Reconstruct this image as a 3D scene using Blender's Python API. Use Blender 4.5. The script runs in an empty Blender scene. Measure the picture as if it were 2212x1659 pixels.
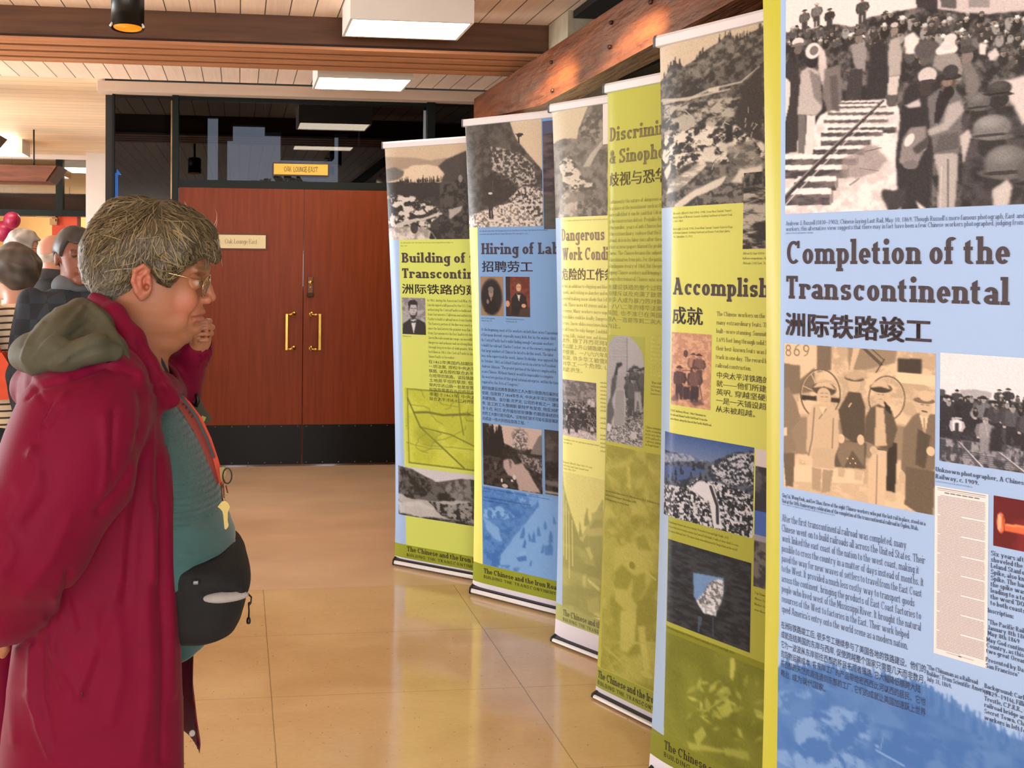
import bpy, bmesh, math, random
import numpy as np
from mathutils import Matrix, Vector

SC = bpy.context.scene
COL = SC.collection
random.seed(7)
RNG = np.random.RandomState(11)

# ------------------------------------------------------------------ camera
FPX, PPX, PPY, HC = 1661.0, 661.0, 624.0, 1.43      # focal length and principal point in pixels, eye height
YAW, PIT, ROL = math.radians(5.02), math.radians(1.45), 0.009
FW = np.array([math.sin(YAW) * math.cos(PIT), math.cos(YAW) * math.cos(PIT), -math.sin(PIT)])
_r0 = np.array([math.cos(YAW), -math.sin(YAW), 0.0])
_u0 = np.cross(_r0, FW)
UP = _u0 * math.cos(ROL) - _r0 * math.sin(ROL)
RI = _r0 * math.cos(ROL) + _u0 * math.sin(ROL)
EYE = np.array([0.0, 0.0, HC])
cam = bpy.data.cameras.new('camera')
cam.sensor_width = 36.0
cam.lens = 36.0 * FPX / 2212.0
cam.shift_x = (1106.0 - PPX) / 2212.0
cam.shift_y = (PPY - 829.5) / 2212.0
cam.clip_start = 0.02
cam_ob = bpy.data.objects.new('camera', cam)
COL.objects.link(cam_ob)
M = Matrix.Identity(4)
for i in range(3):
    M[i][0], M[i][1], M[i][2], M[i][3] = RI[i], UP[i], -FW[i], EYE[i]
cam_ob.matrix_world = M
SC.camera = cam_ob

def ray(x, y):
    return FW + RI * (x - PPX) / FPX - UP * (y - PPY) / FPX
def on_y(x, y, Y):
    v = ray(x, y); return EYE + v * (Y / v[1])
def on_z(x, y, z):
    v = ray(x, y); return EYE + v * ((z - HC) / v[2])
def on_plane(x, y, P, n):
    v = ray(x, y); return EYE + v * (((P - EYE) @ n) / (v @ n))

# ------------------------------------------------------------------ light and exposure
SC.view_settings.view_transform = 'Standard'
SC.view_settings.look = 'None'
SC.view_settings.gamma = 1.0
SC.view_settings.exposure = 0.68
SC.view_settings.use_curve_mapping = False
world = bpy.data.worlds.new('World')
SC.world = world
world.use_nodes = True
bg = world.node_tree.nodes['Background']
bg.inputs[0].default_value = (0.88, 0.93, 1.0, 1)
bg.inputs[1].default_value = 1.4

def area_light(name, loc, aim, sx, sy, watts, color):
    l = bpy.data.lights.new(name, 'AREA'); l.shape = 'RECTANGLE'; l.size = sx; l.size_y = sy
    l.energy = watts; l.color = color
    o = bpy.data.objects.new(name, l); COL.objects.link(o); o.location = loc
    o.rotation_euler = (Vector(aim) - Vector(loc)).to_track_quat('-Z', 'Z').to_euler()
    return o
# daylight just outside the window openings (left wall and the wall behind the camera)
area_light('window_daylight_left', (-5.25, 5.0, 1.5), (0, 5.0, 2.1), 7.4, 2.2, 620, (0.97, 0.98, 1.0))
area_light('window_daylight_back', (-0.6, -4.25, 1.6), (-0.6, 0, 2.0), 7.6, 2.0, 120, (0.97, 0.98, 1.0))

# ------------------------------------------------------------------ materials
MATS = {}
def s2l(c):
    return tuple(((v / 255.0) / 12.92 if v / 255.0 <= 0.04045 else (((v / 255.0) + 0.055) / 1.055) ** 2.4) for v in c)
def mat(name, rgb=(128, 128, 128), rough=0.6, metal=0.0, var=0.0, scale=20.0, stretch=(1, 1, 1), bump=0.0, bscale=None,
        emit=None, spec=0.5, sheen=0.0, attr=None, coat=0.0):
    """principled material: base colour with procedural noise variation and bump"""
    if name in MATS: return MATS[name]
    m = bpy.data.materials.new(name); m.use_nodes = True
    nt = m.node_tree; N = nt.nodes; L = nt.links
    b = N['Principled BSDF']
    c = s2l(rgb)
    b.inputs['Base Color'].default_value = (*c, 1)
    b.inputs['Roughness'].default_value = rough
    b.inputs['Metallic'].default_value = metal
    b.inputs['Specular IOR Level'].default_value = spec
    b.inputs['Sheen Weight'].default_value = sheen
    b.inputs['Coat Weight'].default_value = coat
    tc = N.new('ShaderNodeTexCoord'); mp = N.new('ShaderNodeMapping')
    mp.inputs['Scale'].default_value = stretch
    L.new(tc.outputs['Object'], mp.inputs['Vector'])
    src = None
    if attr:
        a = N.new('ShaderNodeAttribute'); a.attribute_name = attr; src = a.outputs['Color']
    if var > 0:
        n = N.new('ShaderNodeTexNoise'); n.inputs['Scale'].default_value = scale; n.inputs['Detail'].default_value = 5
        L.new(mp.outputs[0], n.inputs['Vector'])
        r = N.new('ShaderNodeMapRange'); r.inputs['From Min'].default_value = 0.3; r.inputs['From Max'].default_value = 0.7
        r.inputs['To Min'].default_value = 1 - var; r.inputs['To Max'].default_value = 1 + var
        L.new(n.outputs['Fac'], r.inputs['Value'])
        mx = N.new('ShaderNodeMix'); mx.data_type = 'RGBA'; mx.blend_type = 'MULTIPLY'; mx.inputs['Factor'].default_value = 1
        if src is not None: L.new(src, mx.inputs['A'])
        else: mx.inputs['A'].default_value = (*c, 1)
        L.new(r.outputs[0], mx.inputs['B'])
        src = mx.outputs['Result']
    if src is not None: L.new(src, b.inputs['Base Color'])
    if bump > 0:
        n2 = N.new('ShaderNodeTexNoise'); n2.inputs['Scale'].default_value = bscale or scale; n2.inputs['Detail'].default_value = 4
        L.new(mp.outputs[0], n2.inputs['Vector'])
        bp = N.new('ShaderNodeBump'); bp.inputs['Strength'].default_value = bump; bp.inputs['Distance'].default_value = 0.01
        L.new(n2.outputs['Fac'], bp.inputs['Height']); L.new(bp.outputs[0], b.inputs['Normal'])
    if emit:
        b.inputs['Emission Color'].default_value = (*s2l(emit[0]), 1); b.inputs['Emission Strength'].default_value = emit[1]
    MATS[name] = m
    return m

def plank_mat(name, rgb, axis, width, gap, var, rough=0.6, grain=0.12, offset=0.0):
    """boards laid side by side: a tone per board, long grain and thin dark joints"""
    m = bpy.data.materials.new(name); m.use_nodes = True
    nt = m.node_tree; N = nt.nodes; L = nt.links; b = N['Principled BSDF']
    b.inputs['Roughness'].default_value = rough
    tc = N.new('ShaderNodeTexCoord'); sp = N.new('ShaderNodeSeparateXYZ'); L.new(tc.outputs['Object'], sp.inputs[0])
    def math_(op, a, bb=None):
        n = N.new('ShaderNodeMath'); n.operation = op
        for i, v in enumerate((a, bb)):
            if v is None: continue
            if isinstance(v, (int, float)): n.inputs[i].default_value = v
            else: L.new(v, n.inputs[i])
        return n.outputs[0]
    across = sp.outputs[axis]
    q = math_('DIVIDE', math_('ADD', across, offset), width)
    idx = math_('FLOOR', q); fr = math_('SUBTRACT', q, idx)
    wn = N.new('ShaderNodeTexWhiteNoise'); wn.noise_dimensions = '1D'; L.new(idx, wn.inputs['W'])
    gn = N.new('ShaderNodeTexNoise'); gn.inputs['Scale'].default_value = 1; gn.inputs['Detail'].default_value = 6
    mp = N.new('ShaderNodeMapping'); mp.inputs['Scale'].default_value = (60, 3.0, 8) if axis == 'X' else (3.0, 60, 8)
    L.new(tc.outputs['Object'], mp.inputs['Vector'])
    cmb = N.new('ShaderNodeCombineXYZ'); L.new(idx, cmb.inputs[2])
    va = N.new('ShaderNodeVectorMath'); va.operation = 'ADD'; L.new(mp.outputs[0], va.inputs[0]); L.new(cmb.outputs[0], va.inputs[1])
    L.new(va.outputs[0], gn.inputs['Vector'])
    tone = math_('ADD', math_('MULTIPLY', math_('SUBTRACT', wn.outputs['Value'], 0.5), var * 2),
                 math_('MULTIPLY', math_('SUBTRACT', gn.outputs['Fac'], 0.5), grain * 4))
    tone = math_('ADD', tone, 1.0)
    edge = math_('MINIMUM', fr, math_('SUBTRACT', 1.0, fr))
    seam = math_('GREATER_THAN', edge, gap / width * 0.5)
    fac = math_('MULTIPLY', tone, math_('ADD', math_('MULTIPLY', seam, 0.88), 0.12))
    mx = N.new('ShaderNodeMix'); mx.data_type = 'RGBA'; mx.blend_type = 'MULTIPLY'; mx.inputs['Factor'].default_value = 1
    mx.inputs['A'].default_value = (*s2l(rgb), 1); L.new(fac, mx.inputs['B']); L.new(mx.outputs['Result'], b.inputs['Base Color'])
    bp = N.new('ShaderNodeBump'); bp.inputs['Strength'].default_value = 0.25; bp.inputs['Distance'].default_value = 0.01
    L.new(fac, bp.inputs['Height']); L.new(bp.outputs[0], b.inputs['Normal'])
    return m

def wood_mat(name, rgb, dark, axis=(1, 1, 1), scale=3.0, rough=0.4, bump=0.0, bscale=(4, 4, 4)):
    m = bpy.data.materials.new(name); m.use_nodes = True
    nt = m.node_tree; N = nt.nodes; L = nt.links; b = N['Principled BSDF']
    tc = N.new('ShaderNodeTexCoord'); mp = N.new('ShaderNodeMapping'); mp.inputs['Scale'].default_value = axis
    L.new(tc.outputs['Object'], mp.inputs[0])
    n = N.new('ShaderNodeTexNoise'); n.inputs['Scale'].default_value = scale; n.inputs['Detail'].default_value = 8
    n.inputs['Roughness'].default_value = 0.6; n.inputs['Distortion'].default_value = 0.4
    L.new(mp.outputs[0], n.inputs['Vector'])
    cr = N.new('ShaderNodeValToRGB'); cr.color_ramp.elements[0].position = 0.3; cr.color_ramp.elements[1].position = 0.68
    cr.color_ramp.elements[0].color = (*s2l(dark), 1); cr.color_ramp.elements[1].color = (*s2l(rgb), 1)
    L.new(n.outputs['Fac'], cr.inputs[0]); L.new(cr.outputs[0], b.inputs['Base Color'])
    b.inputs['Roughness'].default_value = rough
    if bump > 0:
        mp2 = N.new('ShaderNodeMapping'); mp2.inputs['Scale'].default_value = bscale; L.new(tc.outputs['Object'], mp2.inputs[0])
        n2 = N.new('ShaderNodeTexNoise'); n2.inputs['Scale'].default_value = 1; n2.inputs['Detail'].default_value = 6
        L.new(mp2.outputs[0], n2.inputs['Vector'])
        bp = N.new('ShaderNodeBump'); bp.inputs['Strength'].default_value = bump; bp.inputs['Distance'].default_value = 0.02
        L.new(n2.outputs['Fac'], bp.inputs['Height']); L.new(bp.outputs[0], b.inputs['Normal'])
    return m

def glass_mat(name, tint, gloss=0.12, rough=0.02):
    """thin pane: tinted straight-through light plus mirror reflection"""
    m = bpy.data.materials.new(name); m.use_nodes = True
    nt = m.node_tree; N = nt.nodes; L = nt.links; N.remove(N['Principled BSDF'])
    out = [n for n in N if n.type == 'OUTPUT_MATERIAL'][0]
    t = N.new('ShaderNodeBsdfTransparent'); t.inputs[0].default_value = (*tint, 1)
    g = N.new('ShaderNodeBsdfGlossy'); g.inputs['Roughness'].default_value = rough
    fr = N.new('ShaderNodeFresnel'); fr.inputs['IOR'].default_value = 1.5
    mr = N.new('ShaderNodeMath'); mr.operation = 'MULTIPLY_ADD'; mr.inputs[1].default_value = 1.0; mr.inputs[2].default_value = gloss
    L.new(fr.outputs[0], mr.inputs[0])
    mx = N.new('ShaderNodeMixShader'); L.new(mr.outputs[0], mx.inputs[0]); L.new(t.outputs[0], mx.inputs[1]); L.new(g.outputs[0], mx.inputs[2])
    L.new(mx.outputs[0], out.inputs[0])
    return m

# ------------------------------------------------------------------ object helpers
def tag(o, label=None, cat=None, group=None, kind=None):
    if label: o['label'] = label
    if cat: o['category'] = cat
    if group: o['group'] = group
    if kind: o['kind'] = kind
    return o
def empty(name, loc=(0, 0, 0), rz=0.0, label=None, cat=None, group=None):
    o = bpy.data.objects.new(name, None); COL.objects.link(o); o.location = loc; o.rotation_euler = (0, 0, rz)
    o.empty_display_size = 0.1
    return tag(o, label, cat, group)
def link_mesh(name, me, m, parent=None, world=True, smooth=False):
    o = bpy.data.objects.new(name, me); COL.objects.link(o)
    for x in (m if isinstance(m, (list, tuple)) else [m]):
        if x: me.materials.append(x)
    if parent is not None:
        o.parent = parent
        if world:
            bpy.context.view_layer.update()
            o.matrix_parent_inverse = parent.matrix_world.inverted()
    if smooth:
        me.polygons.foreach_set('use_smooth', [True] * len(me.polygons))
    return o
def mesh_from(name, V, Fc, m, parent=None, world=True, smooth=False, col=None):
    me = bpy.data.meshes.new(name)
    me.from_pydata([tuple(map(float, v)) for v in V], [], [tuple(int(i) for i in f) for f in Fc])
    if col is not None:
        at = me.color_attributes.new('Col', 'FLOAT_COLOR', 'POINT')
        c4 = np.ones((len(V), 4), np.float32); c4[:, :3] = col
        at.data.foreach_set('color', c4.ravel())
    me.update()
    return link_mesh(name, me, m, parent, world, smooth)

class MB:
    """collects shapes into one bmesh"""
    def __init__(s): s.bm = bmesh.new()
    def box(s, x0, x1, y0, y1, z0, z1, bevel=0.0, mi=0):
        r = bmesh.ops.create_cube(s.bm, size=1.0)
        vs = r['verts']
        for v in vs:
            v.co = Vector(((x0 + x1) / 2 + v.co.x * (x1 - x0), (y0 + y1) / 2 + v.co.y * (y1 - y0), (z0 + z1) / 2 + v.co.z * (z1 - z0)))
        fs = {f for v in vs for f in v.link_faces}
        for f in fs: f.material_index = mi
        if bevel > 0:
            es = {e for v in vs for e in v.link_edges}
            bmesh.ops.bevel(s.bm, geom=list(es), offset=bevel, segments=2, affect='EDGES', profile=0.6)
        return s
    def poly_prism(s, pts, vec, mi=0):
        """closed outline (3D points) swept along vec"""
        a = [s.bm.verts.new(Vector(p)) for p in pts]
        b = [s.bm.verts.new(Vector(p) + Vector(vec)) for p in pts]
        n = len(pts)
        fs = [s.bm.faces.new(a[::-1]), s.bm.faces.new(b)]
        for i in range(n): fs.append(s.bm.faces.new((a[i], a[(i + 1) % n], b[(i + 1) % n], b[i])))
        for f in fs: f.material_index = mi
        bmesh.ops.recalc_face_normals(s.bm, faces=fs)
        return s
    def tube(s, pts, r, seg=10, caps=True, mi=0):
        pts = [Vector(p) for p in pts]; rings = []
        rr = r if isinstance(r, (list, tuple)) else [r] * len(pts)
        prev = None
        for i, p in enumerate(pts):
            t = (pts[min(i + 1, len(pts) - 1)] - pts[max(i - 1, 0)]).normalized()
            u = (prev - t * prev.dot(t)).normalized() if prev is not None and (prev - t * prev.dot(t)).length > 1e-4 else t.orthogonal().normalized()
            prev = u
            w = t.cross(u)
            rings.append([s.bm.verts.new(p + (u * math.cos(2 * math.pi * k / seg) + w * math.sin(2 * math.pi * k / seg)) * rr[i]) for k in range(seg)])
        fs = []
        for a, b in zip(rings, rings[1:]):
            for k in range(seg): fs.append(s.bm.faces.new((a[k], a[(k + 1) % seg], b[(k + 1) % seg], b[k])))
        if caps:
            fs.append(s.bm.faces.new(rings[0][::-1])); fs.append(s.bm.faces.new(rings[-1]))
        for f in fs: f.material_index = mi; f.smooth = True
        return s
    def lathe(s, prof, center=(0, 0, 0), axis='Z', seg=32, mi=0):
        rings = []
        for r, h in prof:
            ring = []
            for k in range(seg):
                a = 2 * math.pi * k / seg
                p = (r * math.cos(a), r * math.sin(a), h) if axis == 'Z' else ((r * math.cos(a), h, r * math.sin(a)) if axis == 'Y' else (h, r * math.cos(a), r * math.sin(a)))
                ring.append(s.bm.verts.new(Vector(center) + Vector(p)))
            rings.append(ring)
        fs = []
        for a, b in zip(rings, rings[1:]):
            for k in range(seg): fs.append(s.bm.faces.new((a[k], a[(k + 1) % seg], b[(k + 1) % seg], b[k])))
        for rg in (rings[0], rings[-1]):
            try: fs.append(s.bm.faces.new(rg))
            except ValueError: pass
        bmesh.ops.recalc_face_normals(s.bm, faces=fs)
        for f in fs: f.material_index = mi; f.smooth = True
        return s
    def build(s, name, m, parent=None, world=True, smooth=False):
        me = bpy.data.meshes.new(name); s.bm.to_mesh(me); s.bm.free()
        return link_mesh(name, me, m, parent, world, smooth)

def copy_tree(o, parent=None, delta=None):
    c = o.copy(); COL.objects.link(c)
    if parent is not None: c.parent = parent
    for ch in list(o.children): copy_tree(ch, c)
    return c
# ------------------------------------------------------------------ the room
ZC = 2.74           # ceiling
YW = 5.57           # wall with the wooden doors
M_paint = mat('white_paint', (226, 214, 204), 0.7, var=0.03, scale=3)
M_green = mat('dark_green_frame', (14, 22, 17), 0.4, var=0.1, scale=8, spec=0.2)
M_black = mat('black_metal', (14, 15, 15), 0.4)
M_brass = mat('brass', (200, 160, 80), 0.25, metal=1.0, var=0.1, scale=30)
M_white = mat('white_metal', (232, 228, 220), 0.4, var=0.02, scale=5)
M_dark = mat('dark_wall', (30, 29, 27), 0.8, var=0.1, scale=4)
M_beamwood = wood_mat('brown_stained_wood', (104, 66, 36), (70, 42, 22), axis=(0.6, 8, 8), scale=3, rough=0.55)
M_slat = wood_mat('tan_slat_wood', (204, 144, 100), (170, 114, 76), axis=(0.5, 12, 12), scale=3, rough=0.5)
M_groove = mat('slat_shadow_gap', (46, 24, 14), 0.8)
M_redbeam = wood_mat('rough_red_brown_timber', (116, 64, 36), (66, 32, 17), axis=(9, 0.9, 9), scale=2.5, rough=0.38, bump=0.7, bscale=(40, 7, 26))
M_door = wood_mat('red_brown_door_veneer', (132, 58, 22), (116, 48, 17), axis=(14, 14, 0.8), scale=3.0, rough=0.42)
M_kick = mat('black_kick_plate', (18, 17, 15), 0.4, var=0.1, scale=12, spec=0.2)

def tile_floor_mat():
    m = bpy.data.materials.new('tan_stone_tile'); m.use_nodes = True
    nt = m.node_tree; N = nt.nodes; L = nt.links; b = N['Principled BSDF']
    tc = N.new('ShaderNodeTexCoord'); sp = N.new('ShaderNodeSeparateXYZ'); L.new(tc.outputs['Object'], sp.inputs[0])
    def mm(op, a, bb=None, c=None):
        n = N.new('ShaderNodeMath'); n.operation = op
        for i, v in enumerate((a, bb, c)):
            if v is None: continue
            if isinstance(v, (int, float)): n.inputs[i].default_value = v
            else: L.new(v, n.inputs[i])
        return n.outputs[0]
    def seam(coord, size, off, w):
        q = mm('DIVIDE', mm('SUBTRACT', coord, off), size)
        f = mm('FRACT', q)
        return mm('MULTIPLY', mm('MINIMUM', f, mm('SUBTRACT', 1.0, f)), size / w)
    jn = N.new('ShaderNodeTexNoise'); jn.inputs['Scale'].default_value = 30; L.new(tc.outputs['Object'], jn.inputs[0])
    jit = mm('MULTIPLY', mm('SUBTRACT', jn.outputs['Fac'], 0.5), 0.004)
    ex = seam(mm('ADD', sp.outputs[0], jit), 0.865, 0.119, 0.0028)
    ey = seam(mm('ADD', sp.outputs[1], jit), 0.4315, 3.396, 0.0020)
    line = mm('MINIMUM', mm('MINIMUM', ex, 1.0), mm('ADD', mm('MULTIPLY', mm('MINIMUM', ey, 1.0), 0.6), 0.4))
    n1 = N.new('ShaderNodeTexNoise'); n1.inputs['Scale'].default_value = 2.6; n1.inputs['Detail'].default_value = 6; n1.inputs['Distortion'].default_value = 0.6
    mp = N.new('ShaderNodeMapping'); mp.inputs['Scale'].default_value = (0.7, 1.8, 1); L.new(tc.outputs['Object'], mp.inputs[0]); L.new(mp.outputs[0], n1.inputs['Vector'])
    n2 = N.new('ShaderNodeTexNoise'); n2.inputs['Scale'].default_value = 55; n2.inputs['Detail'].default_value = 4; L.new(mp.outputs[0], n2.inputs['Vector'])
    cr = N.new('ShaderNodeValToRGB')
    cr.color_ramp.elements[0].position = 0.25; cr.color_ramp.elements[1].position = 0.75
    cr.color_ramp.elements[0].color = (*s2l((200, 166, 118)), 1); cr.color_ramp.elements[1].color = (*s2l((226, 194, 148)), 1)
    mix = mm('ADD', mm('MULTIPLY', n1.outputs['Fac'], 0.75), mm('MULTIPLY', n2.outputs['Fac'], 0.25))
    L.new(mix, cr.inputs[0])
    n3 = N.new('ShaderNodeTexNoise'); n3.inputs['Scale'].default_value = 85; n3.inputs['Detail'].default_value = 1; L.new(tc.outputs['Object'], n3.inputs['Vector'])
    speck = mm('LESS_THAN', n3.outputs['Fac'], 0.735)
    tone = mm('MULTIPLY', mm('ADD', mm('MULTIPLY', line, 0.62), 0.38), mm('ADD', mm('MULTIPLY', speck, 0.4), 0.6))
    mx = N.new('ShaderNodeMix'); mx.data_type = 'RGBA'; mx.blend_type = 'MULTIPLY'; mx.inputs['Factor'].default_value = 1
    L.new(cr.outputs[0], mx.inputs['A']); L.new(tone, mx.inputs['B']); L.new(mx.outputs['Result'], b.inputs['Base Color'])
    rr = N.new('ShaderNodeMapRange'); rr.inputs['To Min'].default_value = 0.10; rr.inputs['To Max'].default_value = 0.2; L.new(n1.outputs['Fac'], rr.inputs[0])
    L.new(rr.outputs[0], b.inputs['Roughness'])
    b.inputs['Specular IOR Level'].default_value = 0.8; b.inputs['Coat Weight'].default_value = 0.7; b.inputs['Coat Roughness'].default_value = 0.09
    return m
M_tile = tile_floor_mat()
M_far = mat('brown_polished_concrete', (212, 180, 146), 0.2, var=0.10, scale=1.6, stretch=(1, 2.4, 1), coat=0.5)
M_door.node_tree.nodes['Principled BSDF'].inputs['Specular IOR Level'].default_value = 0.22
YT = 3.396
def structure(o): return tag(o, kind='structure')
structure(MB().box(-5.2, 3.4, -4.2, YT, -0.1, 0.0).build('floor', M_tile))
structure(MB().box(-5.2, 3.4, YT, 14.0, -0.1, 0.0).build('floor', M_far))

M_plank = plank_mat('whitewashed_ceiling_boards', (252, 228, 206), 'X', 0.1255, 0.006, 0.07, grain=0.07)
M_plank2 = plank_mat('warm_ceiling_boards', (250, 222, 184), 'Y', 0.125, 0.003, 0.05, grain=0.10)
structure(MB().box(-5.2, 3.4, -4.2, YW - 0.1, ZC, ZC + 0.1).build('ceiling', M_plank))
structure(MB().box(-5.2, -0.95, YW - 0.1, 9.45, ZC, ZC + 0.1).build('ceiling', M_plank2))

# ceiling beam that crosses the room: flat fascia and a slatted underside
b = MB().box(-5.2, 1.72, 4.0, 4.45, 2.60, ZC)
structure(b.build('trim_1', M_beamwood))
g = MB().box(-5.2, 1.72, 4.0, 4.46, 2.588, 2.60)
structure(g.build('trim_2', M_groove))
s = MB()
for k in range(4):
    y0 = 4.0 + k * 0.1155
    s.box(-5.2, 1.72, y0, y0 + 0.078, 2.572, 2.589, bevel=0.002)
structure(s.build('trim_3', M_slat))

# rough timber beam running away along the right side, its far end cut on a slope
BX = 1.50
def beam_profile():
    return [(BX, 0.6, 2.262), (BX, 3.75, 2.262), (BX, 4.70, 2.375), (BX, 4.86, 2.40), (BX, 4.86, 2.535), (BX, 0.6, 2.455)]
rb = MB().poly_prism(beam_profile(), (0.125, 0, 0))
structure(rb.build('trim_4', M_redbeam))
bolt = mat('rusty_bolt', (70, 48, 40), 0.5, metal=0.8)
for (y, z) in ((3.62, 2.44), (3.02, 2.44), (3.03, 2.345), (3.60, 2.30), (2.72, 2.42)):
    t = MB().lathe([(0.0, -0.008), (0.007, -0.008), (0.009, -0.003), (0.009, 0.004)], (BX - 0.003, y, z), 'X', 10)
    tag(t.build('beam_bolt', bolt), 'small rusty bolt head in the face of the rough timber beam', 'bolt', 'bolts in the timber beam')
# concrete pier between the beam and the ceiling
M_conc = mat('beige_concrete', (176, 164, 138), 0.85, var=0.12, scale=14, bump=0.3, bscale=60)
structure(MB().box(1.637, 2.3, 3.76, 4.35, 0.0, ZC).build('trim_5', M_conc))
# recess beyond the beam, its shade painted as near-black wall and ceiling panel
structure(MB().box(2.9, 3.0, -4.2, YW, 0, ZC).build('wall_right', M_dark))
M_dark2 = mat('shade_ceiling_panel', (22, 22, 20), 0.85)
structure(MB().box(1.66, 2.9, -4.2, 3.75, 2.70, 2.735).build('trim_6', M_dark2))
tr = MB()
tr.poly_prism([(1.9, 0.9, 2.30), (1.9, 3.75, 2.40), (1.9, 3.75, 2.52), (1.9, 0.9, 2.42)], (0.12, 0, 0))
structure(tr.build('trim_7', mat('charcoal_beam', (40, 40, 38), 0.7)))

# ---- wall with doors (front wall): frames, dark glass, lintel, trim
X = lambda x, y=600: on_y(x, y, YW)[0]
gx0, gm0, gm1, d0, seam, d1, m20, m21, gx1 = -0.895, -0.475, -0.432, -0.427, 0.467, 1.36, 1.305, 1.365, 1.82
d1 = seam + (seam - d0)
structure(MB().box(-0.985, 3.0, YW - 0.10, YW + 0.02, 2.655, ZC - 0.012, bevel=0.004).build('trim_8', mat('pale_wood_soffit', (214, 192, 172), 0.6, var=0.06, scale=3, stretch=(0.5, 4, 4))))
fr = MB()
fr.box(gm0, gm1, YW - 0.04, YW + 0.06, 0, 2.655)
fr.box(d1, d1 + 0.06, YW - 0.04, YW + 0.06, 0, 2.655)
fr.box(gm1, d1, YW - 0.03, YW + 0.05, 2.008, 2.062)
fr.box(gx0, gx0 + 0.014, YW - 0.02, YW + 0.03, 0, 2.655)
fr.box(gm1, d1, YW - 0.01, YW + 0.05, 2.63, 2.655)
structure(fr.build('trim_9', M_green))
structure(MB().box(d1 + 0.05, 3.0, YW, YW + 0.02, 0, 2.0).build('wall_front', M_dark))
M_smoke = glass_mat('smoked_glass', (0.22, 0.23, 0.25), gloss=0.0, rough=0.015)
structure(MB().box(gx0 + 0.014, gm0, YW, YW + 0.008, 0.02, 2.655).build('window_1', M_smoke))
structure(MB().box(gm1, d1, YW, YW + 0.008, 2.062, 2.63).build('window_2', M_smoke))
structure(MB().box(d1 + 0.06, 1.99, YW, YW + 0.008, 2.0, 2.655).build('window_3', M_smoke))
# strip of metal trim beside the frame and at the far mullion
structure(MB().box(gm0 - 0.012, gm0, YW - 0.012, YW + 0.0, 0.0, 2.62).build('trim_10', mat('worn_brass_strip', (150, 120, 80), 0.35, metal=0.7, var=0.4, scale=6)))
structure(MB().box(d1 - 0.02, d1 - 0.003, YW - 0.014, YW - 0.002, 2.07, 2.6).build('trim_11', mat('pale_metal_strip', (180, 190, 196), 0.3, metal=0.6)))

# double doors
def door(name, xa, xb, handle_x, side):
    o = structure(MB().box(xa, xb, YW - 0.028, YW + 0.016, 0.012, 2.008, bevel=0.002).build(name, M_door))
    MB().box(xa + 0.004, xb - 0.004, YW - 0.0315, YW - 0.027, 0.016, 0.302, bevel=0.001).build('kick_plate', M_kick, o)
    sc = MB()
    n = 8
    for k in range(n):
        xx = xa + 0.03 + k * (xb - xa - 0.06) / (n - 1)
        for zz in (0.292, 0.028):
            sc.lathe([(0.0, -0.0335), (0.003, -0.0335), (0.004, -0.0315)], (xx, YW, zz), 'Y', 8)
    sc.build('kick_plate_screws', mat('steel_screw', (150, 140, 120), 0.3, metal=1), o)
    h = MB()
    y = YW - 0.028
    for z in (1.106, 0.858):
        h.tube([(handle_x - side * 0.055, y, z), (handle_x - side * 0.055, y - 0.05, z), (handle_x - side * 0.04, y - 0.062, z), (handle_x, y - 0.062, z)], 0.0095, 12)
    h.box(handle_x - 0.011, handle_x + 0.011, y - 0.074, y - 0.054, 0.85, 1.114, bevel=0.004)
    for z in (1.106, 0.858):
        h.lathe([(0.0, -0.006), (0.017, -0.006), (0.019, 0.0)], (handle_x - side * 0.055, y, z), 'Y', 16)
    h.build('door_handle', M_brass, o)
    return o
dl = door('door_1', d0, seam - 0.002, 0.345, -1)
dr = door('door_2', seam + 0.002, d1, 0.583, 1)
lk = MB().box(0.498, 0.537, YW - 0.046, YW - 0.027, 1.228, 1.375, bevel=0.003)
lock = lk.build('lock_plate', mat('bronze', (96, 66, 44), 0.35, metal=0.8), dr)
MB().lathe([(0.0, -0.053), (0.013, -0.053), (0.015, -0.045)], (0.517, YW, 1.338), 'Y', 20).build('key_cylinder', M_brass, lock)
MB().lathe([(0.0, -0.049), (0.003, -0.049), (0.004, -0.045)], (0.517, YW, 1.302), 'Y', 10).build('key_indicator', M_white, lock)
MB().box(0.492, 0.541, YW - 0.056, YW - 0.045, 1.232, 1.262, bevel=0.004).build('lock_guard', mat('bronze_dark', (60, 42, 30), 0.4, metal=0.8), lock)
gp = MB()
for (za, zb) in ((1.99, 1.96), (1.94, 1.93), (0.9, 0.88)):
    gp.box(seam - 0.0016, seam + 0.0016, YW - 0.02, YW - 0.015, zb, za)

# ---- the lounge behind the dark glass: back wall with a tall window and a hanging fitting
M_lounge = mat('lounge_dark_wall', (46, 44, 42), 0.8)
lw = MB()
zl0, zl1 = 0.0, 3.75
wx0, wx1, wz0, wz1, yb = -0.42, 1.32, 1.2, 3.42, 10.2
lw.box(-0.95, wx0, yb, yb + 0.1, zl0, zl1); lw.box(wx1, 3.4, yb, yb + 0.1, zl0, zl1)
lw.box(wx0, wx1, yb, yb + 0.1, zl0, wz0); lw.box(wx0, wx1, yb, yb + 0.1, wz1, zl1)
structure(lw.build('wall_lounge_back', M_lounge))
structure(MB().box(-0.955, -0.90, YW + 0.06, yb, 0, zl1).build('wall_lounge_left', M_lounge))
structure(MB().box(3.3, 3.4, YW, yb, 0, zl1).build('wall_lounge_right', M_lounge))
structure(MB().box(-0.95, 3.4, YW + 0.1, yb + 0.1, zl1, zl1 + 0.1).build('ceiling', mat('lounge_ceiling', (60, 54, 48), 0.8)))
structure(MB().box(-0.95, 3.4, YW, YW + 0.1, ZC, zl1).build('wall_lounge_front', M_lounge))
wf = MB()
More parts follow.
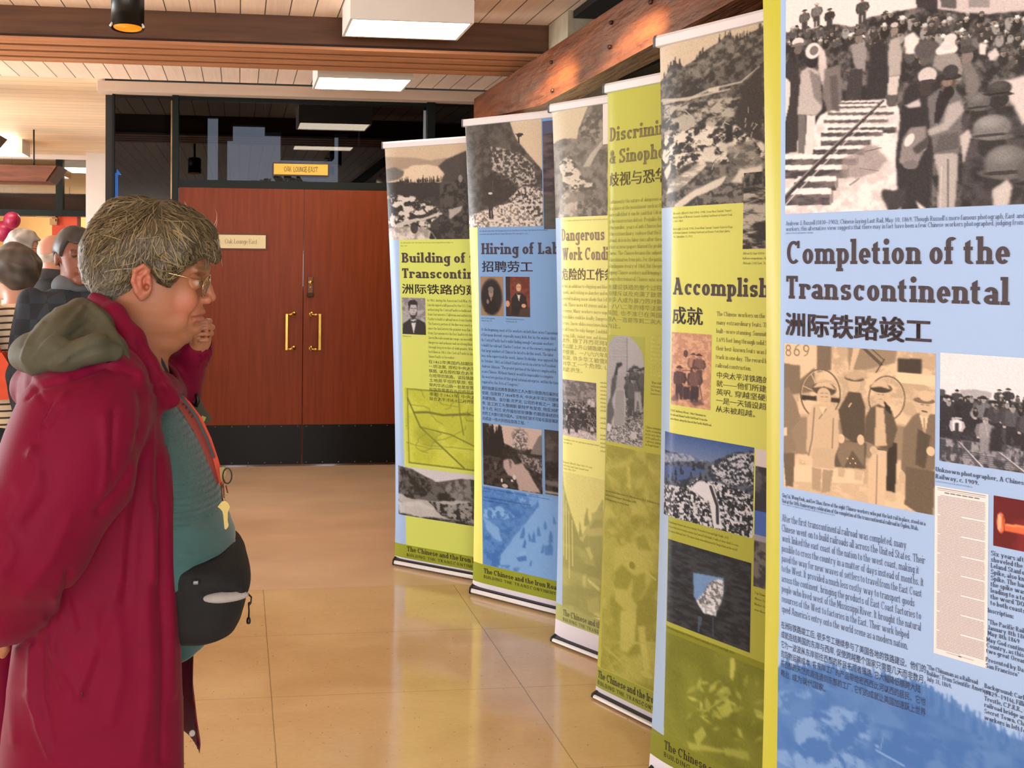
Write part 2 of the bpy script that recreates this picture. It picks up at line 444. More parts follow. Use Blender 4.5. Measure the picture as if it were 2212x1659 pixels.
wf.box(-0.28, -0.16, yb - 0.02, yb + 0.08, wz0, wz1)
wf.box(wx0 - 0.04, wx1 + 0.04, yb - 0.02, yb + 0.05, wz1 - 0.02, wz1 + 0.04)
structure(wf.build('window_4', M_black))
def leafy(name, loc, r, n, m, seed, label):
    rs = np.random.RandomState(seed); V = []; Fc = []
    for k in range(n):
        d = rs.normal(size=3); d /= np.linalg.norm(d); c = np.array(loc) + d * r * rs.uniform(0.35, 1.0) ** 0.6 * np.array([1, 0.7, 0.9])
        a = rs.normal(size=3); a /= np.linalg.norm(a); b_ = np.cross(a, rs.normal(size=3)); b_ /= np.linalg.norm(b_); sz = rs.uniform(0.05, 0.12)
        i = len(V); V += [c - a * sz, c + b_ * sz * 0.45, c + a * sz, c - b_ * sz * 0.45]; Fc.append((i, i + 1, i + 2, i + 3))
    i0 = len(V); tr = (loc[0], loc[1])
    V += [(tr[0] - 0.06, tr[1], 0), (tr[0] + 0.06, tr[1], 0), (tr[0] + 0.04, tr[1] + 0.03, loc[2]), (tr[0] - 0.04, tr[1] + 0.03, loc[2]), (tr[0], tr[1] + 0.1, 0), (tr[0], tr[1] + 0.07, loc[2])]
    Fc += [(i0, i0 + 1, i0 + 2, i0 + 3), (i0 + 1, i0 + 4, i0 + 5, i0 + 2), (i0 + 4, i0, i0 + 3, i0 + 5)]
    return tag(mesh_from(name, V, Fc, m), label, 'tree')
M_leaf = mat('leaf_green', (52, 74, 44), 0.7, var=0.3, scale=6)
leafy('tree', (0.75, 13.0, 2.35), 0.75, 1500, M_leaf, 3, 'blurred green tree outside the lounge window, low behind the dark glass')

def chandelier(loc, label):
    """hanging wooden fitting: cross bars, stub blocks and a drop box"""
    x, y, z = loc
    t = empty('chandelier', loc, 0, label, 'chandelier')
    m = mat('dark_chandelier_wood', (34, 26, 20), 0.6)
    MB().tube([(x + 0.28, y, z + 0.3), (x + 0.28, y, zl1 - 0.005)], 0.012, 8).build('hanging_rod', M_black, t)
    MB().box(x - 0.55, x + 0.95, y - 0.05, y + 0.05, z + 0.02, z + 0.14, bevel=0.005).build('cross_bar', m, t)
    MB().box(x - 0.15, x + 0.75, y - 0.12, y + 0.12, z - 0.06, z + 0.3, bevel=0.005).build('centre_block', m, t)
    MB().box(x + 0.02, x + 0.58, y - 0.1, y + 0.1, z - 0.32, z - 0.06, bevel=0.005).build('drop_box', m, t)
    for dx, dz in ((-0.55, 0.0), (-0.3, 0.16), (-0.02, 0.36), (0.3, 0.40), (0.75, 0.2), (0.9, -0.03)):
        MB().box(x + dx - 0.045, x + dx + 0.06, y - 0.08, y + 0.08, z + dz - 0.13, z + dz + 0.1, bevel=0.005).build('stub_block', m, t)
    return t
chandelier((0.42, 8.2, 2.92), 'dark stepped wooden chandelier hanging in the lounge behind the glass above the doors')

# ---- passage at the left: white pier, glazed screen with header, far wall
structure(MB().box(-1.745, -0.955, 9.0, 9.1, 0, ZC).build('wall_end', M_paint))
yS = 9.30
sc = MB()
sc.box(-5.2, -1.70, yS - 0.05, yS + 0.05, 2.03, 2.10)
sc.box(-2.14, -2.06, yS - 0.05, yS + 0.05, 2.10, ZC - 0.04)
structure(sc.build('trim_12', M_green))
structure(MB().box(-5.2, -1.7, yS - 0.06, yS + 0.04, ZC - 0.05, ZC).build('trim_13', M_paint))
structure(MB().box(-5.2, -2.14, yS, yS + 0.008, 2.10, ZC - 0.05).build('window_5', glass_mat('clear_pane', (0.72, 0.74, 0.72), 0.03)))
structure(MB().box(-2.06, -1.745, yS, yS + 0.008, 2.10, ZC - 0.05).build('window_6', glass_mat('clear_pane', (0.72, 0.74, 0.72), 0.03)))
structure(MB().box(-5.2, -0.95, 13.0, 13.1, 0, 3.2).build('wall_far', mat('tan_plaster', (206, 170, 116), 0.8, var=0.05, scale=1.5)))
structure(MB().box(-5.2, -0.95, yS + 0.1, 13.1, 3.1, 3.2).build('ceiling', mat('far_grey_ceiling', (140, 130, 120), 0.8)))
structure(MB().box(-5.2, -0.95, 10.6, 10.85, 2.12, 2.42).build('trim_14', mat('dark_far_beam', (44, 32, 22), 0.6, var=0.2, scale=4, stretch=(0.4, 4, 4))))
structure(MB().box(-0.95, -0.9, yS + 0.1, 13.1, 0, 3.2).build('wall_far_right', mat('tan_plaster', (206, 170, 116), 0.8)))

# ---- outer walls with big windows: left and behind the camera
wl = MB()
wl.box(-5.2, -5.1, -4.2, 1.3, 0, ZC); wl.box(-5.2, -5.1, 8.7, 13.1, 0, 3.2)
wl.box(-5.2, -5.1, 1.3, 8.7, 0, 0.35); wl.box(-5.2, -5.1, 1.3, 8.7, 2.6, ZC)
structure(wl.build('wall_left', M_paint))
wm = MB()
for y in np.linspace(1.3, 8.7, 6): wm.box(-5.14, -5.06, y - 0.035, y + 0.035, 0.35, 2.6)
structure(wm.build('window_7', M_green))
wb = MB()
wb.box(-5.2, -4.4, -4.2, -4.1, 0, ZC); wb.box(3.2, 3.4, -4.2, -4.1, 0, ZC)
wb.box(-4.4, 3.2, -4.2, -4.1, 0, 0.6); wb.box(-4.4, 3.2, -4.2, -4.1, 2.6, ZC)
structure(wb.build('wall_back', M_paint))
wm = MB()
for x in np.linspace(-4.4, 3.2, 6): wm.box(x - 0.035, x + 0.035, -4.14, -4.06, 0.6, 2.6)
structure(wm.build('window_8', M_green))

# ---- ceiling light fixtures
M_glow = mat('lit_diffuser', (255, 244, 226), 0.5, emit=((255, 236, 210), 11.0))
def ceiling_light(xa, xb, ya, yb_, label, side_glow=False):
    t = empty('ceiling_light', ((xa + xb) / 2, (ya + yb_) / 2, 2.6), 0, label, 'ceiling light', 'boxy ceiling lights')
    h = MB(); w = 0.014; z0, z1 = 2.60, ZC
    h.box(xa, xb, ya, ya + w, z0, z1); h.box(xa, xb, yb_ - w, yb_, z0, z1)
    h.box(xa, xa + w, ya + w, yb_ - w, z0, z1); h.box(xb - w, xb, ya + w, yb_ - w, z0, z1)
    h.box(xa + w, xb - w, ya + w, yb_ - w, z1 - 0.02, z1)
    h.build('housing', M_white, t)
    MB().box(xa + w, xb - w, ya + w, yb_ - w, z0 + 0.006, z0 + 0.012).build('diffuser', M_glow, t)
    if side_glow:
        MB().box(xa + 0.02, xb - 0.05, ya - 0.004, ya, z0 + 0.01, z1 - 0.008).build('glowing_side', M_glow, t)  # emissive panel added over the near side face of the fixture
    return t
ceiling_light(0.51, 1.10, 3.58, 3.86, 'white boxy ceiling light with bright panel, in front of the slatted beam')
ceiling_light(0.47, 1.06, 4.68, 5.0, 'white boxy ceiling light behind the slatted beam, above the wooden doors')
ceiling_light(-2.95, -2.22, 8.15, 8.45, 'glowing white ceiling light over the crowd at the far left', side_glow=True)
ceiling_light(0.5, 1.1, -1.0, -0.7, 'white boxy ceiling light behind the camera position')
ceiling_light(-2.6, -2.0, 4.9, 5.2, 'white boxy ceiling light over the open hall at left')
# distant light panel seen through the glazed screen
t = empty('ceiling_light', (-2.25, 11.6, 2.9), 0, 'bright flat ceiling panel seen through the glazed screen behind the post', 'ceiling light')
MB().box(-2.55, -1.75, 11.3, 11.9, 2.86, 3.1).build('housing', M_white, t)
MB().box(-2.5, -1.8, 11.33, 11.87, 2.85, 2.86).build('diffuser', M_glow, t)
# far room's own lamp light (warm)
area_light('far_room_panel_light', (-2.2, 11.6, 2.84), (-2.2, 11.6, 0), 0.7, 0.5, 60, (1.0, 0.86, 0.66))

# ---- black can spotlight on the ceiling
def can_light(x, y, z0, label, aim=None, watts=0, spread=30):
    t = empty('spotlight', (x, y, z0), 0, label, 'spotlight', 'black can spotlights')
    r = 0.066
    MB().lathe([(r - 0.004, z0 + 0.02), (r, z0), (r, z0 + 0.14), (r - 0.008, z0 + 0.155), (0.02, z0 + 0.16)], (x, y, 0), 'Z', 36).build('can', M_black, t)
    MB().tube([(x, y, z0 + 0.15), (x, y, ZC - 0.004)], 0.012, 10).build('stem', M_black, t)
    MB().lathe([(0.05, ZC - 0.012), (0.05, ZC - 0.002)], (x, y, 0), 'Z', 24).build('ceiling_cap', M_black, t)
    lp = MB()
    for k in range(9):
        rr = 0.006 + k * 0.0058
        lp.lathe([(rr, z0 + 0.006), (rr + 0.0032, z0 + 0.0035), (rr + 0.0048, z0 + 0.006)], (x, y, 0), 'Z', 30)
    lp.build('lamp_lens', mat('amber_lamp_glass', (230, 150, 50), 0.3, emit=((240, 130, 20), 0.55)), t)
    for a in (0.4, 2.6):
        MB().tube([(x + math.cos(a) * r, y - abs(math.sin(a)) * r, z0 + 0.012), (x + math.cos(a) * (r + 0.008), y - abs(math.sin(a)) * (r + 0.01), z0 - 0.002)], 0.005, 8).build('retaining_clip', M_white, t)
    if aim is not None:
        l = bpy.data.lights.new('spot_beam', 'SPOT'); l.energy = watts; l.color = (1.0, 0.78, 0.5); l.spot_size = math.radians(spread); l.spot_blend = 0.9; l.shadow_soft_size = 0.03
        o = bpy.data.objects.new('spot_beam', l); COL.objects.link(o); o.location = (x, y, z0 - 0.035)
        o.rotation_euler = (Vector(aim) - Vector((x, y, z0))).to_track_quat('-Z', 'Y').to_euler()
        o.parent = t; o.matrix_parent_inverse = Matrix.Translation((-x, -y, -z0))
    return t
can_light(-0.455, 3.2, 2.40, 'black can spotlight with amber glow hanging from the ceiling at upper left')
can_light(1.05, 2.75, 2.57, 'black can spotlight close to the timber beam, hidden above the panels', (1.50, 3.62, 2.28), 420, 22)
can_light(1.05, 2.1, 2.55, 'black can spotlight close to the timber beam, nearest the camera', (1.50, 2.85, 2.28), 340, 22)

# ---- signs on and over the doors
sg = empty('door_sign', (0.44, YW - 0.05, 2.145), 0, 'yellow sign reading OAK LOUNGE-EAST above the wooden doors', 'sign')
MB().box(0.236, 0.644, YW - 0.055, YW - 0.038, 2.098, 2.194, bevel=0.002).build('sign_frame', mat('dark_red_frame', (70, 34, 14), 0.4), sg)
MB().box(0.246, 0.634, YW - 0.058, YW - 0.054, 2.108, 2.184).build('sign_face', mat('yellow_brass_plate', (224, 186, 62), 0.35, var=0.06, scale=3), sg)
sgp = empty('name_plate', (0.0, YW - 0.03, 1.62), 0, 'cream name plate reading Oak Lounge East on the left door', 'sign')
MB().box(-0.212, 0.200, YW - 0.036, YW - 0.028, 1.568, 1.680, bevel=0.002).build('plate_frame', mat('brown_frame', (90, 56, 30), 0.4), sgp)
MB().box(-0.204, 0.192, YW - 0.039, YW - 0.035, 1.577, 1.672).build('plate_face', mat('cream_plate', (226, 210, 164), 0.5), sgp)
# blue tape on the left pane
tp = MB()
tp.box(-0.878, -0.856, YW - 0.002, YW - 0.0005, 1.2, 2.10)
tp.poly_prism([(-0.878, YW - 0.004, 2.06), (-0.862, YW - 0.004, 2.13), (-0.83, YW - 0.012, 2.085), (-0.856, YW - 0.004, 2.09)], (0, 0.001, 0))
tag(tp.build('masking_tape', mat('blue_tape', (40, 120, 225), 0.6)), 'strip of bright blue masking tape on the narrow dark glass pane', 'tape')
# ------------------------------------------------------------------ lettering: a slab-serif alphabet drawn from strokes
class Font:
    def __init__(s, w, t, sl, e, arc, xh=0.66, wide=1.0):
        s.w, s.t, s.sl, s.e, s.arc, s.xh, s.k = w, t, sl, e, arc, xh, wide
        s.cache = {}
    def glyph(s, ch):
        if ch not in s.cache: s.cache[ch] = s._make(ch)
        return s.cache[ch]
    def _make(s, ch):
        w, t, sl, e, X = s.w, s.t, s.sl, s.e, s.xh
        P = []
        def S(x, y0, y1, ww=None):
            h = (ww or w) / 2; P.append([(x - h, y0), (x + h, y0), (x + h, y1), (x - h, y1)])
        def H(x0, x1, y, tt=None):
            h = (tt or t) / 2; P.append([(x0, y - h), (x1, y - h), (x1, y + h), (x0, y + h)])
        def B(x, l=1, r=1, y=0.0):                      # foot serif
            P.append([(x - w / 2 - e * l, y), (x + w / 2 + e * r, y), (x + w / 2 + e * r, y + sl), (x - w / 2 - e * l, y + sl)])
        def T(x, l=1, r=1, y=X): B(x, l, r, y - sl)     # head serif
        def A(cx, cy, rx, ry, a0, a1, n=None):
            n = n or max(3, int(s.arc * abs(a1 - a0) / 180.0))
            o, i_ = [], []
            for k in range(n + 1):
                a = math.radians(a0 + (a1 - a0) * k / n); c, sn = math.cos(a), math.sin(a)
                o.append((cx + (rx + w / 2) * c, cy + (ry + t / 2) * sn)); i_.append((cx + (rx - w / 2) * c, cy + (ry - t / 2) * sn))
            for k in range(n): P.append([i_[k], o[k], o[k + 1], i_[k + 1]])
        def D(x0, y0, x1, y1, hw=None):
            h = (hw or w) / 2; P.append([(x0 - h, y0), (x0 + h, y0), (x1 + h, y1), (x1 - h, y1)])
        def DOT(x, y, r=None):
            r = r or w * 0.62; n = 8
            P.append([(x + r * math.cos(2 * math.pi * k / n), y + r * math.sin(2 * math.pi * k / n)) for k in range(n)])
        hw, ht = w / 2, t / 2
        r = 0.17; R = X / 2 - ht; m = X / 2; L0 = e + hw + 0.02
        bw = 0.30                                        # distance between stem centres in n, h, u
        asc = 1.04; des = -0.30
        adv = 0.6
        bowl = lambda x0: A(x0 + r, m, r, R, 0, 360)
        if ch == ' ': adv = 0.27
        elif ch in 'nmhru':
            x1 = L0; x2 = x1 + bw + w * 0.25
            if ch in 'nmr': S(x1, 0, X); T(x1, 1, 0); B(x1)
            if ch == 'h': S(x1, 0, asc); T(x1, 1, 0, asc); B(x1)
            rx = (x2 - x1) / 2; ay = X - ht - rx * 0.85
            if ch in 'nhm':
                A(x1 + rx, ay, rx, rx * 0.85, 0, 150); S(x2, 0, ay); B(x2, 0.8, 1); adv = x2 + L0
            if ch == 'm':
                x3 = x2 + bw + w * 0.25; A(x2 + rx, ay, rx, rx * 0.85, 0, 150); S(x3, 0, ay); B(x3, 0.8, 1); adv = x3 + L0
            if ch == 'r':
                A(x1 + rx, ay, rx * 1.05, rx * 0.85, 50, 150); DOT(x1 + rx * 1.75, X - w * 0.72, w * 0.55); adv = x1 + rx * 2 + w * 0.35
            if ch == 'u':
                ay = ht + rx * 0.85
                S(x1, ay, X); T(x1, 1, 0); S(x2, 0, X); T(x2, 1, 0); B(x2, 0, 1); A(x1 + rx, ay, rx, rx * 0.85, 180, 335); adv = x2 + L0
        elif ch in 'oecs':
            cx = 0.05 + hw + r
            if ch == 'o': A(cx, m, r, R, 0, 360); adv = 2 * cx
            elif ch == 'e': A(cx, m, r, R, 0, 318); H(cx - r, cx + r + hw * 0.9, m - 0.01, t * 0.8); adv = 2 * cx - 0.02
            elif ch == 'c': A(cx, m, r, R, 52, 318); S(cx + r * 0.82, m + R * 0.35, m + R + ht * 0.6, w * 0.7); adv = 2 * cx - 0.03
            else:
                q = R / 2
                A(cx, m + q, r * 0.86, q, 40, 270); A(cx, m - q, r * 0.86, q, -140, 90)
                S(cx + r * 0.86, m + q * 0.9, X - 0.01, w * 0.6); S(cx - r * 0.86, 0.01, m - q * 0.9, w * 0.6); adv = 2 * cx - 0.02
        elif ch == 'a':
            x2 = 0.06 + hw + r * 1.75; S(x2, 0.0, X - R * 0.75); B(x2, 0, 1); A(x2 - r * 0.92, X - ht - R * 0.62, r * 0.92, R * 0.62, 0, 165)
            A(x2 - r * 0.95, X * 0.28, r * 0.95, X * 0.28 - ht, 0, 360); adv = x2 + L0 * 0.95
        elif ch in 'dbpqg':
            if ch in 'bp':
                x1 = L0; S(x1, 0 if ch == 'b' else des, asc if ch == 'b' else X); T(x1, 1, 0, asc if ch == 'b' else X); A(x1 + r, m, r, R, 0, 360); adv = x1 + 2 * r + hw + 0.05
                if ch == 'p': B(x1, 1, 1, des)
            else:
                x1 = 0.05 + hw; x2 = x1 + 2 * r; A(x1 + r, m, r, R, 0, 360)
                if ch == 'd': S(x2, 0, asc); T(x2, 1, 0, asc); B(x2, 0, 1)
                elif ch == 'q': S(x2, des, X); B(x2, 1, 1, des)
                else: S(x2, des + 0.14, X); T(x2, 0, 1); A(x1 + r, des + 0.14, r, 0.13, 180, 360)
                adv = x2 + L0
        elif ch in 'il':
            top = X if ch == 'i' else asc
            S(L0, 0, top); T(L0, 1, 0, top); B(L0)
            if ch == 'i': DOT(L0, 0.90)
            adv = 2 * L0
        elif ch == 'j': S(L0, des + 0.12, X); T(L0, 1, 0); DOT(L0, 0.9); A(L0 - 0.1, des + 0.12, 0.1, 0.1, 270, 360); adv = 2 * L0
        elif ch == 't':
            x = L0; P.append([(x - hw, 0.12), (x + hw, 0.12), (x + hw, 0.92), (x - hw, 0.80)]); H(x - hw - e, x + hw + e * 1.5, X - ht); A(x + r * 0.75, 0.13, r * 0.75, 0.13 - ht, 180, 300); adv = x + r * 1.5 + 0.06
        elif ch == 'f':
            x = L0; S(x, 0, 0.84); B(x); H(x - hw - e, x + hw + e * 1.4, X - ht); A(x + r * 0.8, 0.84, r * 0.8, 0.2 - ht, 40, 180); adv = x + r + hw + 0.05
        elif ch == 'k':
            x = L0; S(x, 0, asc); T(x, 1, 0, asc); B(x); D(x + hw, m - 0.06, x + 0.30, X, w * 0.8); D(x + 0.36, 0, x + 0.12, m + 0.03, w); B(x + 0.36, 0.7, 0.7); T(x + 0.30, 0.8, 0.8); adv = x + 0.36 + L0
        elif ch in 'vwyx':
            a = 0.06 + hw + e; q = 0.20
            if ch == 'x': D(a, X, a + 2 * q, 0); D(a, 0, a + 2 * q, X, w * 0.75); B(a, .7, .7); B(a + 2 * q, .7, .7); T(a, .7, .7); T(a + 2 * q, .7, .7); adv = 2 * a + 2 * q
            else:
                n = 2 if ch == 'w' else 1
                for k in range(n):
                    o_ = a + k * q * 2; D(o_ + q, 0, o_, X, w); D(o_ + q, 0, o_ + 2 * q, X, w * 0.75)
                T(a, .8, .8); T(a + 2 * q * n, .8, .8); adv = 2 * a + 2 * q * n
                if n == 2: T(a + 2 * q, 0.3, 0.3)
                if ch == 'y': D(a + q * 0.45, des, a + q, 0.0, w * 0.75); H(a, a + q * 0.5, des + ht)
        elif ch == 'z': H(0.08, 0.48, X - ht); H(0.08, 0.48, ht); D(0.14, t, 0.42, X - t); adv = 0.56
        elif ch in 'HTIDBCLAWSRPFEGMNUOVJKQXYZ':
            x = L0; C = 1.0
            if ch == 'H': S(x, 0, C); S(x + .46, 0, C); H(x, x + .46, .52); [B(q) or T(q, 1, 1, C) for q in (x, x + .46)]; adv = x + .46 + L0
            elif ch == 'I': S(x, 0, C); B(x); T(x, 1, 1, C); adv = 2 * x
            elif ch == 'T':
                xc = 0.36; S(xc, 0, C); B(xc); H(xc - .32, xc + .32, C - sl / 2, sl); S(xc - .32 + t / 2, C - .26, C, t); S(xc + .32 - t / 2, C - .26, C, t); adv = 0.72
            elif ch == 'L': S(x, 0, C); T(x, 1, 1, C); H(x - hw - e, x + .40, sl / 2, sl); S(x + .40 - t / 2, 0, .28, t); adv = x + .44
            elif ch in 'BDPR':
                S(x, 0, C); B(x, 1, 0.4 if ch in 'BD' else 1); T(x, 1, 0, C)
                if ch == 'D': H(x, x + .16, C - ht); H(x, x + .16, ht); A(x + .14, .5, .30, .5 - ht, -90, 90); adv = x + .44 + hw + .06
                else:
                    H(x, x + .18, C - ht); H(x, x + .18, .5); A(x + .17, .75, .19, .25 - ht * .9, -90, 90); adv = x + .40 + hw + .05
                    if ch == 'B': H(x, x + .2, ht); A(x + .19, .26, .21, .25 - ht * .5, -90, 90)
                    if ch == 'R': D(x + .42, 0, x + .2, .5); B(x + .42, .3, .8); adv = x + .46 + L0 * .8
            elif ch in 'CGOQ':
                cx = .06 + hw + .28
                if ch in 'OQ': A(cx, .5, .28, .5 - ht, 0, 360, s.arc * 2); adv = 2 * cx
                else:
                    A(cx, .5, .28, .5 - ht, 50, 312, int(s.arc * 1.6)); S(cx + .25, .68, C, t); adv = 2 * cx - .02
                    if ch == 'G': S(cx + .24, 0.04, .42); H(cx + .06, cx + .34, .42)
                if ch == 'Q': D(cx + .3, -.12, cx + .08, .2)
            elif ch in 'EF':
                S(x, 0, C); H(x - hw - e, x + .40, C - sl / 2, sl); S(x + .40 - t / 2, C - .26, C, t); H(x, x + .28, .52); S(x + .28, .40, .64, t * .8); adv = x + .46
                if ch == 'E': H(x - hw - e, x + .42, sl / 2, sl); S(x + .42 - t / 2, 0, .27, t)
                else: B(x)
            elif ch == 'A':
                a = .06 + hw + e; D(a, 0, a + .26, C, w * .8); D(a + .54, 0, a + .27, C, w * 1.05); H(a + .1, a + .44, .32); B(a, .8, .8); B(a + .54, .7, .8); H(a + .1, a + .36, C - sl / 2, sl); adv = 2 * a + .54
            elif ch in 'VWUY':
                a = .06 + hw + e
                if ch == 'U': S(x, .25, C); S(x + .44, .25, C); A(x + .22, .25, .22, .25 - ht, 180, 360); T(x, 1, 1, C); T(x + .44, 1, 1, C); adv = 2 * x + .44
                elif ch == 'Y': S(a + .24, 0, .45); D(a + .24, .42, a, C); D(a + .24, .42, a + .48, C, w * .8); B(a + .24); T(a, .8, .8, C); T(a + .48, .8, .8, C); adv = 2 * a + .48
                else:
                    n = 2 if ch == 'W' else 1
                    for k in range(n):
                        o_ = a + k * .42; D(o_ + .21, 0, o_, C); D(o_ + .21, 0, o_ + .42, C, w * .8)
                    T(a, .8, .8, C); T(a + .42 * n, .8, .8, C); adv = 2 * a + .42 * n
                    if n == 2: T(a + .42, .3, .3, C)
            elif ch in 'MN':
                d = .58 if ch == 'M' else .48
                S(x, 0, C, w * .85); S(x + d, 0, C)
                if ch == 'M': D(x + d / 2, .2, x, C); D(x + d / 2, .2, x + d, C, w * .8)
                else: D(x + d, 0, x, C)
                B(x); T(x, 1, 0, C); T(x + d, .6, 1, C); (B(x + d) if ch == 'M' else None); adv = 2 * x + d
            elif ch == 'S':
                cx = .06 + hw + .22
                A(cx, .74, .2, .26 - ht, 40, 270); A(cx, .26, .22, .26 - ht, -140, 90); S(cx + .21, .72, C, t); S(cx - .22, 0, .28, t); adv = 2 * cx
            elif ch == 'J': S(x + .2, .2, C); T(x + .2, 1, 1, C); A(x + .06, .2, .14, .2 - ht, 200, 360); adv = x + .2 + L0
            elif ch == 'K': S(x, 0, C); B(x); T(x, 1, 1, C); D(x, .42, x + .4, C, w * .8); D(x + .44, 0, x + .16, .6); B(x + .44, .6, .8); T(x + .4, .8, .8, C); adv = x + .44 + L0
            else: H(.08, .56, C - ht); H(.08, .56, ht); D(.14, t, .5, C - t); adv = .64
        elif ch.isdigit():
            cx = .06 + hw + .19; C = .94
            if ch == '0': A(cx, C / 2, .19, C / 2 - ht, 0, 360)
            elif ch == '1': S(cx, 0, C); B(cx); D(cx - .1, C - .16, cx, C, w * .8)
            elif ch in '69':
                if ch == '6': A(cx, .27, .18, .27 - ht, 0, 360); A(cx + .04, .3, .22, C - .32, 95, 180)
                else: A(cx, C - .27, .18, .27 - ht, 0, 360); A(cx - .04, C - .3, .22, C - .32, 0, -85)
            elif ch == '8': A(cx, .25, .19, .25 - ht, 0, 360); A(cx, .7, .16, .23 - ht, 0, 360)
            elif ch == '2': A(cx, C - .24, .18, .24 - ht, 0, 170); D(cx - .16, t, cx + .16, C - .3, w); H(cx - .22, cx + .24, ht)
            elif ch == '3': A(cx - .02, C - .22, .17, .22 - ht, -90, 150); A(cx - .02, .26, .2, .26 - ht, -150, 90)
            elif ch == '4': S(cx + .08, 0, C); H(cx - .24, cx + .26, .28); D(cx - .2, .3, cx + .06, C, w * .8)
            elif ch == '5': A(cx, .3, .19, .3 - ht, -150, 110); S(cx - .14, .5, C, w * .8); H(cx - .18, cx + .2, C - ht)
            else: H(cx - .2, cx + .22, C - ht); D(cx - .06, 0, cx + .18, C)
            adv = 2 * cx
        elif ch == '&':
            A(.34, .26, .24, .26 - ht, 0, 360); A(.33, .74, .15, .24 - ht, 0, 360); D(.68, 0, .25, .62, w); H(.5, .74, .46, sl); adv = .8
        elif ch == '.': DOT(.13, w * .5); adv = .26
        elif ch == ',': DOT(.13, w * .5); D(.09, -.14, .15, 0.05, w * .6); adv = .26
        elif ch in "'’": D(.09, .78, .14, 1.0, w * .8); adv = .22
        elif ch in '"“”': D(.09, .78, .12, 1.0, w * .7); D(.23, .78, .26, 1.0, w * .7); adv = .36
        elif ch == '-': H(.06, .34, .36); adv = .40
        elif ch in '—–': H(.02, .70, .36); adv = .72
        elif ch == ':': DOT(.13, w * .5); DOT(.13, X - w * .5); adv = .26
        elif ch in '()':
            if ch == '(': A(.34, .38, .2, .6, 125, 235)
            else: A(-.04, .38, .2, .6, -55, 55)
            adv = .3
        return [[(px * s.k, py) for px, py in q] for q in P], adv * s.k
    def line(s, text, u, v, size, fit=None, track=0.0):
        """polygons of one line set from (u, v) rightward, capital height = size"""
        tot = sum(s.glyph(c)[1] + track for c in text)
        sx = size if fit is None else fit / tot
        out = []; x = 0.0
        for c in text:
            g, adv = s.glyph(c)
            for q in g: out.append([(u + (x + px) * sx, v + py * size) for px, py in q])
            x += adv + track
        return out
F_TITLE = Font(0.215, 0.135, 0.13, 0.062, 12, wide=0.98)
F_BODY = Font(0.105, 0.060, 0.045, 0.055, 5, xh=0.64, wide=0.92)
F_LOGO = Font(0.17, 0.105, 0.10, 0.060, 6, wide=0.95)
F_BOLD = Font(0.165, 0.080, 0.060, 0.050, 5, xh=0.66, wide=0.95)
F_SANS = Font(0.125, 0.115, 0.001, 0.0, 6, wide=0.95)

_tc = {}
def cjk_mesh(text, bold, res=3):
    """flat outline mesh of a text line, in em units"""
    key = (text, bold)
    if key in _tc: return _tc[key]
    c = bpy.data.curves.new('txt', 'FONT'); c.body = text; c.resolution_u = res; c.offset = bold
    o = bpy.data.objects.new('txt', c); COL.objects.link(o)
    dg = bpy.context.evaluated_depsgraph_get()
    me = bpy.data.meshes.new_from_object(o.evaluated_get(dg))
    V = np.array([v.co[:2] for v in me.vertices]) if len(me.vertices) else np.zeros((0, 2))
    Fc = [tuple(p.vertices) for p in me.polygons]
    bpy.data.objects.remove(o); bpy.data.meshes.remove(me); bpy.data.curves.remove(c)
    _tc[key] = (V, Fc)
    return V, Fc

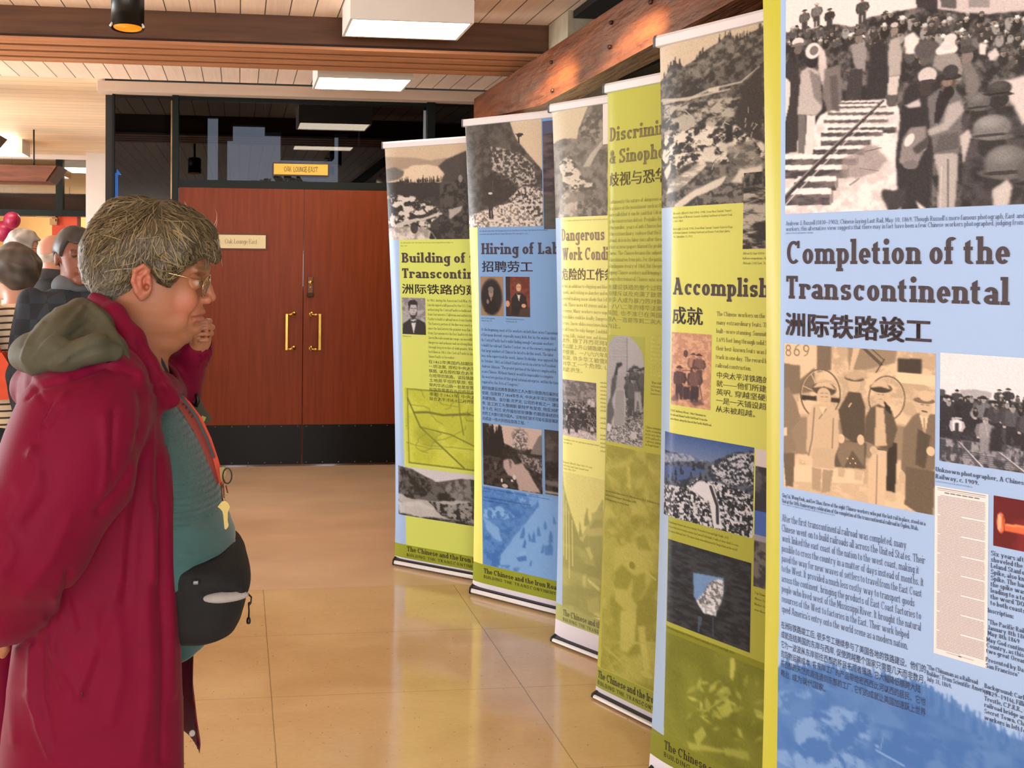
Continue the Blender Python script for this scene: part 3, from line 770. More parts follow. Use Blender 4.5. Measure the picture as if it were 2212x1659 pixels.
# ------------------------------------------------------------------ small picture painter (for the printed photographs)
def vnoise(shape, cells, seed):
    rs = np.random.RandomState(seed); gy, gx = cells
    g = rs.rand(gy + 2, gx + 2)
    y = np.linspace(0, gy, shape[0], endpoint=False); x = np.linspace(0, gx, shape[1], endpoint=False)
    yi = y.astype(int); xi = x.astype(int); fy = y - yi; fx = x - xi
    fy = fy * fy * (3 - 2 * fy); fx = fx * fx * (3 - 2 * fx)
    a = g[np.ix_(yi, xi)]; b = g[np.ix_(yi, xi + 1)]; c = g[np.ix_(yi + 1, xi)]; d = g[np.ix_(yi + 1, xi + 1)]
    return (a * (1 - fx) + b * fx) * (1 - fy)[:, None] + (c * (1 - fx) + d * fx) * fy[:, None]
class Pic:
    def __init__(s, w, h, res, base):
        s.w, s.h = w, h; s.nx = max(8, int(w / res)); s.ny = max(8, int(h / res))
        s.a = np.empty((s.ny, s.nx, 3)); s.a[:] = base
        s.X, s.Y = np.meshgrid((np.arange(s.nx) + .5) / s.nx, (np.arange(s.ny) + .5) / s.ny)
        s.asp = w / h; s.seed = 1
    def fbm(s, n=8, seed=None, oct=4, ax=1.0):
        if seed is None: s.seed += 1; seed = s.seed
        t = 0; amp = .5; tot = 0
        for k in range(oct):
            c = (max(1, int(n * 2 ** k / s.asp * 1.0)), max(1, int(n * 2 ** k * ax)))
            t = t + amp * vnoise((s.ny, s.nx), c, seed + 31 * k); tot += amp; amp *= .55
        return t / tot
    def put(s, m, c, al=1.0):
        m = np.clip(m, 0, 1)[..., None] * al
        s.a = s.a * (1 - m) + np.asarray(c, float) * m if not isinstance(c, np.ndarray) or c.ndim == 1 else s.a * (1 - m) + c * m
        return s
    def mpoly(s, pts, blur=0.0, rough=0.0):
        X, Y = s.X, s.Y
        if rough > 0:
            X = X + (s.fbm(14, oct=3) - .5) * rough; Y = Y + (s.fbm(14, oct=3) - .5) * rough * s.asp
        pad = 3 + int(blur); xs = [q[0] for q in pts]; ys = [q[1] for q in pts]; e = rough
        i0, i1, j0, j1 = s.win(min(xs) - e - pad / s.nx, max(xs) + e + pad / s.nx, min(ys) - e * s.asp - pad / s.ny, max(ys) + e * s.asp + pad / s.ny)
        full = np.zeros(s.X.shape)
        if i1 <= i0 or j1 <= j0: return full
        X, Y = X[j0:j1, i0:i1], Y[j0:j1, i0:i1]
        ins = np.zeros(X.shape, bool); n = len(pts)
        for i in range(n):
            x0, y0 = pts[i]; x1, y1 = pts[(i + 1) % n]
            if y0 == y1: continue
            c = ((y0 > Y) != (y1 > Y)) & (X < (x1 - x0) * (Y - y0) / (y1 - y0) + x0)
            ins ^= c
        m = ins.astype(float)
        for _ in range(1 + int(blur)):
            p = np.pad(m, 1, mode='edge'); m = (p[:-2, 1:-1] + p[2:, 1:-1] + p[1:-1, :-2] + p[1:-1, 2:] + 2 * p[1:-1, 1:-1]) / 6
        full[j0:j1, i0:i1] = m
        return full
    def poly(s, pts, c, al=1.0, blur=0, rough=0.0): return s.put(s.mpoly(pts, blur, rough), c, al)
    def mell(s, cx, cy, rx, ry, rot=0.0, soft=0.15):
        dx = s.X - cx; dy = (s.Y - cy) / s.asp; ca, sa = math.cos(rot), math.sin(rot)
        u = (dx * ca + dy * sa) / rx; v = (-dx * sa + dy * ca) / (ry / s.asp)
        return np.clip((1 + soft / 2 - np.sqrt(u * u + v * v)) / soft, 0, 1)
    def win(s, x0, x1, y0, y1):
        return max(0, int(x0 * s.nx) - 1), min(s.nx, int(x1 * s.nx) + 2), max(0, int(y0 * s.ny) - 1), min(s.ny, int(y1 * s.ny) + 2)
    def ell(s, cx, cy, rx, ry, c, al=1.0, rot=0.0, soft=0.2):
        R = max(rx, ry / s.asp) * (1 + soft / 2); i0, i1, j0, j1 = s.win(cx - R, cx + R, cy - R * s.asp, cy + R * s.asp)
        if i1 <= i0 or j1 <= j0: return s
        dx = s.X[j0:j1, i0:i1] - cx; dy = (s.Y[j0:j1, i0:i1] - cy) / s.asp; ca, sa = math.cos(rot), math.sin(rot)
        u = (dx * ca + dy * sa) / rx; v = (-dx * sa + dy * ca) / (ry / s.asp)
        m = np.clip((1 + soft / 2 - np.sqrt(u * u + v * v)) / soft, 0, 1)[..., None] * al
        s.a[j0:j1, i0:i1] = s.a[j0:j1, i0:i1] * (1 - m) + np.asarray(c, float) * m
        return s
    def line(s, pts, w, c, al=1.0, w1=None):
        n = len(pts) - 1; wm = max(w, w1 or 0); xs = [q[0] for q in pts]; ys = [q[1] for q in pts]
        i0, i1, j0, j1 = s.win(min(xs) - wm, max(xs) + wm, min(ys) - wm * s.asp, max(ys) + wm * s.asp)
        if i1 <= i0 or j1 <= j0: return s
        GX, GY = s.X[j0:j1, i0:i1], s.Y[j0:j1, i0:i1]; m = np.zeros(GX.shape)
        for i in range(n):
            (x0, y0), (x1, y1) = pts[i], pts[i + 1]
            dx, dy = x1 - x0, (y1 - y0) / s.asp; L = dx * dx + dy * dy + 1e-12
            t = np.clip(((GX - x0) * dx + (GY - y0) / s.asp * dy) / L, 0, 1)
            d = np.hypot(GX - x0 - t * dx, (GY - y0) / s.asp - t * dy)
            ww = w if w1 is None else w + (w1 - w) * (i + t) / n
            m = np.maximum(m, np.clip((ww / 2 - d) * s.nx + .5, 0, 1))
        m = m[..., None] * al; s.a[j0:j1, i0:i1] = s.a[j0:j1, i0:i1] * (1 - m) + np.asarray(c, float) * m
        return s
    def tex(s, m, c0, c1, n=20, lo=.42, hi=.58, al=1.0, ax=1.0, seed=None, oct=5):
        f = np.clip((s.fbm(n * 1.7, seed, oct, ax) - lo) / (hi - lo), 0, 1)[..., None]
        c = np.asarray(c0, float) * (1 - f) + np.asarray(c1, float) * f
        return s.put(m, c, al)
    def trees(s, x0, x1, ybase, h, n, c, rs, al=1.0, slope=0.0):
        for k in range(n):
            x = rs.uniform(x0, x1); hh = h * rs.uniform(.5, 1.2); y = ybase + slope * (x - x0) + rs.uniform(0, .02); q = hh * .18 / s.asp * .8
            s.poly([(x, y - hh), (x + q, y), (x - q, y)], c, al)
        return s
    def man(s, x, y, h, coat, pants, hat, face=(150, 120, 100), wide=False, facing=0, arms=True):
        """standing figure: feet at (x, y), height h (fractions of the picture height)"""
        k = h / s.asp
        lw = .085 * k
        s.poly([(x - .12 * k, y - .5 * h), (x + .12 * k, y - .5 * h), (x + .11 * k, y), (x + .015 * k, y), (x, y - .38 * h), (x - .02 * k, y), (x - .11 * k, y)], pants)
        s.poly([(x - .07 * k, y - .86 * h), (x + .07 * k, y - .86 * h), (x + .165 * k, y - .80 * h), (x + .15 * k, y - .45 * h), (x - .15 * k, y - .45 * h), (x - .165 * k, y - .80 * h)], coat)
        if arms:
            dk = tuple(v * .8 for v in coat)
            s.line([(x - .16 * k, y - .78 * h), (x - .19 * k, y - .6 * h), (x - .15 * k, y - .45 * h)], .07 * k, dk)
            s.line([(x + .16 * k, y - .78 * h), (x + .20 * k, y - .62 * h), (x + .13 * k, y - .5 * h)], .07 * k, dk)
            s.ell(x + .12 * k, y - .485 * h, .03 * k, .03 * h, face); s.ell(x - .15 * k, y - .43 * h, .03 * k, .03 * h, face)
        s.line([(x, y - .86 * h), (x + .05 * k, y - .5 * h)], .02 * k, tuple(min(255, v * 1.25) for v in coat), .6)
        s.ell(x, y - .925 * h, .062 * k, .075 * h, face)
        s.ell(x + .02 * k, y - .90 * h, .04 * k, .03 * h, tuple(v * .7 for v in face), .6)
        if hat:
            bw = .17 if wide else .12
            s.ell(x, y - .965 * h, bw * k, .025 * h, tuple(v * .75 for v in hat)); s.ell(x, y - .985 * h, .07 * k, .045 * h, hat)
        return s
    def mono(s, dark, light):
        """tint the picture as a two-colour print"""
        g = (s.a @ np.array([.3, .59, .11]) / 255.)[..., None]
        s.a = np.asarray(dark, float) * (1 - g) + np.asarray(light, float) * g
        return s
    def grain(s, amt=8, seed=5):
        rs = np.random.RandomState(seed); s.a = np.clip(s.a + rs.normal(size=s.a.shape[:2])[..., None] * amt, 0, 255); return s
    def lin(s):
        c = np.clip(s.a, 0, 255) / 255.
        return np.where(c <= .04045, c / 12.92, ((c + .055) / 1.055) ** 2.4)
# ------------------------------------------------------------------ roll-up exhibition panels
INK = (66, 56, 60)
M_print = mat('printed_vinyl', (200, 200, 200), 0.36, attr='Col', spec=0.45)
M_rail = mat('silver_aluminium', (232, 232, 236), 0.3, metal=0.25)
M_cap = mat('grey_end_cap', (92, 92, 94), 0.45)
M_cass = mat('black_cassette', (16, 14, 16), 0.35)

class Panel:
    """flat vinyl sheet with layered print, all in one mesh; u runs along the sheet from its left edge, v is height"""
    def __init__(s, base, ang, TL, BL, width=0.85, back=0.022, bow=0.016, curl=0.02, curlw=0.07):
        a = math.radians(ang)
        s.d = np.array([math.cos(a), math.sin(a), 0.0]); s.n = np.array([math.sin(a), -math.cos(a), 0.0])   # n faces the viewer's side
        s.base = on_z(base[0], base[1], 0.0); s.P = s.base - s.n * back
        T = on_plane(*TL, s.P, s.n); B_ = on_plane(*BL, s.P, s.n)
        s.k = (T - B_) / (T[2] - B_[2]); s.O = B_ - s.k * B_[2]; s.top = T[2]; s.bot = B_[2]
        s.w = width; s.bow, s.curl, s.cw = bow, curl, curlw
        s.V = []; s.C = []; s.loops = []; s.sizes = []; s.nv = 0
    def uv(s, x, y):
        p = on_plane(x, y, s.P, s.n); z = p[2]
        return (p - s.O - s.k * z) @ s.d, z
    def pos(s, u, v, off):
        u = np.asarray(u, float); v = np.asarray(v, float)
        t = np.clip((v - s.bot) / (s.top - s.bot), 0, 1)
        bw = s.bow * np.sin(np.pi * t ** 0.8)
        e = np.clip(1 - u / s.cw, 0, 1); f = np.clip(1 - (s.w - u) / s.cw, 0, 1)
        up = u + bw * e - bw * f
        o = off - s.curl * (e ** 2 + f ** 2) * (0.35 + 0.65 * np.sin(np.pi * t) ** 0.7) + 0.004 * np.sin(np.pi * t) * np.sin(u / s.w * 7.0 + 1)
        return s.O + s.k * v[..., None] + s.d * up[..., None] + s.n * o[..., None]
    def grid(s, u, v, off, col):
        """u, v: 1-D arrays; col: colour (linear) or array [len(v), len(u), 3]"""
        U, W = np.meshgrid(u, v); p = s.pos(U, W, off).reshape(-1, 3); nu, nv = len(u), len(v)
        s.V.append(p); c = np.empty((nv, nu, 3)); c[:] = col; s.C.append(c.reshape(-1, 3))
        i = np.arange(nv * nu).reshape(nv, nu) + s.nv
        q = np.stack([i[:-1, :-1], i[:-1, 1:], i[1:, 1:], i[1:, :-1]], -1).reshape(-1, 4)
        s.loops.append(q.ravel()); s.sizes.append(np.full(len(q), 4)); s.nv += nv * nu
    def rect(s, u0, u1, v0, v1, rgb, off=0.0004):
        s.grid(np.linspace(u0, u1, max(2, int(abs(u1 - u0) / 0.012) + 1)), np.linspace(v0, v1, max(2, int(abs(v1 - v0) / 0.05) + 1)), off, s2l(rgb))
    def polys(s, ps, rgb, off=0.0012):
        ps = [q for q in ps if q[0][0] < s.w - 0.012 and q[-1][0] < s.w - 0.012]
        if not ps: return
        pts = np.array([p for q in ps for p in q], float); n = [len(q) for q in ps]
        s.V.append(s.pos(pts[:, 0], pts[:, 1], off)); s.C.append(np.tile(s2l(rgb), (len(pts), 1)))
        s.loops.append(np.arange(len(pts)) + s.nv); s.sizes.append(np.array(n)); s.nv += len(pts)
    def text(s, font, txt, xy, cap, rgb=INK, end=None, off=0.0012, size=None, track=0.0, condense=None, sub=None):
        """one line; xy = photo pixel of its left baseline, cap = capital height in pixels there, end = pixel of its right end"""
        u, v = s.uv(*xy); size = size or abs(s.uv(xy[0], xy[1] - cap)[1] - v)
        fit = None
        wd = lambda q: sum(font.glyph(c)[1] + track for c in q)
        if end is not None: fit = (s.uv(*end)[0] - u) * wd(txt) / wd(sub or txt)      # end belongs to the part named sub
        elif condense: fit = sum(font.glyph(c)[1] + track for c in txt) * size * condense
        s.polys(font.line(txt, u, v, size, fit, track), rgb, off)
    def para(s, font, lines, xy0, xy1, cap, rgb=INK, condense=0.9, off=0.0012, full=None):
        """lines spread evenly from first to last left-baseline pixel"""
        u0, v0 = s.uv(*xy0); u1, v1 = s.uv(*xy1); n = len(lines); size = abs(s.uv(xy0[0], xy0[1] - cap)[1] - v0)
        for i, t in enumerate(lines):
            k = i / max(1, n - 1)
            u, v = u0 + (u1 - u0) * 0.0, v0 + (v1 - v0) * k
            fit = sum(font.glyph(c)[1] for c in t) * size * condense
            s.polys(font.line(t, u, v, size, fit), rgb, off)
    def cjk(s, txt, xy, h, adv, rgb=INK, bold=0.03, off=0.0012, res=3):
        """Chinese line: xy pixel of left baseline, h = character height in pixels, adv = advance in pixels (first char)"""
        u, v = s.uv(*xy); sz = abs(s.uv(xy[0], xy[1] - h)[1] - v) / 0.88
        du = s.uv(xy[0] + adv, xy[1])[0] - u
        for a, b_ in ((-1, -1), (1, -1), (-1, 1), (1, 1), (0, 0)): s.cjk_uv(txt, u + a * bold * sz * .5, v + (0.06 + b_ * bold * .4) * sz, sz, du, rgb, 0.0, off, res)
    def cjk_uv(s, txt, u, v, sz, du, rgb, bold, off, res):
        txt = txt[:max(0, int((s.w - 0.01 - u) / du))]
        if not txt: return
        V, Fc = cjk_mesh(txt, bold, res)
        if not len(V): return
        W = V[:, 0].max() / max(1, len(txt))
        uu = u + V[:, 0] / W * du; vv = v + V[:, 1] * sz
        s.V.append(s.pos(uu, vv, off)); s.C.append(np.tile(s2l(rgb), (len(V), 1)))
        s.loops.append(np.array([i for f in Fc for i in f]) + s.nv); s.sizes.append(np.array([len(f) for f in Fc])); s.nv += len(V)
    def cjk_para(s, lines, xy0, xy1, h, width, rgb=INK, off=0.0012):
        u0, v0 = s.uv(*xy0); v1 = s.uv(*xy1)[1]; sz = abs(s.uv(xy0[0], xy0[1] - h)[1] - v0) / 0.88
        for i, t in enumerate(lines):
            s.cjk_uv(t, u0, v0 + (v1 - v0) * i / max(1, len(lines) - 1), sz, sz * width, rgb, 0.004, off, 1)
    def pic(s, TL, BR_u, bottom, painter, res, crop=(0, 0, 1), off=0.0008):
        """printed photograph: TL pixel of its top-left corner, BR_u right edge (pixel tuple or metres), bottom pixel of its lower-left corner"""
        u0, v1 = s.uv(*TL); v0 = s.uv(*bottom)[1]
        u1 = s.uv(*BR_u)[0] if isinstance(BR_u, tuple) else BR_u
        P = PxPic(s, u0, u1, v0, v1, res, crop); painter(P)
        u = np.linspace(u0, u1, P.nx); v = np.linspace(v1, v0, P.ny)
        s.grid(u, v, off, P.lin())
    def build(s, name, label):
        t = empty('roll_up_banner', tuple(s.base + s.d * s.w / 2 - s.n * 0.06), math.atan2(s.d[1], s.d[0]), label, 'banner', 'roll-up exhibition banners')
        me = bpy.data.meshes.new('printed_sheet')
        V = np.concatenate(s.V).astype(np.float32); C = np.concatenate(s.C).astype(np.float32); Lp = np.concatenate(s.loops).astype(np.int32); Sz = np.concatenate(s.sizes).astype(np.int32)
        me.vertices.add(len(V)); me.vertices.foreach_set('co', V.ravel()); me.loops.add(len(Lp)); me.loops.foreach_set('vertex_index', Lp)
        st = np.concatenate([[0], np.cumsum(Sz)[:-1]]).astype(np.int32); me.polygons.add(len(Sz)); me.polygons.foreach_set('loop_start', st)
        me.polygons.foreach_set('use_smooth', np.ones(len(Sz), bool)) if False else None
        me.update(calc_edges=True)
        at = me.color_attributes.new('Col', 'BYTE_COLOR', 'POINT'); c4 = np.ones((len(V), 4), np.float32); c4[:, :3] = C; at.data.foreach_set('color', c4.ravel())
        link_mesh('printed_sheet', me, M_print, t)
        W = lambda u, o, z: s.O + s.k * z + s.d * u + s.n * o
        G = lambda u, o, z: s.base + s.d * u + s.n * o + np.array([0, 0, z])
        # clamp rail along the top with end caps
        prof = [(-0.007, -0.012), (-0.009, 0.012), (-0.004, 0.020), (0.004, 0.020), (0.009, 0.012), (0.009, -0.010), (0.005, -0.012)]
        b = MB(); b.poly_prism([W(-0.004, o, s.top + z) for o, z in prof], s.d * (s.w + 0.008)); b.build('top_rail', M_rail, t)
        for uu in (-0.011, s.w + 0.004):
            c = MB(); c.poly_prism([W(uu, o * 1.1, s.top + z * 1.08) for o, z in prof], s.d * 0.007); c.build('rail_end_cap', M_cap, t)
        # cassette on the floor: black slot, silver front lip, black ends
        H = s.bot * 1.25
        b = MB(); b.poly_prism([G(0.004, o, z) for o, z in [(-0.08, 0.012), (-0.08, H * 0.6), (-0.06, H * 0.84), (-0.032, H * 0.86), (-0.024, H * 0.74), (-0.016, H * 0.73), (-0.004, H * 0.70), (-0.004, 0.014)]], s.d * (s.w - 0.008)); b.build('cassette', M_cass, t)
        b = MB(); b.poly_prism([G(0.004, o, z) for o, z in [(-0.006, 0.010), (-0.006, H * 0.58), (-0.001, H * 0.62), (0.005, H * 0.52), (0.008, H * 0.28), (0.003, 0.008)]], s.d * (s.w - 0.008)); b.build('front_lip', M_rail, t)
        for uu in (-0.004, s.w - 0.004):
            c = MB(); c.poly_prism([G(uu, o, z) for o, z in [(-0.084, 0.006), (-0.084, H * 0.62), (-0.06, H * 0.88), (-0.036, H * 0.90), (-0.020, H * 0.80), (0.002, H * 0.70), (0.008, H * 0.3), (0.006, 0.004)]], s.d * 0.008); c.build('cassette_end_cap', M_cass, t)
        for uu in (0.06, s.w - 0.06):
            f = MB(); f.poly_prism([G(uu, -0.11, 0.0), G(uu, -0.012, 0.0), G(uu, -0.012, 0.009), G(uu, -0.11, 0.009)], s.d * 0.03); f.build('foot', M_cass, t)
        # pole behind the sheet
        MB().tube([W(s.w / 2, -0.045, H * 0.8), W(s.w / 2, -0.03, s.top * 0.6), W(s.w / 2, -0.012, s.top)], 0.007, 10).build('support_pole', M_cap, t)
        return t

class PxPic(Pic):
    """picture painted with coordinates read off a crop of the photograph"""
    def __init__(s, pan, u0, u1, v0, v1, res, crop):
        Pic.__init__(s, u1 - u0, v1 - v0, res, (200, 200, 200))
        s.pan, s.r, s.crop = pan, (u0, u1, v0, v1), crop
    def q(s, x, y):
        ox, oy, sc = s.crop; u, v = s.pan.uv(ox + x / sc, oy + y / sc); u0, u1, v0, v1 = s.r
        return (u - u0) / (u1 - u0), (v1 - v) / (v1 - v0)
    def sx(s, x, y, r): return abs(s.q(x + r, y)[0] - s.q(x - r, y)[0]) / 2
    def sy(s, x, y, r): return abs(s.q(x, y + r)[1] - s.q(x, y - r)[1]) / 2
    def P(s, pts, c, al=1.0, blur=0, rough=0.0): return s.poly([s.q(*p) for p in pts], c, al, blur, rough)
    def MP(s, pts, blur=0, rough=0.0): return s.mpoly([s.q(*p) for p in pts], blur, rough)
    def E(s, x, y, rx, ry, c, al=1.0, rot=0.0, soft=0.2): a, b = s.q(x, y); return s.ell(a, b, s.sx(x, y, rx), s.sy(x, y, ry), c, al, rot, soft)
    def L(s, pts, w, c, al=1.0, w1=None):
        x, y = pts[0]; x1, y1 = pts[-1]
        return s.line([s.q(*p) for p in pts], s.sx(x, y, w / 2) * 2, c, al, None if w1 is None else s.sx(x1, y1, w1 / 2) * 2)
    def MAN(s, x, y, h, *a, **k): q = s.q(x, y); return s.man(q[0], q[1], s.sy(x, y - h / 2, h / 2) * 2, *a, **k)
# ------------------------------------------------------------------ the printed pictures
def g3(v): return (v, v * .985, v * .97)
def hats(p, x0, x1, y0, y1, n, rs, size=(18, 30), dark=0.7):
    for k in range(n):
        x, y = rs.uniform(x0, x1), rs.uniform(y0, y1); r = rs.uniform(*size)
        v = rs.choice([50, 70, 95, 120, 200, 225], p=[.25, .25, .2, .1, .1, .1])
        p.E(x, y + r * 1.9, r * 1.2, r * 1.6, g3(rs.choice([35, 45, 60, 80, 150])), 1, 0, .3)
        p.E(x, y + r * .75, r * .55, r * .7, (150, 138, 128)); p.E(x + r * .15, y + r * .95, r * .4, r * .4, (96, 86, 80), .7)
        p.E(x, y + r * .15, r * 1.05, r * .3, g3(v * .75)); p.E(x, y - r * .15, r * .62, r * .45, g3(v))

def pic_last_rail(p):
    rs = np.random.RandomState(4)
    p.a[:] = (236, 222, 218)
    full = np.ones(p.X.shape)
    p.P([(1300, 0), (2300, 0), (2300, 180), (1900, 150), (1320, 70)], (206, 192, 188))
    p.P([(1340, -40), (1460, -40), (1470, 70), (1345, 60)], (92, 88, 88)); p.P([(1560, -40), (1720, -40), (1720, 60), (1560, 60)], (150, 142, 140)); p.P([(1150, -60), (1320, -60), (1320, 120), (1160, 130)], (52, 50, 52))
    crowd = p.MP([(100, 260), (240, 240), (430, 215), (530, 200), (690, 195), (800, 130), (930, 100), (1150, 60), (1330, 70), (1700, 110), (2000, 70), (3200, 40), (7000, -200), (7000, 2400), (1040, 1800), (1000, 830), (900, 770), (560, 810), (120, 1190)], 1, .02)
    p.tex(crowd, (40, 40, 42), (112, 106, 104), 26, .40, .66, ax=1.2)
    for (x, y, h, c) in ((285, 250, 170, 90), (380, 210, 180, 110), (480, 230, 160, 50), (735, 190, 200, 70)):
        p.MAN(x, y, h, g3(c), g3(60), g3(190) if c == 110 else g3(50), arms=True)
    hats(p, 140, 900, 200, 330, 34, rs, (17, 28)); hats(p, 900, 2200, 90, 330, 90, rs, (20, 34)); hats(p, 1100, 2200, 260, 470, 40, rs, (26, 40)); hats(p, 2200, 4600, 40, 520, 120, rs, (30, 70)); hats(p, 2300, 4600, 560, 1300, 26, rs, (90, 190))
    # trodden ground, ties and rail
    ground = p.MP([(90, 1210), (200, 1190), (400, 900), (560, 805), (900, 765), (1010, 830), (1045, 1000), (980, 1240), (1070, 1480), (1060, 1800), (60, 1800)], 1, .01)
    p.tex(ground, (214, 200, 196), (242, 230, 226), 30, .35, .6)
    for (x0, x1, y, hh, sk) in ((570, 880, 795, 12, 8), (560, 920, 825, 14, 10), (480, 980, 872, 22, 10), (450, 930, 930, 24, 12), (480, 1000, 990, 46, 14), (430, 890, 1030, 30, 16), (430, 800, 1090, 40, 18), (370, 750, 1160, 46, 20), (120, 690, 1235, 52, 30), (110, 620, 1320, 66, 34), (240, 530, 1410, 70, 36), (120, 490, 1510, 84, 44)):
        p.P([(x0, y - sk), (x1, y - sk - 4), (x1 + sk * .5, y), (x0 - sk, y + 6)], (246, 232, 226))
        m = p.MP([(x0 - sk, y + 6), (x1, y), (x1, y + hh), (x0 - sk, y + hh + 6)]); p.tex(m, (64, 62, 66), (112, 104, 104), 40, .4, .6, ax=.4)
        p.P([(x1, y), (x1 + sk * .5, y - sk), (x1 + sk * .5, y + hh * .7), (x1, y + hh)], (140, 132, 130))
    p.P([(620, 1200), (830, 1130), (900, 1240), (760, 1400), (640, 1440)], (150, 138, 134), .75, 2, .06)
    p.L([(760, 1180), (880, 1150)], 8, (90, 84, 84)); p.L([(640, 1440), (710, 1390)], 12, (130, 118, 116)); p.L([(720, 1310), (860, 1330)], 6, (110, 104, 104))
    p.L([(96, 1580), (480, 1190), (900, 785)], 34, (60, 56, 60), 1, 16); p.L([(86, 1566), (470, 1178), (890, 778)], 12, (150, 142, 142), 1, 6); p.L([(120, 1610), (500, 1215), (910, 800)], 10, (216, 204, 202), 1, 5)
    for k in range(12):
        t = k / 11; p.E(200 + 660 * t, 1470 - 660 * t, 9 - 5 * t, 9 - 5 * t, (40, 38, 40))
    # left group
    p.P([(120, 560), (160, 470), (240, 500), (250, 760), (230, 1180), (120, 1200)], (52, 50, 52), 1, 1); p.E(235, 330, 46, 34, (220, 208, 204)); p.E(235, 352, 56, 14, (120, 112, 110)); p.E(235, 392, 30, 34, (110, 98, 92))
    p.P([(130, 600), (176, 640), (170, 800), (130, 960)], (222, 210, 206))
    p.P([(390, 350), (450, 420), (480, 700), (440, 690), (400, 600)], (206, 194, 190), 1, 1)
    p.P([(260, 560), (320, 520), (400, 560), (425, 850), (380, 900), (230, 895)], (188, 178, 172), 1, 1); p.P([(240, 895), (300, 900), (290, 1195), (240, 1195)], (112, 108, 106)); p.P([(305, 900), (375, 900), (350, 1200), (300, 1195)], (226, 214, 208))
    p.P([(320, 540), (410, 600), (425, 830), (360, 760)], (120, 112, 110), .8, 1); p.E(345, 480, 46, 50, (40, 38, 40)); p.E(352, 398, 58, 62, (232, 218, 212)); p.E(360, 396, 34, 36, (120, 112, 108)); p.P([(400, 350), (440, 400), (450, 520), (400, 500)], (214, 200, 196))
    p.P([(440, 540), (570, 500), (580, 780), (470, 890), (430, 760)], (120, 112, 110), 1, 2); p.P([(480, 600), (540, 580), (560, 870), (500, 860)], (92, 86, 86), 1, 1)
    # middle figures
    p.P([(640, 350), (730, 340), (770, 380), (760, 560), (690, 540), (670, 500)], (150, 142, 140), 1, 1); p.P([(640, 540), (740, 540), (725, 785), (660, 760), (600, 790)], (58, 56, 58)); p.E(708, 300, 30, 38, (130, 116, 108)); p.E(712, 268, 52, 14, (60, 58, 60)); p.E(712, 250, 32, 24, (96, 90, 88))
    p.P([(800, 360), (900, 300), (940, 460), (920, 770), (760, 780)], (46, 45, 48), 1, 2)
    p.P([(950, 310), (1020, 290), (1045, 420), (1030, 590), (940, 600), (935, 420)], (178, 168, 162), 1, 1); p.P([(940, 600), (1025, 590), (1000, 760), (930, 750)], (206, 196, 190)); p.P([(915, 740), (1005, 740), (1000, 830), (930, 830)], (92, 86, 84)); p.E(985, 240, 30, 36, (140, 126, 118)); p.E(985, 212, 48, 12, (80, 76, 74)); p.E(985, 196, 30, 20, (200, 188, 182))
    p.P([(1060, 290), (1130, 250), (1180, 300), (1160, 420), (1070, 420)], (232, 220, 214), 1, 1)
    p.P([(1140, 380), (1320, 330), (1340, 470), (1200, 520)], (92, 88, 86), 1, 2); p.E(1230, 380, 90, 70, (84, 80, 80))
    p.E(1390, 390, 86, 46, (236, 224, 218)); p.E(1400, 350, 56, 40, (222, 210, 204)); p.E(1420, 300, 50, 36, (226, 212, 206)); p.P([(1300, 430), (1470, 410), (1520, 520), (1500, 640), (1280, 520)], (150, 142, 138), 1, 1)
    p.P([(1510, 500), (1580, 480), (1635, 600), (1630, 760), (1540, 720)], (120, 114, 112), 1, 1); p.E(1550, 440, 46, 54, (130, 118, 112)); p.E(1550, 385, 62, 30, (70, 66, 66))
    p.P([(1650, 330), (1700, 350), (1690, 430), (1640, 420)], (226, 214, 208)); p.P([(1710, 420), (1770, 370), (1800, 430), (1730, 480)], (210, 200, 196))
    # central pair
    p.P([(1010, 1080), (1060, 700), (1180, 600), (1340, 640), (1300, 1000), (1260, 1659), (1050, 1720), (1000, 1400)], (44, 43, 46), 1, 2)
    p.E(1240, 590, 72, 66, (206, 196, 192)); p.E(1235, 640, 78, 20, (60, 56, 58)); p.E(1225, 690, 50, 56, (60, 54, 54)); p.P([(1070, 820), (1180, 770), (1190, 830), (1090, 840)], (200, 190, 186), 1, 1)
    p.P([(1240, 760), (1330, 690), (1460, 690), (1530, 800), (1500, 1000), (1490, 1190), (1290, 1200), (1260, 1000)], (110, 106, 106), 1, 1)
    m = p.MP([(1310, 790), (1340, 700), (1420, 760), (1330, 960), (1290, 960)]); p.put(m, (38, 36, 40))
    p.P([(1400, 820), (1490, 780), (1530, 860), (1400, 1010), (1250, 1060), (1240, 1010), (1360, 960)], (176, 168, 164), 1, 2)
    p.P([(1330, 1060), (1480, 1020), (1490, 1150), (1290, 1190)], (90, 86, 86), 1, 1)
    p.P([(1290, 1200), (1480, 1190), (1470, 1400), (1450, 1680), (1310, 1700), (1330, 1400)], (178, 170, 166), 1, 1); p.L([(1400, 1240), (1400, 1660)], 14, (110, 104, 102)); p.L([(1350, 1300), (1340, 1640)], 8, (210, 200, 196))
    p.E(1400, 650, 58, 80, (84, 74, 70)); p.E(1405, 720, 44, 50, (34, 32, 34)); p.E(1395, 640, 40, 34, (130, 114, 104)); p.E(1408, 598, 100, 26, (44, 42, 44), 1, .1); p.E(1420, 555, 62, 50, (58, 56, 58))
    p.P([(1050, 1080), (1110, 990), (1230, 980), (1240, 1120), (1150, 1310), (1080, 1310), (1020, 1260)], (140, 132, 130), 1, 1); p.E(1100, 1090, 34, 52, (226, 216, 210), 1, .4); p.E(1205, 1150, 30, 26, (200, 190, 184)); p.P([(1120, 1160), (1240, 1060), (1240, 1150), (1160, 1200)], (70, 66, 68), 1, 1); p.E(1110, 1280, 60, 34, (120, 112, 110))
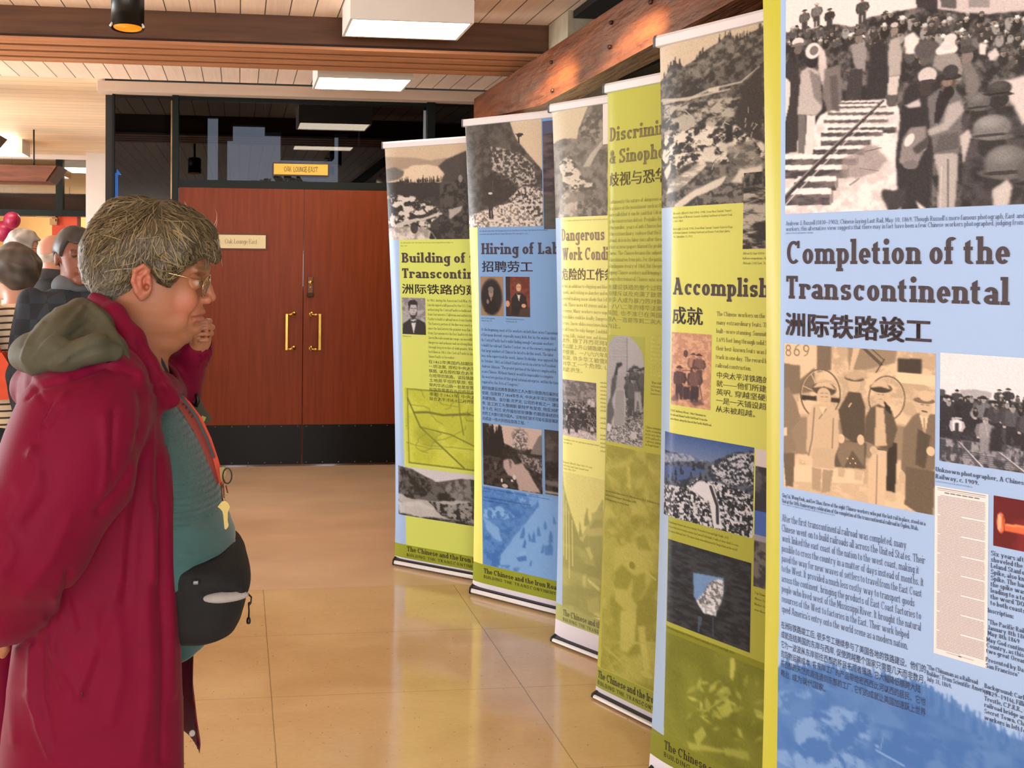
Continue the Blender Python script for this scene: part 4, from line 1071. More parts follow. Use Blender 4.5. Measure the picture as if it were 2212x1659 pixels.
    # hats in the right foreground
    p.tex(p.MP([(1520, 900), (2300, 740), (2300, 1900), (1500, 1800)], 2), (40, 39, 42), (74, 70, 72), 14, .4, .6)
    p.P([(1800, 620), (2100, 560), (2300, 800), (2300, 1000), (1960, 1000), (1900, 800)], (214, 202, 198), 1, 3, .02)
    for (x, y, rx, ry, v) in ((1640, 790, 90, 80, 96), (1800, 690, 96, 66, 60), (1740, 990, 150, 110, 120), (1850, 1260, 170, 150, 104), (2060, 1010, 100, 80, 60), (2120, 1330, 190, 160, 80)):
        p.E(x, y + ry * 1.3, rx * .75, ry * .9, g3(44)); p.E(x - rx * .1, y + ry * .62, rx * 1.25, ry * .28, g3(v * .8), 1, .14); p.E(x, y, rx, ry * .9, g3(v)); p.E(x - rx * .15, y - ry * .35, rx * .6, ry * .4, g3(v * 1.5), .5, 0, 1.0); p.E(x - rx * .1, y + ry * .55, rx * .95, ry * .12, g3(v * .5))
    p.P([(1740, 1480), (1860, 1390), (1900, 1450), (1850, 1700), (1760, 1700)], (200, 190, 186), 1, 2); p.P([(1490, 1060), (1560, 1000), (1580, 1060), (1520, 1280)], (196, 186, 182), 1, 1)
    p.P([(880, 1500), (1060, 1490), (1070, 1600), (920, 1640)], (60, 58, 60), 1, 2, .03); p.P([(1150, 1560), (1230, 1620), (1200, 1680)], (220, 210, 206), 1, 1)
    p.grain(5)

def pic_float_1869(p):
    C = lambda v: (v, v * .86, v * .70)
    p.a[:] = C(206); p.tex(np.ones(p.X.shape), C(190), C(222), 8)
    p.P([(120, 1190), (420, 1200), (415, 1440), (120, 1440)], C(224)); p.P([(120, 1360), (280, 1380), (280, 1500), (400, 1400), (400, 1600), (120, 1640)], C(126), 1, 2)
    p.P([(420, 1190), (540, 1200), (540, 1420), (420, 1440)], C(120), 1, 2)
    p.P([(680, 1215), (1100, 1240), (1080, 1360), (820, 1420), (690, 1420)], C(150), 1, 2); p.P([(730, 1220), (790, 1220), (720, 1440), (690, 1440)], C(212)); p.L([(800, 1220), (960, 1370)], 30, C(92)); p.L([(990, 1330), (920, 1440)], 10, C(70)); p.L([(860, 1220), (980, 1330)], 12, C(96))
    p.P([(1100, 1318), (1305, 1330), (1300, 1460), (1100, 1440)], C(66), 1, 2); p.P([(1090, 1440), (1420, 1470), (1410, 1560), (1080, 1520)], C(236))
    for ch, x in (('8', 175), ('6', 250), ('9', 330)):
        w = 26
        if ch == '8': p.E(x, 1230, w, 26, C(140)); p.E(x, 1230, w - 10, 15, C(222)); p.E(x, 1274, w + 2, 28, C(140)); p.E(x, 1274, w - 8, 17, C(222))
        elif ch == '6': p.E(x, 1270, w, 32, C(140)); p.E(x, 1270, w - 10, 20, C(222)); p.L([(x - 20, 1262), (x - 6, 1222), (x + 18, 1204)], 9, C(140))
        else: p.E(x, 1236, w, 32, C(140)); p.E(x, 1236, w - 10, 20, C(222)); p.L([(x + 20, 1244), (x + 10, 1284), (x - 14, 1300)], 9, C(140))
    O = 1501                     # this crop continues the upper one: y here = y there + O
    def y(v): return v + O
    p.P([(100, y(300)), (1400, y(420)), (1400, y(700)), (100, y(620))], C(150), 1, 2); p.P([(100, y(700)), (820, y(780)), (800, y(960)), (100, y(870))], C(232), 1, 2); p.tex(p.MP([(100, y(860)), (1400, y(900)), (1400, y(1300)), (100, y(960))]), C(206), C(226), 8)
    p.P([(560, y(500)), (840, y(540)), (830, y(760)), (570, y(740))], C(96), 1, 2); p.P([(1000, y(520)), (1100, y(540)), (1080, y(960)), (1000, y(940))], C(52), 1, 1)
    for (cx, cy, r) in ((450, 120, 165), (1010, 160, 150)):
        for a in range(0, 360, 40):
            p.L([(cx, y(cy)), (cx + r * math.cos(math.radians(a)), y(cy + r * 1.25 * math.sin(math.radians(a))))], 8, C(210))
        for k in range(40):
            a0, a1 = 2 * math.pi * k / 40, 2 * math.pi * (k + 1) / 40
            p.L([(cx + r * math.cos(a0), y(cy + r * 1.25 * math.sin(a0))), (cx + r * math.cos(a1), y(cy + r * 1.25 * math.sin(a1)))], 15, C(120)); p.L([(cx + r * .95 * math.cos(a0), y(cy + r * 1.19 * math.sin(a0))), (cx + r * .95 * math.cos(a1), y(cy + r * 1.19 * math.sin(a1)))], 4, C(226))
    p.P([(290, y(130)), (420, y(140)), (420, y(180)), (290, y(170))], C(60), 1, 1); p.P([(540, y(150)), (620, y(160)), (610, y(200)), (540, y(190))], C(60), 1, 1)
    # policeman cut by the left edge
    p.P([(110, y(80)), (180, y(60)), (240, y(180)), (285, y(330)), (200, y(430)), (250, y(600)), (110, y(630))], C(140), 1, 1); p.P([(120, y(620)), (235, y(620)), (220, y(910)), (150, y(900))], C(112), 1, 1); p.P([(115, y(410)), (160, y(400)), (165, y(470)), (115, y(480))], C(232), 1, 1)
    # seated man at the back
    p.P([(690, y(100)), (790, y(110)), (830, y(240)), (830, y(470)), (760, y(560)), (640, y(470)), (600, y(260))], C(84), 1, 1); p.P([(620, y(520)), (820, y(540)), (820, y(740)), (720, y(600)), (640, y(760)), (590, y(640))], C(132), 1, 1); p.P([(600, y(740)), (660, y(760)), (650, y(830)), (600, y(820))], C(196)); p.P([(740, y(760)), (810, y(780)), (800, y(860)), (740, y(850))], C(206))
    p.E(735, y(35), 52, 66, C(206)); p.E(735, y(-10), 82, 26, C(96)); p.P([(655, y(-20)), (690, y(-64)), (760, y(-66)), (815, y(-10)), (735, y(6))], C(190), 1, 1); p.E(624, y(500), 30, 40, C(220)); p.E(790, y(510), 30, 44, C(216)); p.L([(710, y(200)), (690, y(230))], 10, C(228))
    # man in the pale coat
    p.P([(390, y(215)), (480, y(190)), (600, y(270)), (610, y(560)), (560, y(680)), (390, y(680)), (330, y(600)), (340, y(320))], C(206), 1, 1); p.P([(390, y(570)), (570, y(590)), (560, y(760)), (385, y(740))], C(198), 1, 1); p.P([(380, y(740)), (460, y(760)), (450, y(950)), (380, y(930))], C(176), 1, 1); p.P([(470, y(760)), (560, y(770)), (530, y(950)), (460, y(960))], C(168), 1, 1)
    p.L([(400, y(240)), (380, y(500)), (350, y(640))], 14, C(150)); p.L([(560, y(330)), (550, y(580))], 12, C(150)); p.L([(460, y(280)), (500, y(250)), (440, y(330))], 10, C(140)); p.P([(440, y(230)), (500, y(230)), (470, y(300))], C(232)); p.E(480, y(130), 58, 80, C(210)); p.E(495, y(160), 30, 30, C(176)); p.E(482, y(80), 102, 56, C(84)); p.E(480, y(128), 56, 60, C(206)); p.P([(385, y(70)), (430, y(22)), (520, y(20)), (585, y(90)), (480, y(58))], C(212), 1, 1)
    for yy in (120, 150): p.L([(455, y(yy - 5)), (475, y(yy - 5))], 6, C(120)); p.L([(492, y(yy - 4)), (512, y(yy - 3))], 6, C(120))
    # man in the open jacket
    p.P([(870, y(240)), (940, y(210)), (1050, y(260)), (1100, y(420)), (1060, y(560)), (1010, y(600)), (820, y(520)), (830, y(320))], C(96), 1, 1); p.P([(920, y(230)), (985, y(240)), (1010, y(560)), (905, y(570))], C(206), 1, 1); p.P([(905, y(590)), (1015, y(600)), (1010, y(760)), (990, y(1090)), (850, y(1060)), (855, y(700))], C(216), 1, 1); p.L([(930, y(640)), (920, y(1060))], 12, C(160)); p.L([(905, y(585)), (1010, y(598))], 22, C(110)); p.E(955, y(130), 52, 74, C(206)); p.E(960, y(72), 94, 40, C(70)); p.P([(865, y(70)), (900, y(18)), (990, y(6)), (1045, y(86)), (955, y(60))], C(210), 1, 1); p.P([(985, y(180)), (1040, y(240)), (1050, y(300)), (1000, y(260))], C(52)); p.E(900, y(600), 34, 34, C(206)); p.L([(935, y(126)), (950, y(126))], 6, C(110)); p.L([(968, y(128)), (984, y(128))], 6, C(110)); p.L([(945, y(165)), (970, y(166))], 5, C(130))
    # man with moustache, three-piece suit
    p.P([(1230, y(310)), (1300, y(270)), (1420, y(300)), (1420, y(760)), (1230, y(880)), (1130, y(760)), (1150, y(420))], C(124), 1, 1); p.P([(1170, y(740)), (1420, y(780)), (1400, y(1160)), (1280, y(1140)), (1160, y(1060))], C(104), 1, 1); p.P([(1285, y(300)), (1360, y(310)), (1330, y(480))], C(238)); p.L([(1325, y(330)), (1328, y(470))], 16, C(170)); p.P([(1270, y(420)), (1380, y(480)), (1330, y(760)), (1250, y(720))], C(84), 1, 1); p.E(1330, y(235), 62, 84, C(208)); p.E(1325, y(180), 92, 26, C(120)); p.E(1340, y(140), 62, 46, C(214)); p.L([(1310, y(268)), (1345, y(276))], 16, C(86)); p.L([(1300, y(214)), (1320, y(214))], 7, C(100)); p.L([(1345, y(218)), (1368, y(220))], 7, C(100)); p.E(1380, y(610), 36, 40, C(222)); p.E(1140, y(830), 28, 50, C(200))
    for k in range(9): p.E(270 + k * 18 - (k // 5) * 60, y(650 + (k % 3) * 24), 5, 6, C(226))
    for k in range(4): p.E(680 + k * 22, y(670 + (k % 2) * 40), 6, 7, C(226))
    p.grain(3)

def pic_work_gang(p):
    rs = np.random.RandomState(8); p.a[:] = (228, 222, 226)
    p.P([(1400, 690), (1400, 480), (2700, 600), (7000, 900), (7000, 2600), (2700, 1200)], (120, 118, 126), 1, 1); p.tex(p.MP([(1400, 720), (1400, 500), (2700, 620), (7000, 900), (7000, 2600), (2700, 1200)]), (66, 66, 74), (150, 146, 152), 26, .4, .6, ax=2)
    p.P([(1640, 90), (1760, 85), (1900, 110), (1900, 160), (1640, 150)], (170, 168, 172)); p.P([(1455, 80), (1510, 90), (1510, 160), (1455, 150)], (70, 70, 76))
    p.tex(p.MP([(1440, 150), (1560, 130), (1800, 160), (2000, 180), (2300, 220), (2700, 260), (7000, 700), (7000, 1500), (2700, 640), (2000, 560), (1440, 500)], 1, .02), (34, 34, 40), (70, 68, 76), 22)
    for (x, yy, h, c) in ((1610, 260, 170, 60), (1970, 250, 160, 56), (2045, 260, 180, 48), (1520, 500, 360, 44), (1700, 480, 330, 40), (1830, 480, 330, 110), (1930, 520, 330, 58), (2080, 560, 340, 80), (2210, 620, 360, 70), (2380, 640, 380, 60)):
        p.MAN(x, yy, h, (c, c, c + 6), (40, 40, 46), (40, 40, 44), (176, 168, 166))
    hats(p, 1460, 2600, 140, 280, 30, rs, (14, 20)); hats(p, 2500, 4200, 300, 700, 40, rs, (24, 44))
    p.MAN(1610, 540, 230, (226, 222, 226), (50, 50, 56), (44, 44, 48), (190, 180, 176)); p.P([(1590, 370), (1630, 370), (1625, 470), (1595, 470)], (50, 50, 54)); p.MAN(1850, 630, 300, (150, 146, 150), (140, 136, 140), (150, 140, 140), (190, 180, 176)); p.P([(1900, 420), (1990, 400), (2000, 620), (1880, 610)], (40, 40, 46), 1, 2)
    for k in range(9): p.L([(1440 + k * 60, 560 + k * 26), (1700 + k * 120, 600 + k * 34)], 9, (46, 46, 54), .7)
    for (a, b, c, d, w0, w1) in ((1620, 530, 1860, 800, 16, 36), (1960, 620, 2260, 860, 16, 40)):
        p.L([(a, b), (c, d)], w0, (90, 88, 94), 1, w1); p.L([(a + 10, b), (c + 20, d)], w0 * .4, (214, 210, 214), 1, w1 * .4)
    p.grain(6, 3)

def pic_news(p):
    p.a[:] = (236, 226, 222); rs = np.random.RandomState(3)
    for k in range(104):
        yy = .055 + k * .0088; x = .07 + (.05 if k % 13 == 0 else 0); 
        end = .93 if k % 13 != 12 else .5
        while x < end:
            w = rs.uniform(.02, .09); p.line([(x, yy), (min(x + w, end), yy)], .014, (96, 86, 88), .75); x += w + .018
    p.line([(.06, .012), (.94, .012)], .012, (60, 52, 54)); p.line([(.06, .022), (.94, .022)], .004, (60, 52, 54))
    for k in range(6): p.line([(.2 + k * .11, .035), (.27 + k * .11, .035)], .024, (70, 60, 62), .9)
    p.line([(.25, .975), (.75, .975)], .008, (90, 80, 80)); p.ell(.5, .975, .03, .004, (60, 50, 50))

def pic_spike(p):
    p.a[:] = (112, 26, 30); p.tex(np.ones(p.X.shape), (98, 20, 26), (124, 34, 38), 6)
    p.P([(2010, 1235), (2600, 1290), (2600, 1400), (2010, 1290)], (222, 104, 66)); p.P([(2010, 1235), (2600, 1290), (2600, 1310), (2010, 1250)], (240, 150, 96)); p.E(1985, 1225, 34, 86, (226, 116, 76)); p.E(1972, 1220, 18, 70, (246, 176, 130)); p.L([(2005, 1170), (2014, 1290)], 10, (150, 60, 40))

def duo(p, dark, light, rs, kind):
    """ghosted two-colour background picture"""
    p.mono(dark, light)

def pic_blue_valley(p):
    """blue two-tone mountain side under a pale sky"""
    p.a[:] = (255, 255, 255)
    edge = [(-60, 770), (300, 800), (570, 830), (900, 870), (1300, 950), (1500, 1090), (1700, 1200), (1900, 1330), (2186, 1440), (2600, 1640), (3200, 1900), (7000, 2600)]
    low = edge + [(7000, 6000), (-60, 6000)]
    rs = np.random.RandomState(2)
    m = p.MP(low, 1, .012); p.tex(m, (70, 70, 70), (104, 104, 104), 10, .35, .65)
    for k in range(300):
        t = rs.rand() * 10.0; i = int(t); f = t - i; x = edge[i][0] * (1 - f) + edge[i + 1][0] * f; yy = edge[i][1] * (1 - f) + edge[i + 1][1] * f; h = rs.uniform(50, 170)
        p.P([(x, yy - h * .6), (x + h * .2, yy + h), (x - h * .2, yy + h)], g3(rs.uniform(66, 110)), .9)
    p.tex(p.MP([(60, 1000), (400, 980), (480, 1010), (420, 1090), (240, 1080), (200, 1200), (60, 1180)], 3, .02), (86, 86, 86), (150, 150, 150), 24, .38, .6)
    p.tex(p.MP([(240, 1240), (500, 1100), (760, 1160), (880, 1230), (860, 1420), (800, 1500), (920, 1640), (920, 1900), (100, 1900), (200, 1500)], 3, .03), (70, 70, 70), (170, 170, 170), 22, .42, .62)
    p.tex(p.MP([(60, 1500), (160, 1500), (240, 1640), (300, 1900), (-60, 1900)], 1), (120, 120, 120), (168, 168, 168), 40, .4, .6, ax=.3)
    p.tex(p.MP([(900, 1300), (1600, 1400), (2500, 1700), (2500, 1900), (950, 1900)], 3, .02), (62, 62, 62), (108, 108, 108), 16, .42, .66)
    p.L([(992, 1370), (960, 1510)], 7, (170, 170, 170)); p.L([(930, 1510), (1160, 1640)], 22, (180, 180, 180)); p.P([(920, 1460), (950, 1470), (945, 1490), (925, 1485)], (190, 190, 190)); p.P([(780, 1500), (900, 1490), (920, 1640), (840, 1660)], (52, 52, 52), .5, 2)
    p.mono((38, 88, 158), (163, 191, 230))

# ---- panel with the mountain of tree stumps (Accomplishments)
def pic_summit(p):
    p.a[:] = (204, 186, 160); K = lambda v: (v, v * .96, v * .88)
    rs = np.random.RandomState(6)
    edge = [(100, 600), (150, 540), (200, 470), (240, 455), (290, 480), (380, 420), (450, 360), (540, 300), (600, 250), (660, 290), (700, 280), (790, 230), (860, 190), (1100, 140)]
    p.tex(p.MP(edge + [(1200, 2000), (0, 2000)], 0, .012), K(58), K(126), 34, .38, .66)
    for k in range(46):
        i = rs.randint(0, 13); f = rs.rand(); x = edge[i][0] * (1 - f) + edge[i + 1][0] * f; yy = edge[i][1] * (1 - f) + edge[i + 1][1] * f; h = rs.uniform(20, 62)
        p.P([(x, yy - h), (x + h * .16, yy + 12), (x - h * .16, yy + 12)], K(56))
    p.tex(p.MP([(130, 620), (420, 560), (700, 400), (860, 380), (860, 480), (640, 620), (300, 720), (120, 730)], 3, .03), K(52), K(104), 40, .4, .66)
    for pts in ([(120, 720), (330, 712), (480, 640), (700, 590), (830, 480)], [(130, 740), (400, 690), (620, 640)], [(400, 870), (560, 830), (640, 760)]): p.L(pts, 22, K(196), .8, 10)
    p.P([(470, 640), (545, 620), (545, 660), (470, 665)], K(206), 1, 1)
    p.tex(p.MP([(120, 760), (400, 720), (700, 700), (860, 640), (860, 900), (700, 1000), (120, 1000)], 2, .02), K(56), K(176), 30, .40, .60, ax=.7)
    p.P([(660, 830), (720, 620), (860, 470), (870, 1100), (760, 1100), (700, 900)], K(56), 1, 4, .03)
    p.tex(p.MP([(120, 960), (420, 900), (680, 900), (860, 1040), (860, 1200), (600, 1160), (300, 1180), (120, 1200)], 2, .03), K(50), K(220), 34, .44, .58, ax=.8)
    p.P([(440, 1060), (520, 1040), (500, 1140), (430, 1110)], K(210), 1, 1, .02); p.P([(540, 1020), (640, 1030), (600, 1100), (550, 1080)], K(200), 1, 1, .02); p.P([(590, 900), (640, 890), (650, 1010), (590, 1030)], K(36), 1, 2)
    p.tex(p.MP([(600, 1060), (780, 1000), (860, 1160), (860, 1300), (640, 1280)], 3), K(96), K(150), 40, .4, .6, ax=.5)
    p.P([(120, 1230), (190, 1160), (190, 1220), (150, 1290)], K(214), 1, 1); p.tex(p.MP([(190, 1310), (430, 1140), (460, 1180), (220, 1400), (130, 1420)], 1, .01), K(150), K(214), 40, .4, .6, ax=.4)
    p.tex(p.MP([(120, 1400), (720, 1240), (720, 1500), (120, 1520)], 2), K(60), K(120), 40); p.P([(210, 1480), (380, 1350), (600, 1260), (560, 1330), (380, 1410), (260, 1500)], K(214), 1, 1, .01); p.P([(640, 1300), (700, 1210), (860, 1180), (860, 1240), (720, 1260), (720, 1310)], K(214), 1, 2, .02)
    rsl = np.random.RandomState(1)
    for k in range(60):
        x, yy = rsl.uniform(130, 840), rsl.uniform(760, 1240); p.L([(x, yy), (x + rsl.uniform(-30, 40), yy - rsl.uniform(5, 40))], 6, K(rsl.choice([210, 190, 40])), .8)
    p.grain(5)
def pic_trunk(p):
    K = lambda v: (v, v * .96, v * .88)
    p.a[:] = K(70); p.tex(np.ones(p.X.shape), K(44), K(180), 26, .42, .60, ax=.35); p.tex(p.mpoly([(0, 0), (1, 0), (1, .25), (0, .2)], 2), K(40), K(110), 20); p.grain(5)
def pic_sketch(p):
    K = lambda r, g, b: (r, g, b)
    p.a[:] = (206, 158, 128); p.tex(np.ones(p.X.shape), (192, 142, 114), (216, 170, 138), 9)
    for k in range(40):
        rs = np.random.RandomState(k); x, yy = rs.uniform(200, 480), rs.uniform(930, 1150); p.L([(x, yy), (x + rs.uniform(-50, 50), yy + rs.uniform(-18, 18))], 3, (150, 108, 96), .5)
    d = (92, 62, 60)
    p.MAN(262, 1400, 235, d, (70, 52, 56), d, (188, 134, 108)); p.MAN(360, 1260, 185, (176, 130, 108), d, (80, 56, 54), (196, 142, 112)); p.MAN(400, 1290, 210, (120, 86, 78), d, (76, 56, 56), (196, 142, 112)); p.MAN(370, 1420, 250, (110, 80, 76), (62, 46, 52), d, (188, 134, 108))
    p.P([(290, 1310), (340, 1310), (340, 1400), (290, 1400)], (66, 46, 48)); p.P([(340, 1340), (380, 1340), (380, 1400), (340, 1400)], (58, 42, 48)); p.L([(285, 1195), (345, 1195)], 5, d); p.E(310, 1075, 16, 26, d); p.P([(195, 1380), (250, 1360), (260, 1410), (200, 1410)], (112, 78, 84), .8, 2, .03); p.P([(330, 1410), (420, 1400), (440, 1440), (370, 1450)], (96, 66, 66), .8, 2, .03); p.L([(400, 1260), (425, 1400)], 5, (70, 50, 50))
    p.grain(4)
def pic_lake(p):
    p.a[:] = (64, 92, 150); yy = p.Y
    p.a = np.array([58., 88, 148]) * (1 - np.clip(yy * 3, 0, 1)[..., None]) + np.array([124., 140, 170]) * np.clip(yy * 3, 0, 1)[..., None]
    p.tex(p.MP([(60, 150), (160, 170), (320, 215), (420, 170), (530, 160), (560, 900), (60, 900)], 0, .01), (40, 48, 66), (88, 96, 112), 16)
    p.tex(p.MP([(60, 165), (200, 175), (300, 210), (60, 215)], 1), (96, 112, 140), (150, 160, 180), 20)
    p.P([(60, 225), (240, 235), (300, 260), (180, 300), (60, 290)], (70, 92, 140), 1, 2)
    p.tex(p.MP([(320, 230), (420, 180), (540, 170), (540, 330), (400, 320), (340, 290)], 1, .02), (44, 50, 62), (190, 192, 202), 26, .46, .6); p.tex(p.MP([(60, 310), (200, 330), (260, 290), (420, 330), (540, 380), (540, 640), (60, 470)], 1, .03), (30, 36, 44), (206, 206, 214), 24, .44, .58)
    p.P([(270, 300), (330, 320), (360, 420), (375, 530), (335, 520), (310, 400), (220, 340)], (212, 212, 218), 1, 1, .02); p.L([(320, 330), (350, 420), (352, 500)], 14, (52, 56, 66))
    rs = np.random.RandomState(5)
    for k in range(90):
        x, y0 = rs.uniform(70, 530), rs.uniform(250, 560)
        if 260 < x < 380 and y0 > 330: continue
        h = rs.uniform(16, 46); p.P([(x, y0 - h), (x + h * .2, y0), (x - h * .2, y0)], (26, 34, 40), .9)
    p.grain(4)
def pic_tunnel(p):
    p.a[:] = (36, 42, 50); p.tex(np.ones(p.X.shape), (24, 30, 38), (52, 58, 64), 18, .35, .65, ax=.4)
    p.P([(230, 720), (390, 750), (385, 850), (345, 940), (280, 920), (240, 850)], (70, 80, 88), .5, 4)
    p.P([(240, 735), (380, 762), (375, 850), (352, 900), (340, 935), (290, 925), (262, 880), (240, 845)], (112, 148, 196), 1, 1)
    p.tex(p.MP([(275, 845), (320, 780), (350, 765), (380, 775), (375, 860), (340, 935), (270, 900), (250, 865)], 1, .02), (110, 112, 118), (214, 216, 222), 22, .4, .6)
    p.tex(p.MP([(262, 880), (340, 890), (345, 940), (285, 925)], 1), (170, 176, 184), (226, 228, 232), 20); p.L([(270, 950), (262, 1010)], 20, (84, 104, 132), .6, 8); p.L([(330, 950), (330, 1030)], 10, (70, 86, 108), .5)
    for k in range(8): p.L([(225 - k * 3, 720 - k * 8), (395 + k * 4, 752 - k * 8)], 3, (60, 68, 74), .5)
    p.grain(4)
def pic_side_colour(p):
    p.a[:] = (70, 72, 80); p.tex(np.ones(p.X.shape), (50, 52, 60), (92, 90, 94), 14)
    p.put((p.Y < .13).astype(float), (216, 208, 208)); p.put(((p.Y > .45) & (p.Y < .62)).astype(float), (70, 104, 180)); p.put(((p.Y > .62) & (p.Y < .66)).astype(float), (150, 150, 160)); p.tex((p.Y > .66).astype(float), (58, 58, 64), (110, 106, 104), 20)
def pic_stump_ghost(p):
    p.a[:] = (70, 70, 70); p.tex(np.ones(p.X.shape), (50, 50, 50), (92, 92, 92), 6, .3, .7)
    rs = np.random.RandomState(3)
    for k in range(40):
        x, yy = rs.uniform(200, 560), 1250 + abs(rs.normal()) * 130; 
        if yy > 1640: continue
        a = rs.uniform(0, 3.1); l = rs.uniform(14, 44); w = l * rs.uniform(.25, .5)
        c = rs.uniform(130, 230)
        ca, sa = math.cos(a), math.sin(a)
        p.P([(x - l * ca, yy - l * sa), (x + w * sa, yy - w * ca), (x + l * ca, yy + l * sa), (x - w * sa, yy + w * ca)], g3(c), .8, 1)
    p.P([(410, 1150), (428, 1130), (436, 1180), (424, 1250), (410, 1230)], g3(215), 1, 1); p.P([(240, 1500), (280, 1460), (300, 1500), (260, 1560)], g3(190), .8, 1); p.P([(345, 1370), (410, 1340), (420, 1400), (370, 1420)], g3(190), .8, 1, .01); p.L([(280, 1400), (400, 1320)], 8, g3(150), .8); p.L([(430, 1250), (440, 1300)], 5, g3(60)); p.P([(410, 1400), (440, 1400), (450, 1520), (410, 1520)], g3(40), .8, 2); p.P([(200, 1530), (330, 1560), (420, 1590), (220, 1570)], g3(200), .7, 2, .02); p.P([(380, 1560), (500, 1580), (510, 1620), (400, 1600)], g3(180), .7, 2, .02)
    p.mono((92, 98, 22), (214, 216, 110)); p.grain(3)

# ---- panel: Building of the Transcontinental
def pic_donner(p):
    K = lambda v: (v, v * .96, v * .92)
    p.a[:] = (198, 178, 152)
    p.P([(150, 290), (480, 300), (640, 330), (800, 300), (1040, 290), (1040, 430), (150, 420)], (160, 142, 124), 1, 3)
    p.P([(150, 420), (260, 400), (360, 440), (370, 480), (300, 530), (150, 560)], K(104), 1, 3); p.P([(370, 430), (440, 385), (600, 370), (730, 395), (790, 480), (760, 530), (640, 560), (280, 560), (350, 500)], (214, 194, 168), 1, 2)
    p.P([(720, 390), (800, 320), (980, 240), (1200, 160), (1200, 900), (740, 700), (760, 520), (790, 470)], K(66), 1, 3); 
    p.tex(p.MP([(150, 560), (460, 555), (760, 560), (1200, 500), (1200, 1300), (150, 1300)], 1, .02), K(40), K(60), 16)
    p.trees(p.q(300, 0)[0], p.q(760, 0)[0], p.q(0, 575)[1], p.sy(400, 560, 30) * 2, 60, K(46), np.random.RandomState(2))
    p.P([(290, 575), (770, 565), (740, 720), (300, 690)], K(46), 1, 4)
    p.tex(p.MP([(150, 690), (430, 700), (680, 800), (760, 880), (640, 1000), (640, 1180), (150, 1180)], 2, .03), K(44), K(206), 24, .45, .60, ax=.8)
    p.tex(p.MP([(150, 1040), (460, 1020), (640, 1060), (720, 1180), (150, 1180)], 1, .02), K(150), K(214), 20, .35, .6); p.tex(p.MP([(740, 560), (1200, 500), (1200, 1200), (720, 1180)], 4), K(38), K(74), 22)
    p.P([(850, 840), (980, 795), (960, 850), (850, 950)], K(180), .9, 1, .03); p.P([(360, 970), (560, 930), (760, 870), (770, 890), (560, 960), (380, 990)], K(196), 1, 1, .02); p.E(955, 520, 22, 40, K(150), .8); p.P([(280, 1000), (500, 950), (500, 990), (300, 1040)], K(190), .9, 1, .02); p.E(470, 1040, 40, 60, K(44), .9); p.P([(625, 1155), (645, 1080), (690, 1155)], K(36)); p.P([(700, 1180), (740, 1000), (760, 1180)], K(40), .9, 2)
    p.grain(5)
def pic_portrait_beard(p):
    K = lambda v: (v, v, v + 4); p.a[:] = K(150); p.tex(np.ones(p.X.shape), K(128), K(168), 4)
    p.poly([(0, 1), (.05, .72), (.32, .58), (.5, .56), (.68, .58), (.95, .66), (1, .75), (1, 1)], K(44)); p.poly([(.36, .60), (.62, .58), (.48, .98)], K(210)); p.poly([(.36, .62), (.48, .64), (.6, .6), (.6, .67), (.48, .68), (.36, .69)], K(60)); p.ell(.49, .34, .17, .20, K(178)); p.poly([(.30, .36), (.27, .14), (.36, .07), (.55, .06), (.66, .12), (.66, .34), (.62, .20), (.38, .19), (.34, .30)], K(40)); p.poly([(.31, .38), (.36, .46), (.45, .48), (.56, .47), (.64, .36), (.64, .46), (.55, .56), (.46, .58), (.36, .52)], K(52)); p.line([(.39, .29), (.46, .29)], .03, K(70)); p.line([(.54, .29), (.61, .29)], .03, K(70)); p.line([(.5, .3), (.51, .38)], .03, K(130)); p.line([(.44, .44), (.55, .44)], .02, K(96))
def pic_map(p):
    p.a[:] = (196, 206, 74); rs = np.random.RandomState(9); p.tex(np.ones(p.X.shape), (188, 198, 68), (204, 214, 84), 5)
    c = (138, 146, 58)
    for k in range(26):
        x, y = rs.rand(2); pts = [(x, y)]
        a = rs.uniform(0, 6.3)
        for j in range(8): a += rs.normal() * .5; x += .05 * math.cos(a); y += .04 * math.sin(a); pts.append((x, y))
        p.line(pts, .006, c, .7)
    for pts, w in (([(.06, .32), (.15, .30), (.25, .32), (.42, .28)], .014), ([(.42, .28), (.6, .36), (.78, .42), (.9, .46), (1, .40)], .007), ([(.02, .14), (.06, .32), (.1, .5), (.22, .7), (.38, .97)], .010), ([(.1, .5), (.3, .56), (.5, .72), (.7, .97)], .007), ([(.02, .02), (.98, .02)], .006), ([(.02, .98), (.98, .98)], .008), ([(.02, .02), (.02, .98)], .006), ([(.35, .02), (.36, .3), (.38, .55)], .006), ([(.6, .02), (.62, .4), (.64, .7), (1, .7)], .006)):
        p.line(pts, w, (108, 116, 44), .9)
    p.ell(.14, .62, .08, .12, (150, 158, 52), .5, .4, .8); p.grain(3)
